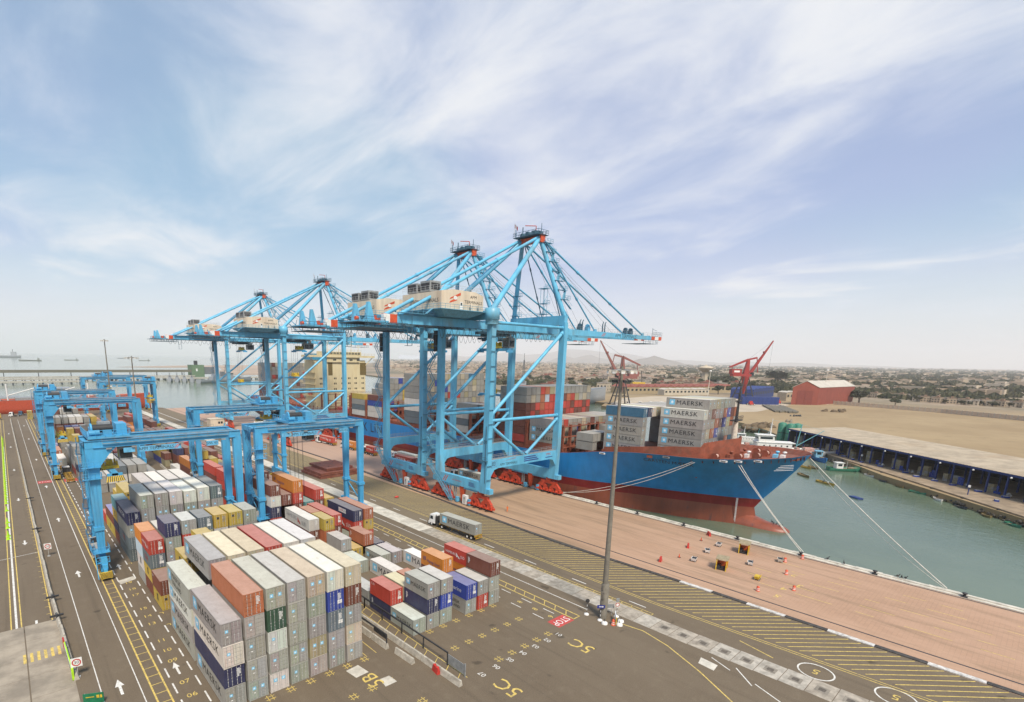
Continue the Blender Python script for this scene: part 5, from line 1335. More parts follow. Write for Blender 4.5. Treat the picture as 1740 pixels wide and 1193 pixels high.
for x, y, c in ((153, 56, DECKRED), (161, 55.5, DECKRED), (149, 63, DECKRED), (157.5, 44.5, WHITEP), (155.5, 52.5, WHITEP), (158.5, 46.5, STARBLUE)):
    z = lerp_tab(SHEER, y) - 1.35; mb = MB(); mb.box(x - .7, x + .7, y - .5, y + .5, z, z + 1.1); mb.lathe([(.3, 0), (.3, 1.4), (.55, 1.5), (.5, 1.8), (.1, 1.9)], (x + 1.3, y, z), 8); mb.build('deck_locker', c, ship)
# hatch covers, lashing bridges
for y0, y1, z in ((76.2, 89, 15.1), (61, 73.5, 15.6), (102.5, 116, 14.7), (116.8, 129.8, 13.7), (145.5, 158.6, 13.5), (160, 173, 13.4), (175.2, 188.5, 13.7), (190, 204, 13.3), (206, 219, 13.3), (221, 234, 13.1), (236.5, 250, 12.9), (252, 266, 12.9), (131, 144, 13.5), (296, 348, 12.9), (349, 364, 12.9)):
    mb = MB(); hw = min(19.2, lerp_tab(HALF[99], y0) - .8) if y0 > 80 else (11.6 if y0 < 70 else 15.6); mb.box(SX - hw, SX + hw, y0, y1, 10.5, z); mb.build('hatch_cover', DECKRED, ship)
for y in (101.2, 116.4, 130.4, 144.8, 159.3, 174.4, 189.3, 205.2, 220.2, 235.7, 251, 267):
    mb = MB(); h = 21.5
    for x in (138.1, 142, 147, 152.4, 157.5, 163, 168.5, 173, 176.9): mb.box(x - .3, x + .3, y - .45, y - .05, 11.5, h); mb.box(x - .3, x + .3, y + .2, y + .5, 11.5, h)
    for z in (14.0, 17.4, 20.8): mb.box(137.8, 177.2, y - .55, y + .6, z, z + .16)
    mb.rail([(137.8, y - .5, 21), (177.2, y - .5, 21)], 1.1, 2.5, .05)
    for x in (138.4, 142.3): mb.bar((x, y - .2, 12), (x + 3, y - .2, 17), .12, .12)
    mb.build('lashing_bridge', DECKRED, ship)
mb = MB()
for i in range(60):
    y = 100 + i * 4.7
    mb.box(137.75, 138.0, y, y + .15, 12, 13.1); mb.box(138.6, 139.0, y, y + .3, 10.7, 14)
for z in (12.5, 13.1): mb.box(137.8, 137.9, 98, 384, z, z + .07)
mb.box(137.9, 139.4, 100, 384, 10.7, 10.8); mb.build('side_rail', DECKRED, ship)
# accommodation block
mb = MB(); mb.box(139.5, 173.4, 277, 290, 10.7, 40.2); mb.box(142, 171, 276.6, 277, 12, 22.5); mb.box(147, 169, 276.2, 277, 39, 42)
hs = mb.build('accommodation', HOUSE, ship)
mb = MB(); mb.box(135.6, 179.4, 275.4, 286, 41.8, 43.0); mb.box(146, 170, 276, 287, 43.0, 45.2); mb.rail([(135.6, 275.4, 43), (179.4, 275.4, 43)], 1.2, 2.4, .07); mb.rail([(146, 276, 45.2), (170, 276, 45.2)], 1.1, 2.4, .07)
for x0, x1 in ((136.2, 141.5), (178.8, 173.5)): mb.bar((x0, 277, 42), (x1, 277, 37.2), .35, .35)
br = mb.build('bridge', HOUSE, hs)
mb = MB()
for i in range(11): mb.box(147 + i * 2.05, 148.7 + i * 2.05, 275.93, 276, 43.6, 44.7)
mb.build('bridge_windows', GLASS, br)
mb = MB(); mb.box(148, 150.8, 276.93, 277.02, 31.4, 38.8); mb.box(169.6, 174.0, 276.93, 277.02, 31.4, 38.8); mb.build('stairwell_opening', mat('dark_ochre_recess', (.16, .115, .04), .8), hs)
wn_ = MB(); wn_.box(-.3, .3, -.06, 0, -.5, .5); wme = wn_.mesh('window', [GLASS])
for zr in (29.6, 26.6, 23.4):
    for x in (143.2, 146, 152.5, 157.4, 162, 166.5, 171.5): 
        for dx in (-.5, .5): put('window', wme, hs, (x + dx, 277, zr))
for x in (152, 157.5, 163, 168): 
    for dx in (-.7, 0, .7): put('window', wme, hs, (x + dx, 276.2 if 147 < x < 169 else 277, 40.4))
mb = MB(); mb.box(139.46, 139.5, 279, 280, 20, 36, 0)
for z in (16, 19.4, 22.8, 26.2, 29.6, 33): mb.box(138.0, 139.5, 276.5, 291, z, z + .15); mb.rail([(138, 276.5, z), (138, 291, z)], 1.0, 2, .05)
mb.build('side_gallery', HOUSE, hs)
for x, h in ((150, 8), (157.5, 12), (166, 7), (171, 5)): mb = MB(); mb.tube((x, 281, 45), (x, 281, 45 + h), .16, .08, 6); mb.box(x - 1.2, x + 1.2, 280.8, 281.2, 45 + h * .6, 45.3 + h * .6); mb.build('antenna_mast', HOUSE, hs)
mb = MB(); mb.box(150, 165, 300, 312, 12, 44); mb.build('funnel', mat('funnel_blue', (.05, .28, .45), .5), ship)
mb = MB(); mb.blob((140.2, 284, 20.5), (1.5, 4.0, 1.5), 0, 10, 8); mb.box(139.4, 141, 282, 285.5, 21.4, 22.4); mb.build('lifeboat', REDTIP, ship)
# name lettering
def hull_text(s, size, m, a, b, tilt, sx=1.0, align='CENTER'):
    a, b = Vector(a), Vector(b); ex = (b - a).normalized(); up = Vector((tilt, 0, 1)); up = (up - ex * up.dot(ex)).normalized(); nz = ex.cross(up)
    o = put('ship_lettering', text_mesh(s, size, m, align=align, sx=sx), hull)
    mt = Matrix((ex, up, nz)).transposed().to_4x4(); mt.translation = (a + b) / 2 if align == 'CENTER' else a; o.matrix_world = mt
    return o
hull_text('CARSTEN MÆRSK', 1.5, BLACKP, (138.75, 71.9, 14.7), (140.75, 61.4, 14.7), -.62, 1.12)
text('MAERSK LINE', 6.2, BLACKP, (137.42, 244, 8.0), FACE_L, hull, align='LEFT', sx=1.05, space=1.12, name='ship_lettering')
mb = MB()
for k in range(4): mb.face([(147.6 - k * .35, 41.9 + .8 * k * .4, 16.9 - k * .42), (151.2, 40.0, 16.9 - k * .42 + .1), (151.2, 40.0, 16.98 - k * .42 + .1), (147.6 - k * .35, 41.9 + .8 * k * .4, 16.98 - k * .42)])
mb.build('bow_stripes', WLET, hull)
mb = MB()
for i in range(22):
    z = -1.9 + i * .33; mb.box(SX - 3.4 - .02 * i, SX - 3.36, 52.6, 53.0, z, z + .17); 
mb.build('draught_marks', WLET, hull)
for y in (86, 66.5, 52.5, 49.6, 46):
    a = (SX - lerp_tab(HALF[99], y), y, lerp_tab(SHEER, y) - .5); mb = MB(); mb.box(a[0] - .12, a[0] + .3, y - .9, y + .9, a[2] - .25, a[2] + .2, 0); mb.box(a[0] - .14, a[0] - .12, y - .6, y + .6, a[2] - .12, a[2] + .08, 1); mb.build('fairlead', [WHITEP if y != 66.5 else GREYSTEEL, DARK], hull)
mb = MB(); mb.box(SX - 19.55, SX - 19.3, 70.5, 72, 15.5, 16.2); mb.build('pilot_door', DECKRED, hull)
# mooring lines (each a thing of its own) and bollards
ROPE = mat('pale_rope', (.66, .62, .54), .8)
def rope(a, b, sag, label, r=.075, group=None):
    a, b = Vector(a), Vector(b); mb = MB(); n = 14
    pts = [a.lerp(b, i / n) - Vector((0, 0, sag * 4 * (i / n) * (1 - i / n))) for i in range(n + 1)]; mb.path(pts, r, 5)
    return tag(mb.build('mooring_line', ROPE), label, 'rope', 'pale mooring lines of the blue ship')
rope((138.6, 59.5, 16.2), (134.0, 96.6, .6), 1.6, 'upper of two long mooring lines slanting left past the lamp mast')
rope((138.7, 59.0, 16.1), (134.1, 97.4, .6), 2.6, 'lower sagging one of two long mooring lines left of the bow')
rope((142.0, 49.6, 16.6), (134.0, 31.4, .6), .5, 'left of two short mooring lines dropping from the bow to the quay')
rope((142.6, 49.2, 16.6), (134.2, 31.0, .6), .9, 'right of two short mooring lines dropping from the bow to the quay')
rope((158.6, 38.6, 18.2), (134.2, 7.6, .5), .6, 'thicker of two long mooring lines crossing the open water from the bow', .1)
rope((158.8, 38.9, 17.8), (134.2, 8.0, .5), 1.8, 'thinner sagging line of the two crossing the open water', .05)
# ================================================================ people
SKIN = mat('skin', (.35, .2, .13), .6)
def person(name_label, loc, rz, shirt, legs_c, seated=False, helmet=None):
    """one continuous body grown from a joint skeleton; helmet and vest are clothing"""
    if seated: V = [(0, 0, .1), (0, .02, .42), (0, .02, .58), (0, .0, .72), (.1, -.05, .1), (.13, -.42, .12), (.13, -.45, -.28), (-.1, -.05, .1), (-.13, -.42, .12), (-.13, -.45, -.28), (.21, 0, .5), (.27, -.16, .28), (.15, -.38, .25), (-.21, 0, .5), (-.27, -.16, .28), (-.15, -.38, .25)]
    else: V = [(0, 0, .95), (0, .01, 1.25), (0, .01, 1.45), (0, -.01, 1.62), (.1, 0, .9), (.12, -.06, .5), (.13, 0, .06), (-.1, 0, .9), (-.12, .08, .5), (-.13, .16, .07), (.21, 0, 1.4), (.28, .02, 1.12), (.27, -.12, .9), (-.21, 0, 1.4), (-.28, .04, 1.12), (-.27, -.06, .88)]
    E_ = [(0, 1), (1, 2), (2, 3), (0, 4), (4, 5), (5, 6), (0, 7), (7, 8), (8, 9), (2, 10), (10, 11), (11, 12), (2, 13), (13, 14), (14, 15)]
    rad = [.15, .16, .1, .1, .1, .075, .06, .1, .075, .06, .075, .055, .045, .075, .055, .045]
    me = bpy.data.meshes.new('body'); me.from_pydata(V, E_, []); o = bpy.data.objects.new('tmp', me); C.objects.link(o)
    md = o.modifiers.new('skin', 'SKIN'); o.modifiers.new('sub', 'SUBSURF').levels = 1
    for i, sv_ in enumerate(me.skin_vertices[0].data): sv_.radius = (rad[i], rad[i] * .85); sv_.use_root = i == 0
    dg = bpy.context.evaluated_depsgraph_get(); m2 = bpy.data.meshes.new_from_object(o.evaluated_get(dg)); bpy.data.objects.remove(o)
    for q in (SKIN, shirt, legs_c): m2.materials.append(q)
    zb = .2 if seated else .92
    for p in m2.polygons:
        z = p.center.z; p.material_index = 0 if z > zb + .62 else 1 if z > zb and abs(p.center.x) < .32 else 2 if z <= zb else 1
    t = thing('person', name_label, 'person', loc, rz); put('body', m2, t)
    hz = .83 if seated else 1.72; mb = MB(); mb.blob((0, -.01, hz + .03), (.125, .145, .09), 0, 9, 6); mb.build('helmet' if helmet else 'hair', helmet or DARK, t); return t
ORANGEV = mat('orange_workwear', (.75, .16, .02), .7); NAVYC = mat('dark_trousers', (.03, .035, .05), .8)
person('worker in orange clothing standing on the quay beside the nearest crane', (105.2, 94.2, 0), R(120), ORANGEV, ORANGEV, helmet=None)
# ================================================================ trucks, lamp masts, barriers, small yard things
TYRE = RUBBER
CHASSIS = mat('yellow_chassis_paint', (.42, .25, .03), .6, var=.3, scale=2)
CABW = mat('cab_white_paint', (.74, .74, .73), .35, var=.08)
def add_wheels(t, pts, r=.5, w=.32):
    for x, y in pts: mb = MB(); mb.tube((x - w / 2, y, r), (x + w / 2, y, r), r, None, 14, 0); mb.tube((x - w / 2 - .02, y, r), (x + w / 2 + .02, y, r), r * .52, None, 10, 1); mb.build('wheel', [TYRE, WHITEP], t)
def trailer(t, y0, L, m=None):
    m = m or CHASSIS
    mb = MB()
    for x in (-.5, .5): mb.box(x - .09, x + .09, y0, y0 + L, .95, 1.22)
    for k in range(int(L / 1.9) + 1): mb.box(-1.2, 1.2, y0 + k * 1.9 * .98, y0 + k * 1.9 * .98 + .12, 1.1, 1.24)
    mb.box(-1.22, 1.22, y0, y0 + .3, .95, 1.34); mb.box(-1.22, 1.22, y0 + L - .3, y0 + L, .95, 1.34)
    for x in (-.55, .55): mb.box(x - .06, x + .06, y0 + L * .68, y0 + L * .68 + .12, .15, 1.0)
    mb.box(-1.1, 1.1, y0 - .1, y0, .5, .75); mb.build('trailer_frame', m, t)
    add_wheels(t, [(x, y0 + y) for x in (-.95, .95) for y in (1.4, 2.75)])
    mb = MB()
    for x in (-1.0, .8): mb.box(x, x + .2, y0 - .11, y0 - .1, .78, .92)
    mb.build('tail_lights', REDTIP, t)
def tractor(t, y, cm=None):
    cm = cm or CABW
    mb = MB(); mb.hexa([(-1.2, y + .2, .75), (1.2, y + .2, .75), (1.2, y + 2.3, .75), (-1.2, y + 2.3, .75), (-1.1, y + .25, 2.9), (1.1, y + .25, 2.9), (1.05, y + 2.05, 2.9), (-1.05, y + 2.05, 2.9)]); mb.box(-1.22, 1.22, y + 2.1, y + 2.5, .45, 1.05); mb.box(-.95, .95, y + .4, y + 1.8, 2.9, 3.05)
    cab = mb.build('cab', cm, t)
    mb = MB(); mb.face([(-1.165, y + .8, 1.75), (-1.165, y + 1.95, 1.75), (-1.105, y + 1.85, 2.6), (-1.105, y + .9, 2.6)][::-1]); mb.face([(1.165, y + .8, 1.75), (1.165, y + 1.95, 1.75), (1.105, y + 1.85, 2.6), (1.105, y + .9, 2.6)]); mb.face([(-1.0, y + 2.245, 1.75), (1.0, y + 2.245, 1.75), (.95, y + 2.125, 2.65), (-.95, y + 2.125, 2.65)]); mb.box(-.7, .7, y + .19, y + .2, 1.8, 2.6); mb.build('window', GLASS, cab)
    mb = MB()
    for x in (-1.42, 1.3): mb.box(x, x + .12, y + 2.0, y + 2.1, 1.6, 2.4)
    mb.build('mirror', DARK, cab)
    mb = MB(); mb.box(-.45, .45, y - 3.8, y + 2.0, .7, .98); mb.box(-1.15, -.6, y - 1.4, y - .4, .45, 1.0); mb.box(.6, 1.15, y - 1.4, y - .4, .45, 1.0); mb.tube((-.9, y - .1, .8), (-.9, y - .1, 3.1), .1, None, 6); mb.box(-.6, .6, y - 3.0, y - 2.0, .98, 1.2); mb.box(-1.1, 1.1, y - .2, y - .05, 1.0, 2.7); mb.build('tractor_frame', DARK, t)
    add_wheels(t, [(x, y + 1.35) for x in (-1.0, 1.0)] + [(x, y - 2.5) for x in (-.95, .95)])
GT = 'container trucks on the terminal roads'
def truck(x, y, rz, label, L=12.6, cab=None, chassis=None):
    t = thing('container_truck', label, 'truck', (x, y, .02), rz, GT); trailer(t, 0, L, chassis); tractor(t, L + 1.6, cab); return t
def loaded(x, y, rz, label, c, mk, clabel, L=40, cab=None, reef=False, chassis=None):
    truck(x, y, rz, label, 12.6 if L == 40 else 7, cab, chassis)
    s_ = dict(L=12.192 if L == 40 else 6.058, H=2.591, c=c, mk=mk, reef=reef, decals=False, roof=None)
    o = make_container(s_, None, (x - math.sin(rz) * .2, y + math.cos(rz) * .2, 1.39)); o.rotation_euler = (0, 0, rz); tag(o, clabel, 'container', 'containers riding on trucks'); return o
loaded(82.2, 82.2, R(2), 'white-cabbed truck hauling a star-marked box on the middle road', 'S', '*', 'star-marked silver container riding on the white-cabbed truck in the middle road')
loaded(121.6, 119.5, 0, 'truck parked under the nearest quay crane with a star-marked box', 'S', '*', 'star-marked silver container on the truck under the nearest quay crane')
loaded(119.6, 155.5, 0, 'truck under the second quay crane carrying a red lettered box', 'R', 'h', 'red lettered container on the truck between the second quay crane legs')
loaded(124.4, 160.5, 0, 'truck beside the ship carrying a plain pale box under the second crane', 'W', '', 'plain pale container on the truck nearest the hull under the second crane')
loaded(121.4, 186.0, 0, 'rear truck of three with red boxes, just left of the second crane', 'R', 'h', 'red container on the truck just left of the second quay crane', 20)
loaded(121.6, 203.0, R(4), 'middle truck of three with red boxes on the pale quay', 'O', 'h', 'orange-red container on the middle truck of three on the pale quay', 20)
loaded(120.2, 220.0, R(3), 'leading truck of three with red boxes on the pale quay', 'R', 'h', 'large red container on the leading truck of three on the pale quay', 40)
truck(13.7, 203.5, 0, 'white tractor with an empty chassis waiting in the left truck lane')
loaded(13.8, 229.5, 0, 'truck with a pale box queueing ahead of the empty chassis', 'W', '', 'pale container on the truck queueing ahead of the empty chassis')
loaded(13.9, 250.0, 0, 'truck with a rust-brown box in the left lane queue', 'T', '', 'rust-brown container on a truck in the left lane queue')
loaded(14.0, 268.0, 0, 'truck with a violet-grey box at the head of the left lane queue', 'V', '', 'violet-grey container on the truck at the head of the left queue')
loaded(-2.5, 424, R(85), 'truck with a mustard box at the far left edge of the yard', 'Y', 'm', 'mustard container on the truck at the far left edge', 40)
s_ = dict(L=6.058, H=2.591, c='Y', mk='', reef=False, decals=False, roof=None)
for k, lb in enumerate(('lower of two mustard containers stacked alone at the far left road end', 'upper of two mustard containers stacked alone at the far left road end')): tag(make_container(s_, None, (11.5, 419, k * 2.6)), lb, 'container')
for i, (x, y, m) in enumerate(((5.5, 440, CABW), (10.5, 445, mat('tractor_blue', (.05, .12, .2), .5)))):
    t = thing('yard_tractor', ('white', 'dark blue')[i] + ' yard tractor parked by the red ship at the left', 'truck', (x, y, .02), R(80)); tractor(t, 2, m)
t = thing('forklift', 'small yellow forklift near the red ship at the left', 'forklift', (18.5, 440, .02)); mb = MB(); mb.box(-1, 1, 0, 3, .5, 1.7); mb.box(-.9, .9, .2, .4, 1.7, 3); mb.box(-.9, .9, 1.8, 2, 1.7, 3); mb.box(-.95, .95, .1, 2.1, 3, 3.1); mb.build('body', YELLOWP, t); mb = MB(); mb.box(-.8, -.6, -.3, -.1, .1, 3.6); mb.box(.6, .8, -.3, -.1, .1, 3.6); mb.build('mast', DARK, t); add_wheels(t, [(x, y) for x in (-.9, .9) for y in (.6, 2.4)], .5)

# stack of ship hatch pontoons on the apron
PONT = mat('pontoon_brown', (.22, .07, .045), .75, var=.25, scale=.8, dirt=(.33, .16, .12), dirt_amt=.6)
for k, (x, y, w, l, lb) in enumerate(((81.5, 160.3, 15, 15, 'lowest'), (82.0, 160.6, 14.6, 14, 'middle'), (85.2, 162.7, 10.6, 13.4, 'top'))):
    t = thing('hatch_pontoon', lb + ' of three brown steel hatch pontoons stacked beside the quay', 'hatch cover', (x, y, k * 1.0), 0, 'brown hatch pontoons stacked on the apron')
    mb = MB(); mb.box(0, w, 0, l, .08, .92); mb.box(-.06, w + .06, -.06, .1, .75, .96); mb.box(-.06, .1, -.06, l + .06, .75, .96); mb.build('plate', PONT, t)
    for i in range(7):
        mb = MB(); mb.box(i * (w - .3) / 6, i * (w - .3) / 6 + .3, -.12, 0, .1, .8); mb.build('stiffener', PONT, t)
    for a in (.25, .75):
        for b in (.25, .75): mb = MB(); mb.box(w * a - .2, w * a + .2, l * b - .2, l * b + .2, .92, 1.02); mb.build('lifting_lug', DARK, t)
    mb = MB(); mb.box(w * .5 - .04, w * .5 + .04, 0, l, .921, .935); mb.build('seam', DARK, t)
t = thing('site_office', 'beige flat-roofed cabin with one window on the far apron', 'cabin', (93, 322, .0)); mb = MB(); mb.box(0, 13, 0, 7, 0, 4.2); mb.box(-.2, 13.2, -.2, 7.2, 4.2, 4.5); mb.build('wall', CREAM, t)
for x in (4.5, 6): mb = MB(); mb.box(x, x + 1.1, -.05, 0, 1.5, 2.8); mb.build('window', GLASS, t)
t = thing('tarpaulin_heap', 'bright white tarpaulin-covered heap on the far apron', 'tarpaulin', (117, 308, 0)); mb = MB(); mb.blob((3, 3, .4), (6.5, 4, 3.0), 0, 12, 8, .06); mb.build('cover', mat('white_tarpaulin', (.85, .85, .84), .6), t)
t = thing('tool_crate', 'small orange open crate standing alone on the pale quay', 'crate', (118.5, 239.5, 0)); mb = MB(); mb.box(-1.2, 1.2, -1, 1, .1, 1.5); mb.build('body', REDTIP, t); mb = MB(); mb.rail([(-1.2, -1, 1.5), (1.2, -1, 1.5), (1.2, 1, 1.5), (-1.2, 1, 1.5), (-1.2, -1, 1.5)], 1.2, 1.2, .05); mb.build('frame', GALV, t)
for x, y in ((118.6, 233), (119.6, 228.6)): 
    t = thing('low_trolley', 'flat white trolley beside the leading red truck, ' + ('left one' if y > 230 else 'right one'), 'trolley', (x, y, 0)); mb = MB(); mb.box(-1, 1, -1.8, 1.8, .5, .8); mb.build('bed', WHITEP, t); add_wheels(t, [(a, b) for a in (-.8, .8) for b in (-1.2, 1.2)], .25, .15)

# ---- lamp masts
POLE = mat('lamp_mast_concrete', (.20, .18, .145), .85, var=.2, scale=1.2, dirt=(.15, .13, .10), dirt_amt=.5)
def lamp_mast(x, y, h, r0, r1, label, head=1.9, lean=(0, 0), detail=True):
    t = thing('lamp_mast', label, 'lamp mast', (x, y, 0))
    mb = MB(); rows = []
    for i in range(9):
        f = i / 8; r = r0 + (r1 - r0) * f; rows.append([(lean[0] * f + r * math.cos(6.28318 * j / 12), lean[1] * f + r * math.sin(6.28318 * j / 12), h * f) for j in range(12)])
    mb.grid(rows, 0, True, True); mb.build('pole', POLE, t)
    if detail: mb = MB(); mb.lathe([(r0 * 1.35, 0), (r0 * 1.35, 6.0), (r0 * 1.05, 6.2)], (0, 0, 0), 10); mb.box(-r0 * 1.5, r0 * 1.5, -.1, .1, 5.2, 5.9); mb.box(-r0 * 1.5, -r0 * 1.2, -.3, .3, 3.6, 4.8); mb.build('base_sleeve', POLE, t)
    hx, hy = lean; mb = MB(); n = 14
    for k in range(n): a, b = 6.28318 * k / n, 6.28318 * (k + 1) / n; mb.tube((hx + head * math.cos(a), hy + head * math.sin(a), h - .6), (hx + head * math.cos(b), hy + head * math.sin(b), h - .6), .07, None, 4, 0, False)
    for k in range(4): a = 1.5708 * k; mb.tube((hx, hy, h - .4), (hx + head * math.cos(a), hy + head * math.sin(a), h - .6), .07, None, 4)
    ring = mb.build('lamp_ring', GREYSTEEL, t)
    for k in range(10):
        a = 6.28318 * k / 10; cx_, cy_ = hx + (head + .25) * math.cos(a), hy + (head + .25) * math.sin(a); mb = MB(); mb.cbox((cx_, cy_, h - .75), (.42, .6, .42), 0, a); mb.cbox((cx_ + .2 * math.cos(a), cy_ + .2 * math.sin(a), h - .9), (.1, .5, .3), 1, a); mb.build('flood_light', [PALECON, WHITEP], ring)
    if detail:
        mb = MB(); mb.tube((hx, hy, h), (hx, hy, h + 1.6), .05, None, 4)
        for k in range(5): a = 1.2566 * k + .4; mb.cbox((hx * .95 + 1.2 * math.cos(a), hy * .95 + 1.2 * math.sin(a), h - 2.2), (.4, .5, .35), 0, a); mb.bar((hx * .95, hy * .95, h - 2.1), (hx * .95 + 1.2 * math.cos(a), hy * .95 + 1.2 * math.sin(a), h - 2.1), .06, .06)
        mb.build('lower_light_arm', DARK, t)
    return t
LAMPS = 'tall lamp masts of the terminal'
lamp_mast(72.4, 42.6, 41.2, .47, .2, 'nearest tall grey lamp mast standing between yard and road', 1.7, (-.30, .28))
lamp_mast(39.5, 292, 48.5, .42, .2, 'taller of two distant dark lamp masts above the left block', 1.2, detail=False)
lamp_mast(42.8, 250, 41, .42, .2, 'shorter of two distant dark lamp masts above the left block', 2.2, detail=False)
t = lamp_mast(85, 212, 17, .45, .36, 'thick grey post behind the middle yard gantry crane', .8, detail=False)
# things gathered round the foot of the near lamp mast
STR = [mat('panel_lime', (.55, .66, .25), .6), DARK]
def post_sign(x, y, h, label, face, rz=0, base=WHITEP):
    t = thing('traffic_sign', label, 'sign', (x, y, 0), rz); mb = MB(); mb.lathe([(.42, 0), (.40, .16), (.12, .22)], (0, 0, 0), 12); mb.build('base', base, t)
    mb = MB(); 
    for k in range(6): mb.tube((0, 0, h * k / 6), (0, 0, h * (k + 1) / 6), .045, None, 6, k % 2)
    mb.build('post', [WHITEP, DARK], t); return t
def disc(t, name, z, r, mats, y=-.05, n=18):
    mb = MB(); mb.face([(r * math.cos(6.28318 * k / n), y, z + r * math.sin(6.28318 * k / n)) for k in range(n)], 0)
    if len(mats) > 1: mb.face([(r * .72 * math.cos(6.28318 * k / n), y - .006, z + r * .72 * math.sin(6.28318 * k / n)) for k in range(n)], 1)
    mb.face([(r * math.cos(6.28318 * k / n), y + .03, z + r * math.sin(6.28318 * k / n)) for k in range(n)][::-1], 0)
    return mb.build(name, mats, t)
t = post_sign(71.3, 45.0, 2.2, 'round dark sign on a striped post left of the lamp mast', None, R(-40)); disc(t, 'sign_disc', 2.5, .36, [DARK])
t = post_sign(71.3, 42.4, 2.2, 'blue arrow board on a striped post at the lamp mast foot', None, R(-40)); mb = MB(); mb.box(-.65, .65, -.06, -.02, 2.2, 2.75); mb.build('sign_board', BLET, t)
mb = MB(); mb.face([(-.35, -.065, 2.42), (.2, -.065, 2.42), (.2, -.065, 2.52), (-.35, -.065, 2.52)]); mb.face([(.2, -.065, 2.33), (.45, -.065, 2.47), (.2, -.065, 2.61)]); mb.build('arrow', WLET, t)
t = post_sign(74.6, 41.4, 2.4, 'round red-rimmed sign on a thin post right of the lamp mast', None, R(-40)); disc(t, 'sign_disc', 2.2, .33, [RLET, WHITEP]); mb = MB(); mb.box(-.25, .25, -.05, .1, 2.7, 3.3); mb.build('lamp_box', GREYSTEEL, t)
t = thing('notice_board', 'grey notice board on two legs behind the lamp mast', 'notice board', (74.0, 42.6, 0), R(-40)); mb = MB(); mb.box(-.9, .9, -.04, .04, 1.3, 2.0); mb.build('board', GREYSTEEL, t)
for x in (-.6, .6): mb = MB(); mb.tube((x, 0, 0), (x, 0, 1.4), .05, None, 5); mb.build('leg', GALV, t)
t = thing('striped_barrier', 'pale green barrier board with black slanted stripes at the lamp mast', 'barrier', (72.6, 40.4, 0), R(35)); mb = MB(); mb.box(-1.3, 1.3, -.05, .05, .5, 1.5, 0); mb.box(-1.35, -1.2, -.06, .06, .4, 1.6, 1); mb.build('board', [STARWHITE, YELLOWP], t)
for k in range(4): mb = MB(); x = -.95 + k * .58; mb.face([(x, -.055, .55), (x + .22, -.055, .55), (x + .42, -.055, 1.0), (x + .2, -.055, 1.0)]); mb.face([(x + .2, -.055, 1.0), (x + .42, -.055, 1.0), (x + .22, -.055, 1.45), (x, -.055, 1.45)]); mb.build('stripe', DARK, t)
for k, (x, y, lb) in enumerate(((70.9, 41.3, 'left of the orange barrel'), (72.4, 39.5, 'in front of the striped board'), (73.6, 40.0, 'right of the striped board'))): tag(put('sign_foot', None), 'white round concrete sign foot ' + lb, 'sign foot', 'white sign feet at the lamp mast').location = (x, y, 0); t = C.objects[-1] if False else [o for o in C.objects if o.name.startswith('sign_foot')][-1]; mb = MB(); mb.lathe([(.5, 0), (.46, .3), (.2, .42)], (0, 0, 0), 12); mb.build('block', WHITEP, t); mb = MB(); mb.tube((0, 0, .4), (0, 0, .9), .05, None, 6); mb.build('socket', DARK, t)
def barrel(x, y, label, s=1.0, group='orange traffic barrels on the quay'):
    t = thing('traffic_barrel', label, 'traffic barrel', (x, y, 0), 0, group); mb = MB(); mb.lathe([(.34 * s, 0), (.34 * s, .1), (.29 * s, .12), (.29 * s, .36), (.27 * s, .38), (.27 * s, .62), (.25 * s, .64), (.24 * s, .92), (.1 * s, 1.0)], (0, 0, 0), 10); mb.build('body', REDTIP, t); mb = MB(); mb.lathe([(.297 * s, .22), (.295 * s, .34)], (0, 0, 0), 10, 0, False); mb.lathe([(.277 * s, .5), (.275 * s, .6)], (0, 0, 0), 10, 0, False); mb.build('band', WHITEP, t); return t
barrel(71.7, 40.2, 'orange barrel at the foot of the lamp mast', 1.1)
for x, y, lb in ((125.9, 32.1, 'orange barrel right beside the grey trolley near the water'), (118.3, 29.6, 'orange barrel between the painted quay numbers two and three'), (110.7, 26.1, 'orange barrel farthest right on the quay'), (104.9, 30.3, 'orange barrel closest to the crane rail below the yellow trolley'), (131.0, 30.3, 'orange barrel by the bollard where the short lines end')): barrel(x, y, lb, 1.0)
def cone(x, y, label, group, m=REDTIP, s=1.0):
    t = thing('traffic_cone', label, 'traffic cone', (x, y, 0), 0, group); mb = MB(); mb.lathe([(.2 * s, .06), (.12 * s, .5 * s), (.04 * s, .95 * s)], (0, 0, 0), 9); mb.build('body', m, t); mb = MB(); mb.cbox((0, 0, .04), (.6 * s, .6 * s, .08)); mb.build('foot', m if m is not REDTIP else DARK, t); return t
cone(125.1, 49.5, 'orange cone nearest the water end of the front trolley row', 'orange cones on the quay', s=.9); cone(109.9, 47.6, 'orange cone left of the front white trolley', 'orange cones on the quay', s=.9)
def water_barrier(x, y, rz, label):
    t = thing('plastic_barrier', label, 'barrier', (x, y, 0), rz, 'red plastic barriers'); mb = MB(); mb.hexa([(-.75, -.28, 0), (.75, -.28, 0), (.75, .28, 0), (-.75, .28, 0), (-.65, -.12, .9), (.65, -.12, .9), (.65, .12, .9), (-.65, .12, .9)]); mb.build('body', RLET, t); mb = MB(); mb.box(-.5, -.3, -.2, .2, .88, .98); mb.box(.3, .5, -.2, .2, .88, .98); mb.build('lug', RLET, t)
water_barrier(117.8, 49.3, .4, 'red plastic barrier behind the cones on the quay'); water_barrier(104.5, 49.1, .3, 'red plastic barrier nearest the crane rail'); water_barrier(130.5, 50, .8, 'red plastic barrier at the quay edge'); water_barrier(40.9, 48.2, 1.4, 'red plastic barrier standing on the pale concrete barrier line'); 
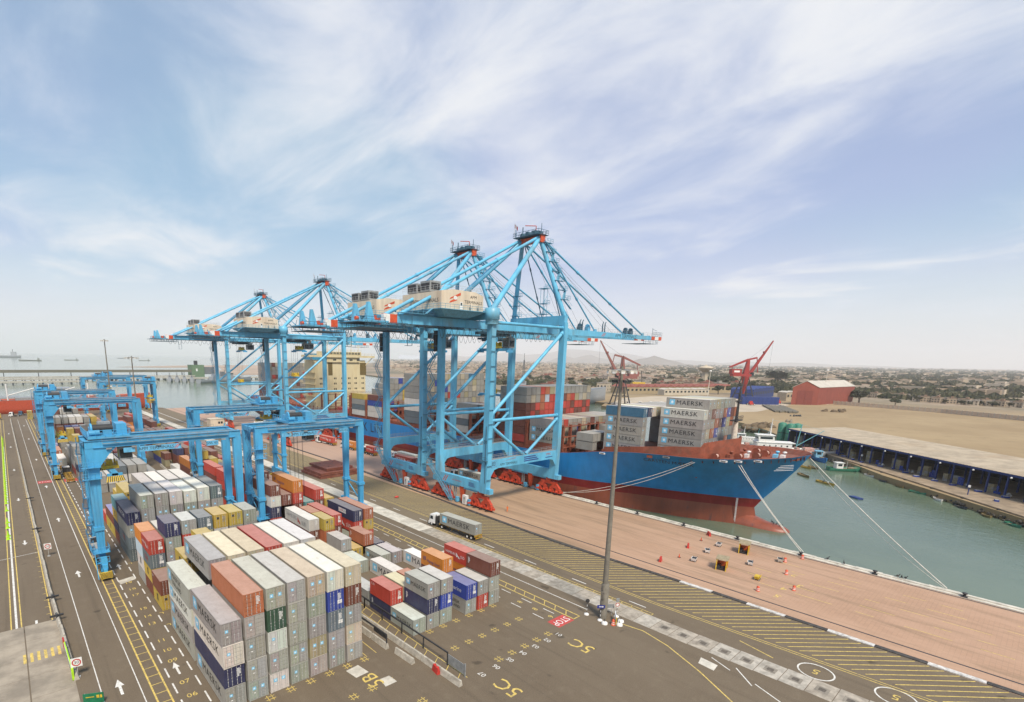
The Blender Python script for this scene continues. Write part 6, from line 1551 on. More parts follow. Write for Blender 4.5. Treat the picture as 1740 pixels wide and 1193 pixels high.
t = thing('safety_vest', 'small red bundle lying on the hatched road', 'bundle', (89, 125, 0)); mb = MB(); mb.blob((0, 0, .25), (.8, .55, .3), 0, 8, 5, .15); mb.build('cloth', RLET, t)
# watch booths and trolleys on the quay
for x, y, rz, lb in ((124.7, 39.9, .25, 'orange open booth with yellow posts closer to the water'), (110.7, 39.1, .25, 'orange open booth with yellow posts closer to the crane rail')):
    t = thing('quay_booth', lb, 'booth', (x, y, 0), rz, 'orange booths on the quay')
    mb = MB(); mb.box(-1.25, 1.25, -.9, -.84, .25, 1.35); mb.box(-1.25, 1.25, .84, .9, .25, 1.35); mb.box(1.19, 1.25, -.84, .84, .25, 1.35); mb.build('wall', mat('booth_orange', (.62, .11, .02), .5) if 'booth_orange' not in bpy.data.materials else bpy.data.materials['booth_orange'], t)
    for a in (-1.25, 1.25):
        for b in (-.9, .9): mb = MB(); mb.box(a - .09, a + .09, b - .09, b + .09, 0, 2.4); mb.build('post', YELLOWP, t)
    mb = MB(); mb.hexa([(-1.5, -1.15, 2.4), (1.5, -1.15, 2.4), (1.5, 1.15, 2.4), (-1.5, 1.15, 2.4), (-1.45, -1.1, 2.52), (1.45, -1.1, 2.52), (1.45, 1.1, 2.52), (-1.45, 1.1, 2.52)]); mb.build('roof', mat('booth_roof', (.33, .27, .17), .8) if 'booth_roof' not in bpy.data.materials else bpy.data.materials['booth_roof'], t)
    mb = MB(); mb.box(-1.1, 1.1, -.8, .8, .2, .28); mb.box(-1.0, 1.0, .3, .8, .28, .75); mb.build('bench', DARK, t)
    mb = MB()
    for k in range(2): mb.box(-.6, .6, -.915, -.905, .55 + k * .3, .67 + k * .3)
    mb.build('notice_bar', DARK, t)
def trolley(x, y, rz, m, label):
    t = thing('quay_trolley', label, 'trolley', (x, y, 0), rz, 'small box trolleys on the quay'); mb = MB(); mb.hexa([(-.8, -.5, .35), (.8, -.5, .35), (.8, .5, .35), (-.8, .5, .35), (-1.0, -.62, 1.0), (1.0, -.62, 1.0), (1.0, .62, 1.0), (-1.0, .62, 1.0)]); mb.build('box', m, t); mb = MB(); mb.box(-.85, .85, -.5, .5, 1.0, 1.012); mb.rail([(-1, -.6, 1.0), (1, -.6, 1.0)], .25, .9, .03); mb.build('load', DARK if m is not YELLOWP else m, t); add_wheels(t, [(a, b) for a in (-.6, .6) for b in (-.45, .45)], .2, .12); t.scale = (.8, .8, .8)
for x, y, m, lb in ((124.4, 45.2, WHITEP, 'white trolley closest to the water in the front row'), (118, 45.1, WHITEP, 'white trolley in the middle of the front row of three'), (110.3, 44.6, WHITEP, 'white trolley in the front row nearest the crane rail'), (117.9, 36.2, WHITEP, 'white trolley standing between the two orange booths'), (125.0, 32.8, PALECON, 'grey trolley next to an orange barrel near the water'), (110.6, 32.3, YELLOWP, 'bright yellow trolley on the quay')): trolley(x, y, .3 + rnd.uniform(-.2, .2), m, lb)
# bollards and fenders along the quay edge
for k in range(26):
    y = -8 + k * 13.1
    t = thing('bollard', 'black mooring bollard on the quay edge', 'bollard', (133.2, y if k != 3 else 31.2, .02), 0, 'black bollards along the quay edge'); mb = MB(); mb.lathe([(.32, 0), (.24, .15), (.22, .5), (.42, .62), (.36, .8), (.05, .86)], (0, 0, 0), 10); mb.build('post', DARK, t); mb = MB(); mb.cbox((0, 0, .02), (.9, .9, .05)); mb.build('base_plate', DARK, t)
for k in range(16):
    y = 8 + k * 11.5
    t = thing('fender', 'pale fender frame hanging outside the quay edge', 'fender', (134.9, y, 0), 0, 'fenders along the quay wall'); mb = MB(); mb.box(-.3, .5, -2.2, 2.2, -.3, .05); mb.build('top_frame', PALECON, t); mb = MB(); mb.box(-.25, .35, -1.6, 1.6, -2.8, -.3); mb.build('rubber_pad', RUBBER, t)
# concrete barriers and rails between the two blocks
BARR = mat('barrier_concrete', (.46, .42, .35), .9, var=.25, scale=1.5, dirt=(.2, .17, .13), dirt_amt=.6)
mb = MB(); mb.hexa([(-.32, 0, 0), (.32, 0, 0), (.32, 3.9, 0), (-.32, 3.9, 0), (-.2, 0, .55), (.2, 0, .55), (.2, 3.9, .55), (-.2, 3.9, .55)]); mb.hexa([(-.2, 0, .55), (.2, 0, .55), (.2, 3.9, .55), (-.2, 3.9, .55), (-.13, 0, .85), (.13, 0, .85), (.13, 3.9, .85), (-.13, 3.9, .85)]); JB = mb.mesh('concrete_barrier', [BARR])
def barrier_line(x0, y0, x1, y1, label, group):
    L = math.hypot(x1 - x0, y1 - y0); n = int(L / 4); rz = -math.atan2(x1 - x0, y1 - y0)
    for i in range(n): f = i / n; tag(put('concrete_barrier', JB, None, (x0 + (x1 - x0) * f + rnd.uniform(-.05, .05), y0 + (y1 - y0) * f, 0), rz + rnd.uniform(-.01, .01)), label, 'barrier', group)
barrier_line(41.35, 43.7, 40.4, 84, 'concrete barrier in the pale line between the two container blocks', 'concrete barriers between the container blocks')
barrier_line(38.9, 57.0, 38.7, 69.5, 'concrete barrier in the short line close to the front container block', 'short line of concrete barriers')
tag(put('concrete_barrier', JB, None, (39.6, 51.6, 0), .06), 'single concrete barrier lying alone in front of the fence end', 'barrier')
barrier_line(2.9, 76, 2.2, 110, 'concrete barrier at the near end of the long roadside line', 'roadside concrete barriers, near stretch')
barrier_line(2.2, 110, 1.5, 420, 'concrete barrier in the long roadside line at the left', 'roadside concrete barriers, far stretch')
def rail_fence(pts, label, h=1.9, end=False):
    t = thing('guard_rail', label, 'guard rail'); 
    for (xa, ya), (xb, yb) in zip(pts, pts[1:]):
        n = max(1, int(math.hypot(xb - xa, yb - ya) / 5)); 
        for i in range(n + 1): f = i / n; mb = MB(); mb.box(xa + (xb - xa) * f - .07, xa + (xb - xa) * f + .07, ya + (yb - ya) * f - .07, ya + (yb - ya) * f + .07, 0, h); mb.build('post', DARK, t)
        mb = MB(); mb.tube((xa, ya, h), (xb, yb, h), .13, None, 6); mb.tube((xa, ya, h * .96), (xb, yb, h * .96 - .12), .05, None, 5); mb.build('rail', DARK, t)
    return t
t = rail_fence([(43.2, 48.5), (43.1, 70), (42.6, 84)], 'black pipe rail on posts beside the right container block')
mb = MB(); mb.box(43.14, 43.2, 44.9, 48.3, .3, 1.8); mb.box(43.1, 43.24, 44.8, 44.95, 0, 2.0); mb.build('end_panel', GREYSTEEL, t)
t = rail_fence([(38.9, 57.2), (38.8, 66)], 'short black pipe rail close to the front block', 2.2); mb = MB(); mb.box(38.8, 39.0, 57.2, 60.5, 1.5, 2.0); mb.build('rack', DARK, t)
rail_fence([(41.9, 158), (46, 217)], 'black pipe rail in the aisle behind the white containers', 2.4); barrier_line(40.9, 158, 43.2, 217, 'concrete barrier in the aisle behind the white containers', 'aisle concrete barriers')
# left roadside: striped panel, speed signs, lime cones
t = thing('barrier_end_board', 'white and black striped panel with a lime edge on the barrier end', 'barrier panel', (2.55, 76.4, 0), .02); mb = MB(); mb.box(-.05, .05, 0, 8.4, .5, 1.5, 0); mb.box(-.02, .12, 0, 8.4, 1.5, 1.62, 1); mb.box(-.1, .15, -.35, 0, .1, 1.7, 1); mb.build('board', [WHITEP, mat('lime_paint', (.42, .72, .02), .6)], t)
for k in range(16): mb = MB(); y = .1 + k * .52; mb.face([(-.055, y, .55), (-.055, y + .22, .55), (-.055, y + .5, 1.45), (-.055, y + .28, 1.45)][::-1]); mb.build('stripe', DARK, t)
mb = MB(); mb.box(-.1, .1, 8.4, 9.4, .5, 1.9); mb.build('end_flap', RLET, t)
for x, y, lb in ((3.15, 76.6, 'nearest square speed sign on a post at the end of the roadside barrier'), (3.3, 130.2, 'farther square speed sign beside the roadside barrier')):
    t = thing('speed_sign', lb, 'sign', (x, y, 0), R(-10)); mb = MB(); mb.tube((0, 0, 0), (0, 0, 2.4), .05, None, 6); mb.box(-.25, .25, -.2, .2, 0, .15); mb.build('post', GALV, t); mb = MB(); mb.box(-.62, .62, -.08, -.04, 1.6, 2.85); bd = mb.build('board', WHITEP, t)
    disc(bd, 'ring', 2.22, .52, [RLET, WHITEP], -.09); text('30', .62, BLACKP, (0, -.105, 2.22), FACE_F, bd)
for y in (96.2, 104.6, 150, 184): t = thing('barrier_light', 'dark lamp bracket on the roadside barrier', 'lamp', (2.3, y, 0), 0, 'dark lamp brackets on the roadside barrier'); mb = MB(); mb.box(-.9, .9, -.15, .15, .85, 1.1); mb.box(-.15, .15, -.5, .5, .8, 1.25); mb.build('bracket', DARK, t); mb = MB(); mb.tube((0, 0, .8), (0, 0, 1.6), .06, None, 5); mb.build('lamp', GREYSTEEL, t)
t = thing('direction_sign', 'green direction board with yellow figures at the bottom left', 'sign', (4.0, 69.0, 0), R(-25)); mb = MB(); mb.box(-1.1, 1.1, -.05, .05, .2, 1.5, 0); mb.build('board', mat('sign_green', (.01, .16, .07), .5), t); mb = MB(); mb.box(.35, .65, -.07, -.055, .85, 1.25); mb.box(.75, .95, -.07, -.055, .85, 1.25); mb.box(-.8, .1, -.07, -.055, 1.0, 1.1); mb.build('symbol', YELLOWP, t)
for a in (-.9, .9): mb = MB(); mb.tube((a, .08, 0), (a, .08, 1.5), .05, None, 5); mb.build('post', GALV, t)
LIME = bpy.data.materials['lime_paint']; y = 148.0; i = 0
while y < 330: cone(-3.05, y, 'lime green cone in the long row beside the left lane', 'lime green cones along the left lane', LIME, 1.5); y += (2.5, 7.5, 5, 13, 9)[i] if i < 5 else 3.6; i += 1
# birds on the quay edge and on the bulbous bow
def bird(x, y, z, rz, label):
    t = thing('seabird', label, 'bird', (x, y, z), rz, 'dark seabirds around the bow'); mb = MB(); mb.blob((0, 0, .38), (.16, .26, .2), 0, 7, 5); mb.tube((0, -.15, .45), (0, -.26, .78), .07, .05, 6); mb.blob((0, -.3, .82), (.07, .11, .07), 0, 6, 4); mb.hexa([(-.08, .2, .3), (.08, .2, .3), (.1, .55, .16), (-.1, .55, .16), (-.08, .2, .36), (.08, .2, .36), (.1, .55, .2), (-.1, .55, .2)]); mb.build('body', DARK, t); mb = MB(); mb.tube((-.06, 0, 0), (-.06, 0, .3), .02, None, 4); mb.tube((.06, 0, 0), (.06, 0, .3), .02, None, 4); mb.build('legs', DARK, t)
for k in range(5): bird(157.2 + rnd.uniform(-.5, .5), 44.6 - k * .62, -.62 - .08 * k, rnd.uniform(0, 6), 'dark seabird perched on top of the bulbous bow')
for k, y in enumerate((26.5, 23.6, 14.8, 14.2, 13.6)): bird(134.1, y, .24, rnd.uniform(0, 6), 'dark seabird standing on the quay edge')
# ================================================================ right-hand harbour: land, wharf, shed, boats
def land_mat():
    m, n, l, b = nodes('sandy_ground'); p = geo_pos(n)
    f = noise(n, l, p, .012, 6, .65); g = noise(n, l, p, .09, 6, .7); h = noise(n, l, p, 1.1, 4, .7)
    c = mix(n, l, ramp(n, l, f, .35, .65), (.28, .195, .10), (.345, .25, .135)); c = mix(n, l, ramp(n, l, g, .5, .75, 0, .6), c, (.20, .145, .075)); c = mix(n, l, ramp(n, l, h, .5, .8, 0, .3), c, (.42, .33, .21))
    sx = n.new('ShaderNodeSeparateXYZ'); l.new(p, sx.inputs[0])
    d = n.new('ShaderNodeVectorMath'); d.operation = 'LENGTH'; l.new(p, d.inputs[0])
    t = noise(n, l, p, .0035, 7, .7, (1, 1, 1)); u = noise(n, l, p, .02, 6, .7)
    far = mix(n, l, ramp(n, l, t, .4, .62), (.30, .22, .145), (.13, .12, .075)); far = mix(n, l, ramp(n, l, u, .48, .7, 0, .7), far, (.38, .31, .24))
    c = mix(n, l, ramp(n, l, d.outputs['Value'], 650, 850), c, far)
    l.new(c, b.inputs['Base Color']); b.inputs['Roughness'].default_value = .95; return m
LAND = land_mat()
shore = [(110, -90), (219, .5), (261, 39), (302, 67), (331, 92), (352, 101), (378, 118), (405, 140), (425, 160), (440, 200), (446, 232), (432, 252), (446, 284), (478, 300), (520, 420), (560, 560), (600, 760), (640, 900), (720, 1150), (900, 1600), (1500, 2600), (3500, 5200), (9000, 11000), (40000, 45000), (60000, -8000), (1500, -900), (300, -300)]
mb = MB(); mb.prism(shore, -6, .0)
struct(mb.build('mainland', LAND))
def flat(name, pts, z, m, kind=True):
    mb = MB(); mb.face([(x, y, z) for x, y in pts]); o = mb.build(name, m)
    if mb and o.data.polygons[0].normal.z < 0: o.data.flip_normals()
    return struct(o) if kind else o
PALE = mat('pale_dusty_ground', (.46, .385, .29), .95, var=.15, scale=.05)
flat('dusty_yard', [(452, 205), (520, 172), (640, 182), (720, 240), (640, 330), (560, 330), (470, 290)], .006, PALE)
flat('dirt_road', [(690, 160), (1200, 280), (1190, 300), (690, 178)], .004, PALE)
WHARF = mat('wharf_surface', (.30, .225, .15), .95, var=.3, scale=.3, dirt=(.16, .12, .08), dirt_amt=.5)
E0, E1 = Vector((331, 92, 0)), Vector((150, -59, 0)); ed = (E1 - E0).normalized(); en = Vector((-ed.y, ed.x, 0))    # en points inland
if en.x < 0: en = -en
def WP(u, v, z=0): q = E0 + ed * u + en * v; return (q.x, q.y, z)
mb = MB(); L = (E1 - E0).length
def wbox(mb, u0, u1, v0, v1, z0, z1, m=0): mb.hexa([WP(u0, v0, z0), WP(u1, v0, z0), WP(u1, v1, z0), WP(u0, v1, z0), WP(u0, v0, z1), WP(u1, v0, z1), WP(u1, v1, z1), WP(u0, v1, z1)], m)
wbox(mb, 2, L, -1.0, 62, -5, .5); struct(mb.build('fishing_wharf', WHARF))
# rubble at the foot of the wharf: stones one by one in view
STONE = mat('dark_wet_stone', (.055, .048, .038), .8, var=.5, scale=1.2)
sm_ = []
for k in range(5): mb = MB(); mb.blob((0, 0, 0), (1, .8, .6), 0, 7, 4, .22); sm_.append(mb.mesh('stone', [STONE]))
rub = stuff(put('rubble_bank', None)); tag(rub, 'dark rubble along the foot of the fishing wharf', 'rubble')
for k in range(260):
    u = 4 + (L - 8) * k / 260; q = WP(u + rnd.uniform(-.5, .5), -1.2 - rnd.random() * 1.8, -2.0 + rnd.random() * .9); o = put('stone', sm_[rnd.randrange(5)], rub, q); o.rotation_euler = (rnd.random(), rnd.random(), rnd.random() * 6); s = rnd.uniform(.4, 1.0); o.scale = (s, s, s)
# the long open market shed
SHEDROOF = mat('shed_roof_sheet', (.42, .345, .25), .85, var=.22, scale=.2, dirt=(.34, .25, .16), dirt_amt=.6)
SBLUE = mat('shed_blue_steel', (.012, .035, .17), .6)
shed = thing('market_shed', 'very long open-fronted shed with a pale roof on the fishing wharf', 'shed')
V0, V1, HZ0, HZ1 = 0.0, 28, 8.4, 9.6
WPq = WP
S0, sd_, sn_ = Vector((327, 94, 0)), Vector((-.662, -.749, 0)), Vector((.749, -.662, 0))
def WP(u, v, z=0): q = S0 + sd_ * u + sn_ * v; return (q.x, q.y, z)
for k in range(int((L - 6) / 6.2)):
    u = 6 + k * 6.2; mb = MB(); n = 10
    rows = [[WP(u + 6.16 * i / n, V0 - 1.6, HZ0 + (.06 if i % 2 else 0)) for i in range(n + 1)], [WP(u + 6.16 * i / n, V1, HZ1 + (.06 if i % 2 else 0)) for i in range(n + 1)]]
    mb.grid(rows, 0, False); mb.build('roof_sheet', SHEDROOF, shed)
mb = MB(); wbox(mb, 6, L - 2, V0 - 1.7, V0 - 1.4, HZ0 - .75, HZ0 - .1, 0); wbox(mb, 6, L - 2, V0 + 10, V0 + 10.3, HZ0 - .2, HZ0 + .3, 0); mb.build('eave_beam', SBLUE, shed)
mb = MB(); wbox(mb, 6, L - 2, V1 - .4, V1, 0, HZ1 - .1); wbox(mb, 5.7, 6, V0, V1, 0, HZ0); mb.build('rear_wall', mat('shed_dark_wall', (.055, .05, .055), .9), shed)
mb = MB(); wbox(mb, 6, L - 2, V0 - .5, V1, .5, .62); mb.build('shed_floor', WHARF, shed)
for k in range(int((L - 8) / 6.2) + 1):
    u = 6.2 + k * 6.2
    for v in (V0 - .6, V0 + 10):
        mb = MB(); wbox(mb, u - .22, u + .22, v - .22, v + .22, .5, HZ0 - .2); mb.build('column', SBLUE, shed)
    if k % 2 == 0: mb = MB(); q = WP(u + 2, V0 - 1.9, HZ0 - 1.1); mb.blob(q, (.33, .33, .33), 0, 8, 6); mb.build('lamp', WHITEP, shed)
KH = [mat('crate_khaki', (.33, .28, .17), .8, var=.3), mat('crate_grey', (.30, .29, .27), .8, var=.3), mat('crate_blue', (.015, .05, .28), .6, var=.3), mat('sack_white', (.55, .53, .48), .8, var=.2)]
def ordl(s):
    CNT[s] = CNT.get(s, 0) + 1; i = CNT[s]
    return '%s %s counted from the far end under the market shed' % (ORD[i - 1] if i <= 20 else 'twenty-' + ORD[i - 21], s)
CNT = {}
for k in range(int((L - 12) / 3.1)):
    u = 8 + k * 3.1 + rnd.uniform(-.4, .4)
    if rnd.random() < .18: continue
    kind = k % 4; v = V0 + rnd.uniform(.5, 2.2)
    if kind in (0, 1):
        t = thing('crate_stack', ordl('khaki crate pile'), 'crates', (0, 0, 0), 0, 'crate piles in the market shed')
        w, hgt = rnd.uniform(1.8, 2.8), rnd.randint(3, 5)
        for a in range(3):
            for b in range(hgt): mb = MB(); wbox(mb, u + a * w / 3, u + (a + .94) * w / 3, v, v + 1.2, .62 + b * .95, .62 + b * .95 + .88); mb.build('crate', KH[0 if rnd.random() < .75 else 1], t)
    elif kind == 2:
        t = thing('barrel_stack', ordl('blue barrel group'), 'barrels', (0, 0, 0), 0, 'blue barrel groups in the market shed')
        for a in range(3):
            for b in range(rnd.randint(1, 3)): q = WP(u + a * .75, v - .6, .62 + b * .95); mb = MB(); mb.lathe([(.3, 0), (.34, .1), (.34, .8), (.3, .9)], q, 9); mb.build('barrel', KH[2], t)
    else:
        t = thing('sack_pile', ordl('pale sack heap'), 'sacks', (0, 0, 0), 0, 'sack heaps in the market shed')
        for a in range(4): q = WP(u + rnd.uniform(0, 1.6), v + rnd.uniform(-1, .6), .9 + .45 * (a // 2)); mb = MB(); mb.blob(q, (.7, .5, .4), 0, 7, 5, .1); mb.build('sack', KH[3] if a % 3 else KH[1], t)
WP = WPq
for k in range(24):
    u = 40 + k * 7.2 + rnd.uniform(-2, 2); v = rnd.uniform(2, 3 + u * .08)
    t = thing('fish_crate', 'low blue crate on the open wharf in front of the shed', 'crate', WP(u, v, .5), rnd.random() * 3, 'blue crates scattered along the wharf'); mb = MB(); mb.box(-.9, .9, -.5, .5, 0, .55); mb.build('box', KH[2], t); mb = MB(); mb.box(-.8, .8, -.42, .42, .55, .6); mb.build('content', KH[3] if k % 3 else KH[1], t)
for k, u in enumerate((60, 118, 165)):
    t = thing('life_ring_post', 'blue post with a white box on the fishing wharf', 'post', WP(u, 3, .5), 0, 'blue posts along the fishing wharf'); mb = MB(); mb.tube((0, 0, 0), (0, 0, 2.6), .14, None, 6); mb.build('post', SBLUE, t); mb = MB(); mb.cbox((0, 0, 2.9), (.6, .6, .7)); mb.build('box', WHITEP, t)
for k in range(16): u = 14 + k * 13.5; t = thing('tyre_fender', 'old tyre hanging on the wharf edge', 'tyre', (0, 0, 0), 0, 'tyres hanging on the fishing wharf'); mb = MB(); q = Vector(WP(u, -1.1, -.2)); mb.tube(q, q - en * .35, .55, None, 10); mb.build('tread', RUBBER, t); mb = MB(); mb.tube(q - en * .36, q - en * .38, .25, None, 8); mb.build('hole', STONE, t)
# ---- boats
def loft_boat(L, B, D, sheer, n=14, flare=.75):
    mb = MB(); rows = []
    for i in range(n + 1):
        s = i / n; y = -L / 2 + L * s
        w = (B / 2) * min(1, (1 - s) * 3.2 + .02) ** .75 * (min(1, .72 + s * 1.6))
        sh = D + sheer * (max(0, s - .35) / .65) ** 2 + sheer * .35 * (max(0, .3 - s) / .3) ** 2
        rows.append([(-w, y, sh), (-w * .97, y, sh * .5), (-w * flare, y, .0), (-w * .3, y, -.9), (w * .3, y, -.9), (w * flare, y, .0), (w * .97, y, sh * .5), (w, y, sh)])
    mb.grid(rows, lambda i, j: 1 if j in (1, 5) and False else (2 if 2 <= j <= 4 else (1 if j in (1, 5) else 0)), True); mb.face(rows[0][::-1], 0)
    dk = [(r[0][0] * .93, r[0][1], r[0][2] - .45) for r in rows]; dk2 = [(r[7][0] * .93, r[7][1], r[7][2] - .45) for r in rows]
    mb.grid([dk, dk2], 3, False)
    for a, b in ((0, dk), (7, dk2)):
        g = [[r[a] for r in rows], b]; mb.grid(g if a else g[::-1], 0, False)
    return mb
BWHITE = mat('boat_white_paint', (.74, .73, .70), .45, var=.1, dirt=(.4, .25, .15), dirt_amt=.3); BLUEB = mat('boat_blue_paint', (.02, .16, .45), .5); WOODD = mat('boat_deck_wood', (.28, .2, .12), .8); DKHULL = mat('boat_dark_bottom', (.03, .04, .06), .6); TURQ = mat('boat_turquoise', (.15, .42, .46), .5); BGREEN = mat('boat_green_paint', (.04, .2, .13), .5)
def trawler(x, y, rz, label, L=32, m=BWHITE):
    t = thing('fishing_vessel', label, 'fishing boat', (x, y, WZ), rz); loft_boat(L, L * .22, L * .075, L * .05).build('hull', [m, m, DKHULL, WOODD], t); k = L / 32
    mb = MB(); mb.box(-2.4 * k, 2.4 * k, -2 * k, 9 * k, 2.2 * k, 4.6 * k); mb.box(-2.6 * k, 2.6 * k, -3 * k, 9.4 * k, 4.6 * k, 4.8 * k); dh = mb.build('deckhouse', BWHITE, t)
    mb = MB(); mb.hexa([(-2 * k, 3.5 * k, 4.8 * k), (2 * k, 3.5 * k, 4.8 * k), (2 * k, 8.5 * k, 4.8 * k), (-2 * k, 8.5 * k, 4.8 * k), (-2 * k, 3.8 * k, 7.1 * k), (2 * k, 3.8 * k, 7.1 * k), (2 * k, 8.9 * k, 7.1 * k), (-2 * k, 8.9 * k, 7.1 * k)]); mb.box(-2.3 * k, 2.3 * k, 3.4 * k, 9.2 * k, 7.1 * k, 7.25 * k); wh_ = mb.build('wheelhouse', BWHITE, t)
    mb = MB(); mb.box(-2.02 * k, 2.02 * k, 4.2 * k, 8.2 * k, 5.8 * k, 6.6 * k); mb.box(-1.7 * k, 1.7 * k, 8.72 * k, 8.8 * k, 5.8 * k, 6.6 * k); mb.build('window', GLASS, wh_)
    for yy in (-.5, 1.3, 3.1, 5, 6.8): mb = MB(); mb.tube((-2.43 * k, yy * k, 3.6 * k), (2.43 * k, yy * k, 3.6 * k), .3 * k, None, 8); mb.build('porthole', GLASS, dh)
    mb = MB(); mb.tube((0, 4.5 * k, 7.2 * k), (0, 4.5 * k, 13 * k), .16 * k, .08 * k, 6); mb.tube((-.9 * k, 5 * k, 7.2 * k), (0, 4.5 * k, 12 * k), .07 * k, None, 4); mb.tube((.9 * k, 5 * k, 7.2 * k), (0, 4.5 * k, 12 * k), .07 * k, None, 4); mb.tube((-1.6 * k, 4.5 * k, 11 * k), (1.6 * k, 4.5 * k, 11 * k), .07 * k, None, 4); mb.build('mast', BWHITE, t)
    mb = MB(); mb.tube((0, -4 * k, 2.4 * k), (0, -5 * k, 11.5 * k), .18 * k, .1 * k, 6); mb.tube((0, -4 * k, 3.5 * k), (0, -12 * k, 9.5 * k), .14 * k, .09 * k, 6); mb.tube((0, -5 * k, 11.3 * k), (0, -12 * k, 9.5 * k), .03, None, 4); mb.tube((0, -5 * k, 11.3 * k), (0, 4.5 * k, 12.5 * k), .03, None, 4); mb.build('derrick', TURQ if m is BWHITE else BWHITE, t)
    mb = MB(); mb.box(-1.4 * k, 1.4 * k, -9.5 * k, -6.5 * k, 2.0 * k, 3.2 * k); mb.tube((-1.5 * k, -4.4 * k, 2.8 * k), (1.5 * k, -4.4 * k, 2.8 * k), .5 * k, None, 8); mb.box(-.8 * k, .8 * k, 11 * k, 12.4 * k, 3 * k, 4.0 * k); mb.build('deck_gear', mat('gear_pink', (.5, .25, .2), .7) if 'gear_pink' not in bpy.data.materials else bpy.data.materials['gear_pink'], t)
    mb = MB(); mb.rail([(-3 * k, -10 * k, 2.4 * k), (-3.3 * k, 0, 2.4 * k), (-2.9 * k, 9 * k, 3.0 * k), (0, 15.5 * k, 4.4 * k)], 1.0 * k, 2, .05); mb.build('handrail', BWHITE, t); return t
trawler(293.5, 83.5, R(35), 'large white fishing vessel with portholes lying beyond the bow', 44)
trawler(322, 108, R(30), 'smaller white fishing boat with turquoise mast behind the large white one', 24)
trawler(304, 116, R(20), 'white and blue fishing boat rear left of the large white vessel', 22)
def small_boat(x, y, rz, label, L, m, m2, cab):
    t = thing('motor_boat', label, 'boat', (x, y, WZ), rz); loft_boat(L, L * .3, L * .1, L * .07).build('hull', [m, m, m2, WOODD], t)
    mb = MB(); y0 = -L * .3; mb.box(-L * .09, L * .09, y0, y0 + L * .2, L * .07, L * .27); mb.box(-L * .11, L * .11, y0 - L * .02, y0 + L * .23, L * .27, L * .285); cb = mb.build('cabin', cab, t)
    mb = MB(); mb.box(-L * .092, L * .092, y0 + L * .04, y0 + L * .16, L * .17, L * .24); mb.box(-L * .06, L * .06, y0 + L * .2, y0 + L * .203, L * .17, L * .24); mb.build('window', GLASS, cb)
    mb = MB(); mb.tube((0, L * .05, .5), (0, L * .05, L * .32), .06, None, 5); mb.build('mast', BWHITE, t)
    mb = MB(); mb.blob((0, L * .18, L * .1), (L * .08, L * .13, L * .05), 0, 8, 5, .15); mb.build('net_heap', mat('net_brown', (.2, .16, .1), .9) if 'net_brown' not in bpy.data.materials else bpy.data.materials['net_brown'], t); return t
small_boat(292.5, 67.5, R(120), 'bright blue fishing boat with a blue cabin at the wharf', 15, BLUEB, BLUEB, mat('cabin_blue', (.2, .45, .62), .5))
small_boat(272, 53.5, R(222), 'green and pale boat with a white wheelhouse moored to the wharf', 13, BGREEN, WOODD, BWHITE)
WOODB = mat('rowboat_wood', (.20, .15, .06), .8, var=.3, scale=2); WOODY = mat('rowboat_yellow', (.42, .28, .04), .7)
def rowboat(x, y, rz, label, m, L=7):
    t = thing('rowing_boat', label, 'rowing boat', (x, y, WZ - .15), rz, 'small rowing boats on the green water'); loft_boat(L, 1.9, .62, .35, 10, .7).build('hull', [m, m, m, WOODD], t)
    for yy in (-1.6, 0, 1.5): mb = MB(); mb.box(-.75, .75, yy - .15, yy + .15, .45, .52); mb.build('bench', m, t)
    mb = MB(); mb.tube((-.6, 0, .7), (-2.0, -.9, .2), .04, None, 4); mb.tube((.6, 0, .7), (2.0, -.9, .2), .04, None, 4); mb.build('oars', WOODD, t); return t
rowboat(245.5, 61, R(130), 'dark wooden rowing boat nearest the bow of the blue ship', WOODB, 8)
rowboat(236.5, 51.5, R(145), 'yellow-brown rowing boat with two people beside the white line', WOODY, 8)
rowboat(266, 66, R(140), 'yellow rowing boat partly behind the bow tip', WOODY, 7); rowboat(268, 63.5, R(130), 'brown rowing boat beside the yellow one behind the bow tip', WOODB, 7)
for k, (x, y) in enumerate(((236.9, 52.2), (235.7, 50.6))): person('person in %s clothes seated in the yellow-brown rowing boat' % ('dark', 'pale')[k], (x, y, WZ + .42), R(145), (NAVYC, WHITEP)[k], NAVYC, True)
t = thing('floating_raft', 'small blue raft adrift on the green water', 'raft', (218.5, 38.5, WZ), .9); mb = MB(); mb.box(-1.9, 1.9, -.9, .9, 0, .45); mb.build('deck', SBLUE, t); mb = MB(); mb.box(-1.9, 1.9, -.95, -.85, .1, .3); mb.box(-1.9, 1.9, .85, .95, .1, .3); mb.build('float', BLUEB, t)
for k in range(18):
    u = 60 + k * 9.4; q = WP(u, -3.4 - rnd.random(), WZ)
    t = rowboat(q[0], q[1], math.atan2(-ed.x, ed.y) + rnd.uniform(-.5, .5), 'tiny worn boat tied along the dark foot of the fishing wharf', (WOODB, BGREEN, BWHITE, DKHULL)[k % 4], 5.5); t['group'] = 'tiny boats tied along the fishing wharf'
mb = MB(); mb.tube((0, 0, 0), (0, 0, 9), 3.3, None, 16)
for k in range(3): 
    q = ((329.5, 91.5, .3), (333.5, 89.5, .3), (331.5, 96, .3))[k]; t = thing('green_tank', 'tall dark green tank at the far end of the market shed, ' + ('nearest the wharf', 'next to the shed', 'rearmost')[k], 'tank', q, 0, 'green tanks by the shed'); m_ = MB(); m_.lathe([(2.1, 0), (2.1, 9.2), (1.5, 9.9), (.2, 10.2)], (0, 0, 0), 14); m_.build('shell', BGREEN, t); m_ = MB(); m_.lathe([(2.14, 4.4), (2.14, 4.7)], (0, 0, 0), 14, 0, False); m_.build('hoop', DARK, t)
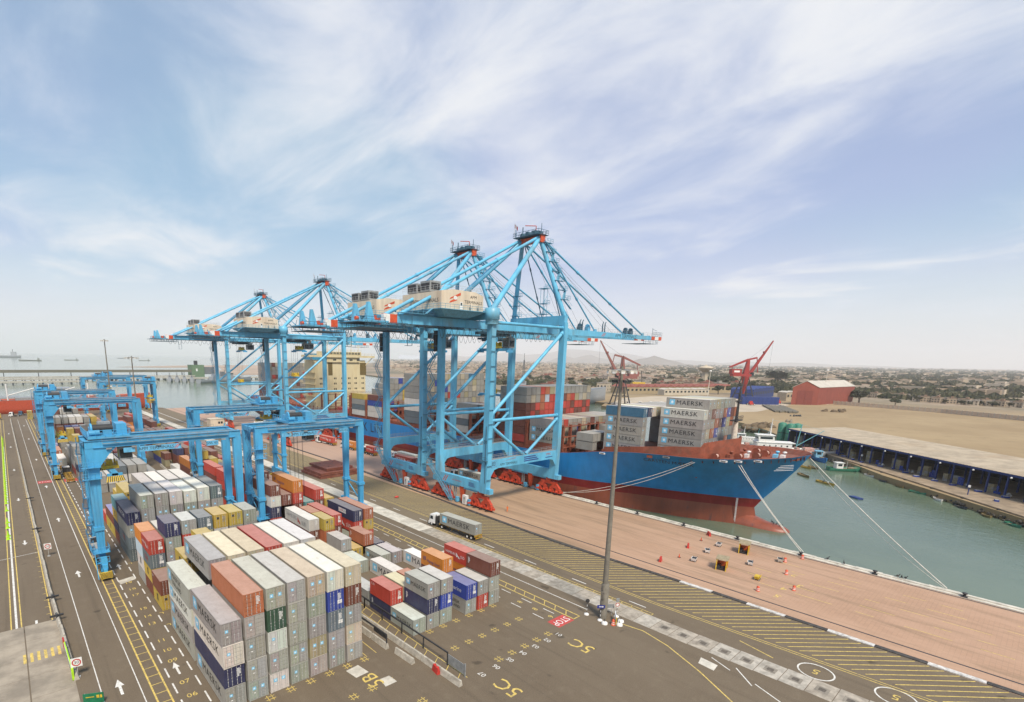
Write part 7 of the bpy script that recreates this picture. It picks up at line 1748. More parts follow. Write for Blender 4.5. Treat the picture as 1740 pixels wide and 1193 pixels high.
# ---- shipyard: red slewing cranes, big red hall, sheds, wall
def portal_crane(x, y, s, rz, label, m, boom, mastz, boomz):
    t = thing('slewing_crane', label, 'crane', (x, y, 0), rz, 'red slewing cranes of the shipyard')
    h = 25 * s
    for a, b in ((-1, -1), (1, -1), (1, 1), (-1, 1)):
        mb = MB(); mb.tube((a * 8 * s, b * 7 * s, 0), (a * 2.2 * s, b * 2.2 * s, h), .7 * s, .45 * s, 6); mb.build('leg', DARK, t)
        mb = MB(); mb.cbox((a * 8 * s, b * 7 * s, .5), (2.2, 3, 1.0)); mb.build('foot', DARK, t)
    mb = MB()
    for z in (.35, .7):
        q = 8 - 5.8 * z; w = 7 - 4.8 * z
        for (a, b), (c, d) in (((-1, -1), (1, -1)), ((1, -1), (1, 1)), ((1, 1), (-1, 1)), ((-1, 1), (-1, -1))): mb.tube((a * q * s, b * w * s, h * z), (c * q * s, d * w * s, h * z), .3 * s, None, 5)
    mb.build('leg_brace', DARK, t)
    mb = MB(); mb.lathe([(.8 * s, h * .35), (3.2 * s, h * .9), (3.6 * s, h), (3.6 * s, h + 1)], (0, 0, 0), 12); mb.build('centre_cone', m, t)
    mb = MB(); mb.box(-14 * s, 4 * s, -3.2 * s, 3.2 * s, h + 1, h + 3.2 * s); mb.box(-15.5 * s, -6 * s, -3.0 * s, 3.0 * s, h + 3.2 * s, h + 8 * s); mh = mb.build('machine_house', m, t)
    mb = MB(); mb.box(-13.6 * s, -8 * s, -3.04 * s, -3.0 * s, h + 4.8 * s, h + 6.6 * s); mb.build('name_strip', WHITEP, mh)
    mb = MB(); mb.hexa([(-3 * s, -1.6 * s, h + 3), (2.5 * s, -1.6 * s, h + 3), (2.5 * s, 1.6 * s, h + 3), (-3 * s, 1.6 * s, h + 3), (-.4 * s, -1.2 * s, mastz), (1.8 * s, -1.2 * s, mastz), (1.8 * s, 1.2 * s, mastz), (-.4 * s, 1.2 * s, mastz)]); mb.build('mast', m, t)
    mb = MB(); mb.bar((.6 * s, 0, mastz + .6), (-17 * s, 0, mastz - 7 * s), 1.6 * s, 2.0 * s, 0, 2.2 * s, 1.2 * s); mb.bar((.6 * s, 0, mastz + .6), (9 * s, 0, mastz + 2.5 * s), 1.4 * s, 1.6 * s); mb.bar((9 * s, 0, mastz + 2.5 * s), (11.5 * s, 0, mastz - 12 * s), .6 * s, .6 * s); mb.bar((-14.5 * s, 0, mastz - 6 * s), (-14.5 * s, 0, h + 8 * s), .5 * s, .5 * s); mb.build('counter_arm', m, t)
    mb = MB(); mb.bar((4 * s, 0, h + 4 * s), (boom, 0, boomz), 2.4 * s, 2.8 * s, 0, .8 * s, .9 * s); f = .68; mb.box(boom * f - .9, boom * f + .9, -1.3 * s, 1.3 * s, h + (boomz - h) * f - .5, h + (boomz - h) * f + 1.4); bm_ = mb.build('jib', m, t)
    mb = MB(); mb.tube((.6 * s, 0, mastz + 1), (boom, 0, boomz), .07, None, 4); mb.tube((boom, 0, boomz), (boom - .5, 0, h + 3), .07, None, 4); mb.build('rope', DARK, t)
    mb = MB(); mb.box(4 * s, 6.4 * s, -2.8 * s, -.8 * s, h + 2, h + 5 * s); mb.build('cab', GLASS, t); return t
rightdir = math.atan2(-.6398, .7684)
REDCR = mat('shipyard_red', (.32, .03, .025), .5); RUSTCR = mat('faded_red', (.27, .10, .085), .6)
portal_crane(630, 225, 1.1, rightdir, 'bright red slewing crane with its jib raised to the right', REDCR, 25, 46, 67)
portal_crane(470, 279, 1.0, rightdir + math.pi, 'faded red slewing crane behind the ship, jib raised to the left', RUSTCR, 24, 46, 62)
REDW = mat('red_cladding', (.25, .055, .035), .7, var=.15, scale=.15); PALER = mat('pale_sheet_roof', (.50, .46, .40), .7, var=.12, scale=.1)
hall = thing('shipyard_hall', 'big red steel hall with a pale ridged roof and tall front door', 'warehouse')
A_, B_, D_ = Vector((655, 181, 0)), Vector((672, 165, 0)), Vector((762, 152, 0)); gx = (B_ - A_) * 1.05; gy = Vector((.993, -.115, 0)) * 96
gx = Vector((.71, -.70, 0)) * 27; A_ = Vector((650, 184, 0)); gy = Vector((.86, .5, 0)) * 74; gy = Vector((97, -10, 0)); 
he, hr = 18.6, 25.0
def hp(a, b, z): q = A_ + gx * a + gy * b; return (q.x, q.y, z)
mb = MB(); mb.face([hp(0, 0, 0), hp(1, 0, 0), hp(1, 0, he), hp(.5, 0, hr), hp(0, 0, he)]); mb.face([hp(0, 1, 0), hp(1, 1, 0), hp(1, 1, he), hp(.5, 1, hr), hp(0, 1, he)][::-1])
for a in (0, 1): 
    n = 40; rows = [[hp(a + (.003 if (i % 2) else 0) * (1 if a else -1), i / n, 0) for i in range(n + 1)], [hp(a + (.003 if (i % 2) else 0) * (1 if a else -1), i / n, he) for i in range(n + 1)]]; mb.grid(rows if a else rows[::-1], 0, False)
mb.build('wall', REDW, hall)
mb = MB()
for a0, a1, z0, z1 in ((-.02, .5, he - .3, hr + .2), (.5, 1.02, hr + .2, he - .3)):
    n = 30
    for i in range(n): mb.hexa([hp(a0, -.01 + 1.02 * i / n, z0), hp(a1, -.01 + 1.02 * i / n, z1), hp(a1, -.01 + 1.02 * (i + .96) / n, z1), hp(a0, -.01 + 1.02 * (i + .96) / n, z0), hp(a0, -.01 + 1.02 * i / n, z0 + .3), hp(a1, -.01 + 1.02 * i / n, z1 + .3), hp(a1, -.01 + 1.02 * (i + .96) / n, z1 + .3), hp(a0, -.01 + 1.02 * (i + .96) / n, z0 + .3)])
mb.build('roof', PALER, hall)
for k in (0, 1): mb = MB(); mb.hexa([hp(.2 + .3 * k, -.004, 0), hp(.49 + .3 * k, -.004, 0), hp(.49 + .3 * k, 0, 0), hp(.2 + .3 * k, 0, 0), hp(.2 + .3 * k, -.004, 15), hp(.49 + .3 * k, -.004, 15), hp(.49 + .3 * k, 0, 15), hp(.2 + .3 * k, 0, 15)]); mb.build('door', mat('hall_door_red', (.20, .04, .028), .7) if 'hall_door_red' not in bpy.data.materials else bpy.data.materials['hall_door_red'], hall)
def long_shed(p, q, w, h, label, wallm, roofm, n=10, saw=True, strip=None):
    p, q = Vector((*p, 0)), Vector((*q, 0)); d = (q - p).normalized(); nn = Vector((-d.y, d.x, 0)); Lh = (q - p).length; t = thing('long_shed', label, 'shed')
    f = lambda a, b, z: tuple(p + d * a + nn * b + Vector((0, 0, z)))
    mb = MB(); mb.hexa([f(0, 0, 0), f(Lh, 0, 0), f(Lh, w, 0), f(0, w, 0), f(0, 0, h), f(Lh, 0, h), f(Lh, w, h), f(0, w, h)]); mb.build('wall', wallm, t); s = Lh / n
    for i in range(n):
        mb = MB(); a, b = i * s, (i + 1) * s - .2; top = h + (3.2 if saw else 1.5)
        mb.face([f(a, -.4, h), f((a + b) / 2, -.4, top), f((a + b) / 2, w, top), f(a, w, h)]); mb.face([f((a + b) / 2, -.4, top), f(b, -.4, h), f(b, w, h), f((a + b) / 2, w, top)]); mb.face([f(a, -.4, h), f(b, -.4, h), f((a + b) / 2, -.4, top)]); mb.build('roof_bay', roofm, t)
    for i in range(n * 2): mb = MB(); a = (i + .25) * s / 2; mb.hexa([f(a, -.08, h * .45), f(a + s * .25, -.08, h * .45), f(a + s * .25, 0, h * .45), f(a, 0, h * .45), f(a, -.08, h * .75), f(a + s * .25, -.08, h * .75), f(a + s * .25, 0, h * .75), f(a, 0, h * .75)]); mb.build('window', strip or GLASS, t)
    return t
OCHRE = mat('ochre_wall', (.36, .28, .17), .85); REDRF = mat('red_sheet_roof', (.28, .085, .06), .7)
long_shed((640, 372), (828, 312), 30, 9, 'long low shed with a red sawtooth roof behind the ship', OCHRE, REDRF, 14)
long_shed((665, 332), (735, 305), 12, 7.5, 'pale two-storey office row in front of the red-roofed shed', mat('pale_wall', (.52, .46, .36), .8), PALER, 6, False)
long_shed((690, 235), (790, 245), 25, 12, 'open blue steel shed behind the bright red crane', SBLUE, SBLUE, 6, False, DARK)
t = thing('blue_container_row', 'row of stacked blue containers below the bright red crane', 'containers', (600, 214, 0), math.atan2(-24, 30)); 
for i in range(9): mb = MB(); mb.box(i * 4.4, i * 4.4 + 4.2, 0, 6, 0, 7.8); mb.build('container_column', BLUEB if False else SBLUE, t)
long_shed((705, 205), (735, 192), 12, 10, 'pale unfinished concrete frame building left of the big red hall', mat('raw_concrete', (.45, .38, .28), .9), PALER, 3, False, DARK)
for x, y, lb in ((598, 205, 'red machine parked left on the dusty shipyard ground'), (650, 196, 'red machine parked in front of the big red hall')):
    t = thing('loader', lb, 'vehicle', (x, y, 0), .5); mb = MB(); mb.box(-5, 5, -1.6, 1.6, .8, 2.6); mb.box(-1.5, 1.5, -1.4, 1.4, 2.6, 4.2); mb.build('body', RLET, t); add_wheels(t, [(-1.7, -3), (1.7, -3), (-1.7, 3), (1.7, 3)], .9, .6)
wall = thing('compound_wall', 'long pale compound wall along the back of the sandy field', 'wall'); pw = [(700, 158), (686, 113), (671, 68), (636, 12), (590, -60)]
for (xa, ya), (xb, yb) in zip(pw, pw[1:]):
    Lw = math.hypot(xb - xa, yb - ya); n = int(Lw / 4); rz = math.atan2(yb - ya, xb - xa)
    for i in range(n):
        f = (i + .5) / n; x, y = xa + (xb - xa) * f, ya + (yb - ya) * f
        mb = MB(); mb.cbox((x, y, 1.9), (3.6, .25, 3.8), 0, rz); mb.cbox((x - 2 * math.cos(rz), y - 2 * math.sin(rz), 2.1), (.5, .5, 4.2), 1, rz); mb.build('wall_panel', [mat('wall_pale', (.55, .44, .33), .9) if 'wall_pale' not in bpy.data.materials else bpy.data.materials['wall_pale'], CONCRETE], wall)
# heaps, piles and debris
def heap(x, y, rx, ry, h, label, m, n=9):
    t = thing('debris_heap', label, 'heap', (x, y, 0)); 
    for k in range(n): mb = MB(); mb.blob((rnd.uniform(-rx, rx), rnd.uniform(-ry, ry), .2), (rx * rnd.uniform(.18, .35), ry * rnd.uniform(.2, .4), h * rnd.uniform(.5, 1)), 0, 7, 4, .25); mb.build('lump', m, t)
PIPE = mat('grey_pipe_pile', (.20, .18, .14), .9, var=.3, scale=.5)
t = thing('pipe_stack', 'long low stack of grey pipes on the dusty ground before the red hall', 'pipes', (560, 165, 0), .45)
for k in range(11): mb = MB(); mb.tube((-30 + rnd.uniform(-4, 4), -8 + k * 1.7, .9), (45 + rnd.uniform(-6, 6), -8 + k * 1.7, .9), .85, None, 7); mb.build('pipe', PIPE, t)
heap(592, 132, 13, 7, 2.6, 'low brown debris heap on the sandy field', mat('brown_debris', (.14, .10, .06), .95)); heap(505, 138, 5, 3, 1.6, 'small dark boat-shaped heap on the sandy field', DARK, 5); heap(448, 126, 4, 3, 2.2, 'small scrap heap behind the fishing boats', PIPE, 5); heap(392, 128, 18, 7, 3.0, 'rough brown rubble bank behind the fishing boats', bpy.data.materials['brown_debris'], 14)
for x, y, h, lb in ((540, 225, 34, 'slim pale light pole behind the bow containers'), (700, 168, 36, 'slim pale light pole in front of the red hall')):
    t = thing('light_pole', lb, 'light pole', (x, y, 0)); mb = MB(); mb.tube((0, 0, 0), (0, 0, h), .4, .22, 8); mb.build('pole', PALECON, t); mb = MB(); mb.blob((0, 0, h + .5), (1.2, 1.2, .9), 0, 9, 6); mb.build('lamp_head', WHITEP, t)
t = thing('yellow_sign', 'small yellow square sign on the bank behind the mast', 'sign', (388, 146, 0), -.6); mb = MB(); mb.box(-1.6, 1.6, -.05, .05, 1.2, 4.2); mb.build('board', YELLOWP, t); mb = MB(); mb.tube((0, .1, 0), (0, .1, 2), .1, None, 5); mb.build('post', GALV, t)
t = thing('jetty', 'dark low jetty with pale boats behind the foremast', 'jetty', (428, 178, 0), -.7); mb = MB(); mb.box(-22, 14, -2, 2, -3, 1.2); mb.build('deck', DKHULL, t)
for k in range(7): mb = MB(); mb.tube((-20 + k * 5, -1.9, -5), (-20 + k * 5, -1.9, 1.8), .3, None, 6); mb.build('pile', DARK, t)
# ================================================================ distance: town, trees, hills, warships, piers, anchored ships
NAVY = mat('warship_grey', (.30, .32, .34), .6, var=.12); NAVYD = mat('warship_dark_grey', (.16, .17, .18), .6)
def warship(x, y, L, rz, label, mast=1.0, group='grey warships moored in the far basin'):
    t = thing('warship', label, 'warship', (x, y, WZ), rz, group); loft_boat(L, L * .13, L * .045, L * .025, 16).build('hull', [NAVY, NAVY, NAVYD, NAVYD], t); k = L / 100
    mb = MB(); mb.box(-4 * k, 4 * k, -28 * k, 14 * k, 4 * k, 8.5 * k); mb.box(-3.4 * k, 3.4 * k, -2 * k, 11 * k, 8.5 * k, 13 * k); mb.box(-3.5 * k, 3.5 * k, -24 * k, -14 * k, 8.5 * k, 11.5 * k); mb.build('superstructure', NAVY, t)
    mb = MB(); mb.box(-3.45 * k, 3.45 * k, 2 * k, 10.9 * k, 11 * k, 12.2 * k); mb.build('bridge_windows', GLASS, t)
    mb = MB(); mb.box(-2 * k, 2 * k, -9 * k, -4 * k, 8.5 * k, 15 * k); mb.build('funnel', NAVYD, t)
    mb = MB()
    for a, b in ((-1, -1), (1, -1), (1, 1), (-1, 1)): mb.tube((a * 1.6 * k, 1 * k + b * 1.6 * k, 12 * k), (a * .4 * k, 1 * k + b * .4 * k, (18 + 12 * mast) * k), .3 * k, None, 5)
    for z in (16, 20, 24): mb.box(-2.4 * k, 2.4 * k, -1.4 * k, 3.4 * k, z * k, (z + .5) * k)
    mb.tube((0, 1 * k, 18 * k), (0, 1 * k, (22 + 14 * mast) * k), .25 * k, None, 5); mb.build('mast', NAVYD, t)
    mb = MB(); mb.box(-1.8 * k, 1.8 * k, 22 * k, 27 * k, 5.5 * k, 7.5 * k); mb.tube((0, 26 * k, 7 * k), (0, 33 * k, 8.2 * k), .3 * k, None, 6); mb.build('gun_turret', NAVYD, t); return t
for k in range(4): warship(218 + k * 10, 962 - k * 6, 62, R(-15), 'small grey warship berthed side by side with others by the far pier', .3)
warship(292, 905, 118, R(-62), 'long grey warship lying in front of the smaller ones by the far pier', .5)
warship(545, 470, 120, R(-50), 'grey warship with a tall dark mast behind the container ship', 1.6); warship(520, 545, 100, R(-50), 'rear grey warship left of the tall-masted one', .6)
warship(470, 640, 90, R(-50), 'grey warship half hidden behind the quay crane legs', .5)
t = thing('landing_ship', 'slab-sided pale grey ship moored behind the bow containers', 'ship', (462, 322, WZ), R(-88)); loft_boat(104, 16, 14.5, 2.5, 16, .9).build('hull', [NAVY, NAVY, NAVYD, NAVYD], t); mb = MB(); mb.box(-8.1, 8.1, -30, -25, 6.5, 10); mb.box(-8.1, 8.1, 2, 8, 3.0, 6.2); mb.build('side_opening', DARK, t)
for k, (x, y, c) in enumerate(((505, 276, BWHITE), (515, 269, NAVY), (524, 262, BLUEB), (497, 283, BWHITE), (535, 258, BWHITE))): small_boat(x, y, R(130 + 8 * k), ('white', 'grey', 'blue', 'pale', 'far white')[k] + ' workboat in the cluster behind the ship bow', 15, c, DKHULL, BWHITE if k != 4 else NAVY)
t = thing('floating_crane', 'low yellow floating crane with a slanted dark boom in the far basin', 'crane', (700, 390, 0), R(-40)); mb = MB(); mb.box(-9, 9, -5, 5, 8, 14); mb.build('house', YELLOWP, t); mb = MB(); mb.box(-7, 7, -6, 6, 0, 8); mb.build('base', DARK, t); mb = MB(); mb.bar((-6, 0, 12), (-42, 0, 34), 1.2, 1.6); mb.bar((6, 0, 12), (4, 0, 30), .8, .8); mb.tube((4, 0, 30), (-42, 0, 34), .15, None, 4); mb.build('boom', DARK, t)
# water tower
t = thing('water_tower', 'pale mushroom-shaped water tower above the town', 'water tower', (1042, 444, 0)); TW = mat('tower_concrete', (.50, .42, .31), .85, var=.1, scale=.1)
mb = MB(); mb.lathe([(6.2, 0), (5.2, 13), (5.0, 25)], (0, 0, 0), 14); mb.build('shaft', TW, t)
for k in range(7): a = .9 * k; mb = MB(); mb.bar((6.0 * math.cos(a), 6.0 * math.sin(a), 0), (5.2 * math.cos(a), 5.2 * math.sin(a), 25), .8, .8); mb.build('rib', TW, t)
mb = MB(); mb.lathe([(5.0, 25), (9.0, 28.5), (14.2, 33), (14.2, 34), (7.0, 36.2), (2.2, 37), (2.2, 38.6), (.2, 39)], (0, 0, 0), 22); mb.build('bowl', TW, t)
# trees
LEAF = [mat('foliage_dark', (.05, .06, .03), .9, var=.5, scale=.6), mat('foliage_olive', (.07, .075, .03), .9, var=.5, scale=.6), mat('foliage_dusty', (.10, .095, .05), .9, var=.4, scale=.6)]
TRUNK = mat('trunk_bark', (.10, .075, .05), .95)
def crown_mesh(seed, m):
    rg = random.Random(seed); mb = MB(); cl = [(rg.uniform(-.55, .55), rg.uniform(-.55, .55), rg.uniform(-.2, .55), rg.uniform(.28, .5)) for _ in range(9)]
    for cx_, cy_, cz_, r in cl:
        for _ in range(60):
            a, b = rg.uniform(0, 6.283), math.acos(rg.uniform(-1, 1)); rr_ = r * rg.uniform(.7, 1.05); p = Vector((cx_ + rr_ * math.sin(b) * math.cos(a), cy_ + rr_ * math.sin(b) * math.sin(a), cz_ + rr_ * math.cos(b) * .8))
            s = rg.uniform(.07, .16); u = Vector((rg.uniform(-1, 1), rg.uniform(-1, 1), rg.uniform(-1, 1))).normalized(); v = u.orthogonal().normalized(); mb.face([p + u * s, p + v * s, p - u * s, p - v * s])
    return mb.mesh('crown', [m])
CROWNS = [crown_mesh(40 + i, LEAF[i % 3]) for i in range(6)]
mb = MB(); mb.tube((0, 0, 0), (.03, .02, .55), .07, .05, 7); mb.tube((.03, .02, .45), (.25, .1, .9), .035, .015, 5); mb.tube((.03, .02, .45), (-.22, .12, .95), .035, .015, 5); mb.tube((.03, .02, .5), (.0, -.2, .95), .03, .015, 5); TRK = mb.mesh('trunk', [TRUNK])
def tree(x, y, h, label, k, group='trees of the town and fields', squash=1.0):
    t = thing('tree', label, 'tree', (x, y, 0), rnd.random() * 6, group); c = put('crown', CROWNS[k % 6], t, (0, 0, h * .62)); c.scale = (h * .62 * squash, h * .62 * squash, h * .42); o = put('trunk', TRK, t); o.scale = (h * .8, h * .8, h * .62); return t
tree(757, 147, 15, 'round dark green tree in front of the big red hall', 0, 'single trees of the shipyard', 1.15); tree(736, 112, 9, 'small dark tree right of the red hall by the compound wall', 3, 'single trees of the shipyard')
for i, (x, y, h) in enumerate(((1329, 409, 30), (1360, 412, 26), (1400, 425, 24), (1450, 430, 20))): tree(x, y, h, 'broad dark tree in the clump between water tower and red hall', i, 'clump of broad dark trees', 1.3)
for i in range(8): tree(1010 + i * 16 + rnd.uniform(-5, 5), 425 + rnd.uniform(-12, 20), rnd.uniform(14, 20), 'dark tree in the grove around the water tower', i, 'grove around the water tower')
PALEH = [mat('house_pale', (.50, .42, .32), .85, var=.1, scale=.05), mat('house_cream', (.43, .34, .24), .85, var=.1, scale=.05), mat('house_sand', (.34, .26, .18), .85, var=.1, scale=.05)]
ROOFS = [mat('roof_grey', (.30, .26, .22), .9), mat('roof_brown', (.26, .17, .115), .9), mat('roof_tile_red', (.28, .11, .075), .9)]
hm = {}
def house_mesh(k, q):
    key = (k, q)
    if key in hm: return hm[key]
    mb = MB(); w, l, h = ((9, 12, 6), (14, 10, 8), (8, 18, 5))[k]; mb.box(-w / 2, w / 2, -l / 2, l / 2, 0, h); wl_ = mb.mesh('wall', [PALEH[q]])
    mb = MB(); mb.box(-w / 2 - .3, w / 2 + .3, -l / 2 - .3, l / 2 + .3, h, h + .5); mb.box(-w * .2, w * .15, -l * .2, l * .1, h + .5, h + 2.6); rf = mb.mesh('roof', [ROOFS[q]])
    mb = MB()
    for z in range(2 if h > 5.5 else 1):
        for i in range(3): y = -l / 2 + l * (i + .5) / 3; mb.box(-w / 2 - .06, -w / 2, y - .8, y + .8, 1.2 + z * 3, 2.8 + z * 3); mb.box(w / 2, w / 2 + .06, y - .8, y + .8, 1.2 + z * 3, 2.8 + z * 3)
        for i in range(2): x = -w / 2 + w * (i + .5) / 2; mb.box(x - .8, x + .8, -l / 2 - .06, -l / 2, 1.2 + z * 3, 2.8 + z * 3)
    hm[key] = (wl_, rf, mb.mesh('windows', [DARK])); return hm[key]
def house(x, y, k, q, label, group, rz=None, s=1.0):
    t = thing('house', label, 'house', (x, y, 0), rnd.uniform(-.3, .3) if rz is None else rz, group); t.scale = (s, s, s)
    for nm, me in zip(('wall', 'roof', 'window'), house_mesh(k, q)): put(nm, me, t)
rr2 = random.Random(77)
def ray_xy(px, d):     # a plain bearing and distance on the ground
    a = px; return (d * math.sin(a), d * math.cos(a))
# rows of villas right of the red hall, bearings measured from +Y clockwise
for i, (x0, y0, x1, y1, n, nm) in enumerate(((1150, 212, 1215, 180, 7, 'farther row of pale villas right of the red hall'), (905, 178, 912, 128, 9, 'middle row of pale villas beyond the compound wall'), (872, 112, 850, 62, 9, 'row of pale villas behind the middle of the wall'), (862, 60, 850, 20, 7, 'rightmost row of pale villas behind the wall'))):
    for k in range(n): f = k / (n - 1); house(x0 + (x1 - x0) * f + rr2.uniform(-4, 4), y0 + (y1 - y0) * f, k % 2, k % 2, 'pale villa in the ' + nm, nm, None, .8)
    for k in range(5): f = rr2.random(); tree(x0 + (x1 - x0) * f - 14 + rr2.uniform(-4, 4), y0 + (y1 - y0) * f + rr2.uniform(-4, 4), rr2.uniform(4, 7), 'dark bushy tree beside the ' + nm, k, 'trees beside the ' + nm, 1.2)
# nearer town houses behind the harbour
for k in range(85):
    a = rr2.uniform(R(40), R(70)); d = rr2.uniform(760, 1250)
    if a > R(63) and d < 900: continue
    x, y = d * math.sin(a), d * math.cos(a)
    if 600 < x < 850 and 190 < y < 420: continue
    house(x, y, rr2.randrange(3), rr2.randrange(3), 'low flat-roofed town house behind the harbour basin', 'low town houses behind the harbour', None, rr2.uniform(.9, 1.5))
for k in range(55):
    a = rr2.uniform(R(40), R(72)); d = rr2.uniform(800, 1300); tree(d * math.sin(a), d * math.cos(a), rr2.uniform(7, 14), 'dusty tree among the low town houses', k)
for k in range(30):
    a = rr2.uniform(R(70), R(85)); d = rr2.uniform(900, 1500); tree(d * math.sin(a), d * math.cos(a), rr2.uniform(6, 12), 'dusty tree standing in the fields behind the compound wall', k, 'trees in the fields behind the wall')
# the town further out and the scrub: far-off masses
v, f, mi = [], [], []
for k in range(7500):
    a = rr2.uniform(R(33), R(88)); d = 1150 * math.exp(rr2.random() ** 1.15 * math.log(13)); s = 1 + d / 6000
    if a > R(63) and rr2.random() < .82: continue
    w, l, h = rr2.uniform(7, 22) * s, rr2.uniform(7, 26) * s, rr2.uniform(3.5, 9) * (1 + d / 16000); x, y = d * math.sin(a), d * math.cos(a)
    if x < 0.62 * y + 150 and d < 5200 and a < R(40): continue
    co, si = math.cos(rr2.uniform(-.4, .4)), math.sin(rr2.uniform(-.4, .4)); n = len(v); q = rr2.randrange(3)
    for z in (0, h): v += [(x + sx * w * co - sy * l * si, y + sx * w * si + sy * l * co, z) for sx, sy in ((-.5, -.5), (.5, -.5), (.5, .5), (-.5, .5))]
    for c in ((0, 1, 5, 4), (1, 2, 6, 5), (2, 3, 7, 6), (3, 0, 4, 7)): f.append(tuple(n + i for i in c)); mi.append(q)
    f.append((n + 4, n + 5, n + 6, n + 7)); mi.append(3 + rr2.randrange(3))
me = bpy.data.meshes.new('distant_town'); me.from_pydata(v, [], f)
for m_ in PALEH + ROOFS: me.materials.append(m_)
me.polygons.foreach_set('material_index', mi); me.update(); tag(stuff(put('distant_town', me)), 'sprawling low pale town fading towards the horizon', 'town')
mb = MB()
for k in range(4200):
    a = rr2.uniform(R(34), R(88)); d = 900 * math.exp(rr2.random() ** 1.1 * math.log(14)); x, y = d * math.sin(a), d * math.cos(a); s = rr2.uniform(4, 10) * (1 + d / 7000)
    if x < 0.66 * y + 160 and a < R(41): continue
    for q in range(3): 
        c = Vector((x + rr2.uniform(-s, s), y + rr2.uniform(-s, s), s * rr2.uniform(.25, .5))); u = Vector((rr2.uniform(-1, 1), rr2.uniform(-1, 1), .2)).normalized() * s * .8; w = Vector((0, 0, 1)) * s * .45
        mb.face([c - u, c - w, c + u, c + w], (k + q) % 3); u2 = Vector((-u.y, u.x, 0)); mb.face([c - u2, c - w, c + u2, c + w], (k + q) % 3)
tag(stuff(mb.build('distant_scrub', LEAF)), 'scattered dusty trees and scrub across the far plain', 'scrub')
# hills
HILL = mat('bare_hills', (.20, .17, .135), .95, var=.25, scale=.002)
def ridge(name, a0, a1, d, prof, depth=2600, z0=-2):
    mb = MB(); n = len(prof); rows = []
    for j, (fd, fh) in enumerate(((-1, 0), (-.5, .55), (0, 1), (.6, .5), (1.2, 0))): rows.append([((d + fd * depth) * math.sin(a0 + (a1 - a0) * i / (n - 1)), (d + fd * depth) * math.cos(a0 + (a1 - a0) * i / (n - 1)), z0 + prof[i] * fh * (1 + .12 * math.sin(i * 2.1 + j * 1.7))) for i in range(n)])
    mb.grid(rows, 0, True); return struct(mb.build(name, HILL))
def bearing(px, py=615):
    f_, r_, u_ = Vector((0.62867, 0.74983, -0.20622)), Vector((0.76837, -0.6398, 0.016015)), Vector((0.11993, 0.16852, 0.978375)); d = f_ + r_ * ((px - 742.035) / 876.18) - u_ * ((py - 794.64) / 876.18); return math.atan2(d.x, d.y)
ridge('hill', bearing(1048), bearing(1190), 9000, [0, 22, 52, 96, 122, 134, 120, 92, 60, 34, 18, 0], 900)
ridge('hill', bearing(920), bearing(1075), 13000, [0, 50, 110, 170, 120, 150, 205, 150, 90, 50, 30, 0], 1500)
ridge('mountains', bearing(700), bearing(1260), 20000, [0, 120, 170, 150, 240, 300, 260, 330, 420, 470, 400, 300, 220, 160, 120, 80, 0], 3000)
ridge('mountains', bearing(1200), bearing(1560), 22000, [0, 90, 120, 100, 130, 90, 60, 70, 40, 0], 3000)
# sand spit and bars, piers, green loading house
SANDB = mat('spit_sand', (.40, .30, .22), .95, var=.2, scale=.01)
flat('sand_spit', [(400, 1260), (500, 1210), (760, 1250), (900, 1600), (1500, 2600), (900, 2500), (560, 2330), (300, 2050), (420, 1960), (640, 2050), (520, 1640), (330, 1560), (290, 1500), (440, 1480)], -1.9, SANDB)
def pier(p, q, w, z0, z1, label, gallery=None, m=CONCRETE):
    t = thing('pier', label, 'pier'); p, q = Vector((*p, 0)), Vector((*q, 0)); d = (q - p).normalized(); nn = Vector((-d.y, d.x, 0)); L_ = (q - p).length
    mb = MB(); mb.hexa([p - nn * w / 2 + Vector((0, 0, z0)), q - nn * w / 2 + Vector((0, 0, z0)), q + nn * w / 2 + Vector((0, 0, z0)), p + nn * w / 2 + Vector((0, 0, z0)), p - nn * w / 2 + Vector((0, 0, z1)), q - nn * w / 2 + Vector((0, 0, z1)), q + nn * w / 2 + Vector((0, 0, z1)), p + nn * w / 2 + Vector((0, 0, z1))]); mb.build('deck', m, t)
    n = int(L_ / 11)
    for i in range(n + 1):
        mb = MB(); c = p + d * (L_ * i / n)
        for s in (-.4, .4): mb.box(c.x - .9, c.x + .9, c.y + s * w - .7, c.y + s * w + .7, -8, z0)
        mb.build('pile', DKHULL, t)
    if gallery:
        za, zb = gallery; mb = MB(); mb.hexa([p - nn * 2 + Vector((0, 0, za)), q - nn * 2 + Vector((0, 0, za)), q + nn * 2 + Vector((0, 0, za)), p + nn * 2 + Vector((0, 0, za)), p - nn * 2 + Vector((0, 0, zb)), q - nn * 2 + Vector((0, 0, zb)), q + nn * 2 + Vector((0, 0, zb)), p + nn * 2 + Vector((0, 0, zb))]); mb.build('conveyor_gallery', mat('gallery_olive', (.16, .15, .11), .8) if 'gallery_olive' not in bpy.data.materials else bpy.data.materials['gallery_olive'], t)
        for i in range(0, n + 1, 4): mb = MB(); c = p + d * (L_ * i / n); mb.tube(c - nn * 2, c + Vector((0, 0, za)) - nn, .5, None, 5); mb.tube(c + nn * 2, c + Vector((0, 0, za)) + nn, .5, None, 5); mb.build('trestle', DARK, t)
    return t
pier((-700, 1040), (290, 1085), 9, 1.0, 3.4, 'long pier carrying a raised conveyor gallery across the left sea', (9.5, 14))
pier((-500, 1000), (270, 1030), 7, .2, 2.4, 'middle pier in front of the conveyor pier at the left')
pier((-400, 930), (90, 935), 8, -.2, 2.4, 'nearest of the three low piers at the left'); pier((225, 1000), (520, 1020), 10, -.2, 2.6, 'right part of the far pier leading to the warships')
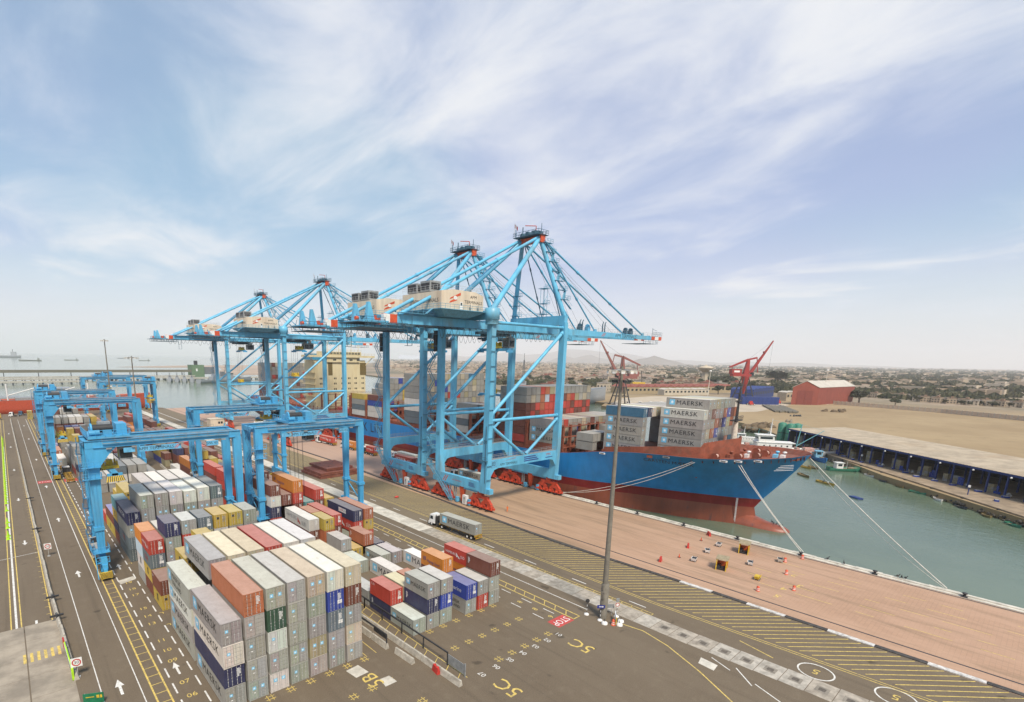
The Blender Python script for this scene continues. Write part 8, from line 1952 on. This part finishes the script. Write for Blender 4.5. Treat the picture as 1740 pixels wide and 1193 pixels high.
t = thing('loading_house', 'square green loading house on the far pier', 'building', (296, 1092, 3), .1); mb = MB(); mb.box(-12, 12, -10, 10, -5, 20); mb.build('wall', mat('loading_green', (.13, .21, .12), .8), t); mb = MB(); mb.box(-2.5, 2.5, -3, 3, 20, 28); mb.build('roof_tower', DARK, t); mb = MB(); mb.box(12, 34, -6, 6, 2, 16); mb.build('annex', NAVYD, t); mb = MB(); mb.box(-4, -1, -10.1, -10, 8, 13); mb.build('window', WHITEP, t)
def freighter(x, y, L, rz, label, m=NAVY):
    t = thing('anchored_ship', label, 'ship', (x, y, WZ), rz, 'ships anchored on the horizon'); loft_boat(L, L * .15, L * .05, L * .02, 12).build('hull', [m, m, NAVYD, m], t); mb = MB(); mb.box(-L * .05, L * .05, -L * .42, -L * .32, L * .04, L * .14); mb.build('superstructure', m, t); mb = MB(); mb.tube((0, -L * .36, L * .14), (0, -L * .36, L * .2), L * .008, None, 5); mb.build('mast', NAVYD, t)
freighter(-20, 5400, 330, R(82), 'large freighter at anchor at the left edge of the horizon'); freighter(130, 3500, 96, R(84), 'barge-like ship at anchor left of centre in the sea', mat('ship_olive', (.20, .21, .17), .8)); freighter(345, 3900, 72, R(86), 'small olive ship at anchor, second barge from the left', bpy.data.materials['ship_olive']); freighter(930, 5800, 110, R(80), 'pale ship at anchor far out near the lamp masts'); freighter(760, 4000, 66, R(86), 'small barge at anchor right of the shorter lamp mast', bpy.data.materials['ship_olive'])
# red bulk ship and clutter at the far end of the left basin
t = thing('red_ship', 'long red freighter berthed across the far left end of the yard', 'ship', (22, 474, WZ), R(-88)); RH = mat('ship_red_hull', (.48, .075, .03), .5, var=.15); loft_boat(140, 19, 11, 2.5, 16, .95).build('hull', [RH, RH, mat('ship_maroon', (.13, .05, .045), .6), DECKRED], t)
mb = MB(); 
for k in range(4): mb.box(-6, 6, -40 + k * 24, -24 + k * 24, 10, 12.6)
mb.build('hatch', GREYSTEEL, t); mb = MB(); mb.box(-7, 7, -62, -50, 10, 24); mb.build('deckhouse', BWHITE, t)
for k in range(3): mb = MB(); mb.tube((0, -20 + k * 24, 10), (0, -20 + k * 24, 22), .5, None, 6); mb.tube((0, -20 + k * 24, 14), (0, -4 + k * 24, 19), .35, None, 5); mb.build('deck_crane', BWHITE, t)
mb = MB(); mb.box(-50, 100, 510, 518, -4, 3); t = thing('grey_shed_row', 'low grey quay shed with pale doors behind the red freighter', 'shed', (0, 0, 0)); mb = MB(); mb.box(24, 42, 520, 534, 0, 13); mb.box(-40, 10, 540, 560, 0, 6); mb.box(44, 58, 540, 575, 0, 6); mb.build('wall', GREYSTEEL, t); mb = MB(); mb.box(-90, 62, 505, 600, -6, .2); struct(mb.build('far_mole', CONCRETE)); mb = MB(); mb.box(23, 43, 519, 535, 13, 14); mb.build('roof', NAVY, t)
# ================================================================ air
mb = MB(); mb.box(-66000, 66000, -10000, 75000, -10.5, 560)
hz = mb.build('haze', [])
hz['kind'] = 'stuff'
hm_ = bpy.data.materials.new('haze_air'); hm_.use_nodes = True
n, l = hm_.node_tree.nodes, hm_.node_tree.links; n.clear()
o_ = n.new('ShaderNodeOutputMaterial'); v_ = n.new('ShaderNodeVolumePrincipled')
v_.inputs['Color'].default_value = (1.0, 1.0, 1.0, 1); v_.inputs['Density'].default_value = 0.00008; v_.inputs['Anisotropy'].default_value = 0.0
l.new(v_.outputs[0], o_.inputs['Volume']); hz.data.materials.append(hm_)
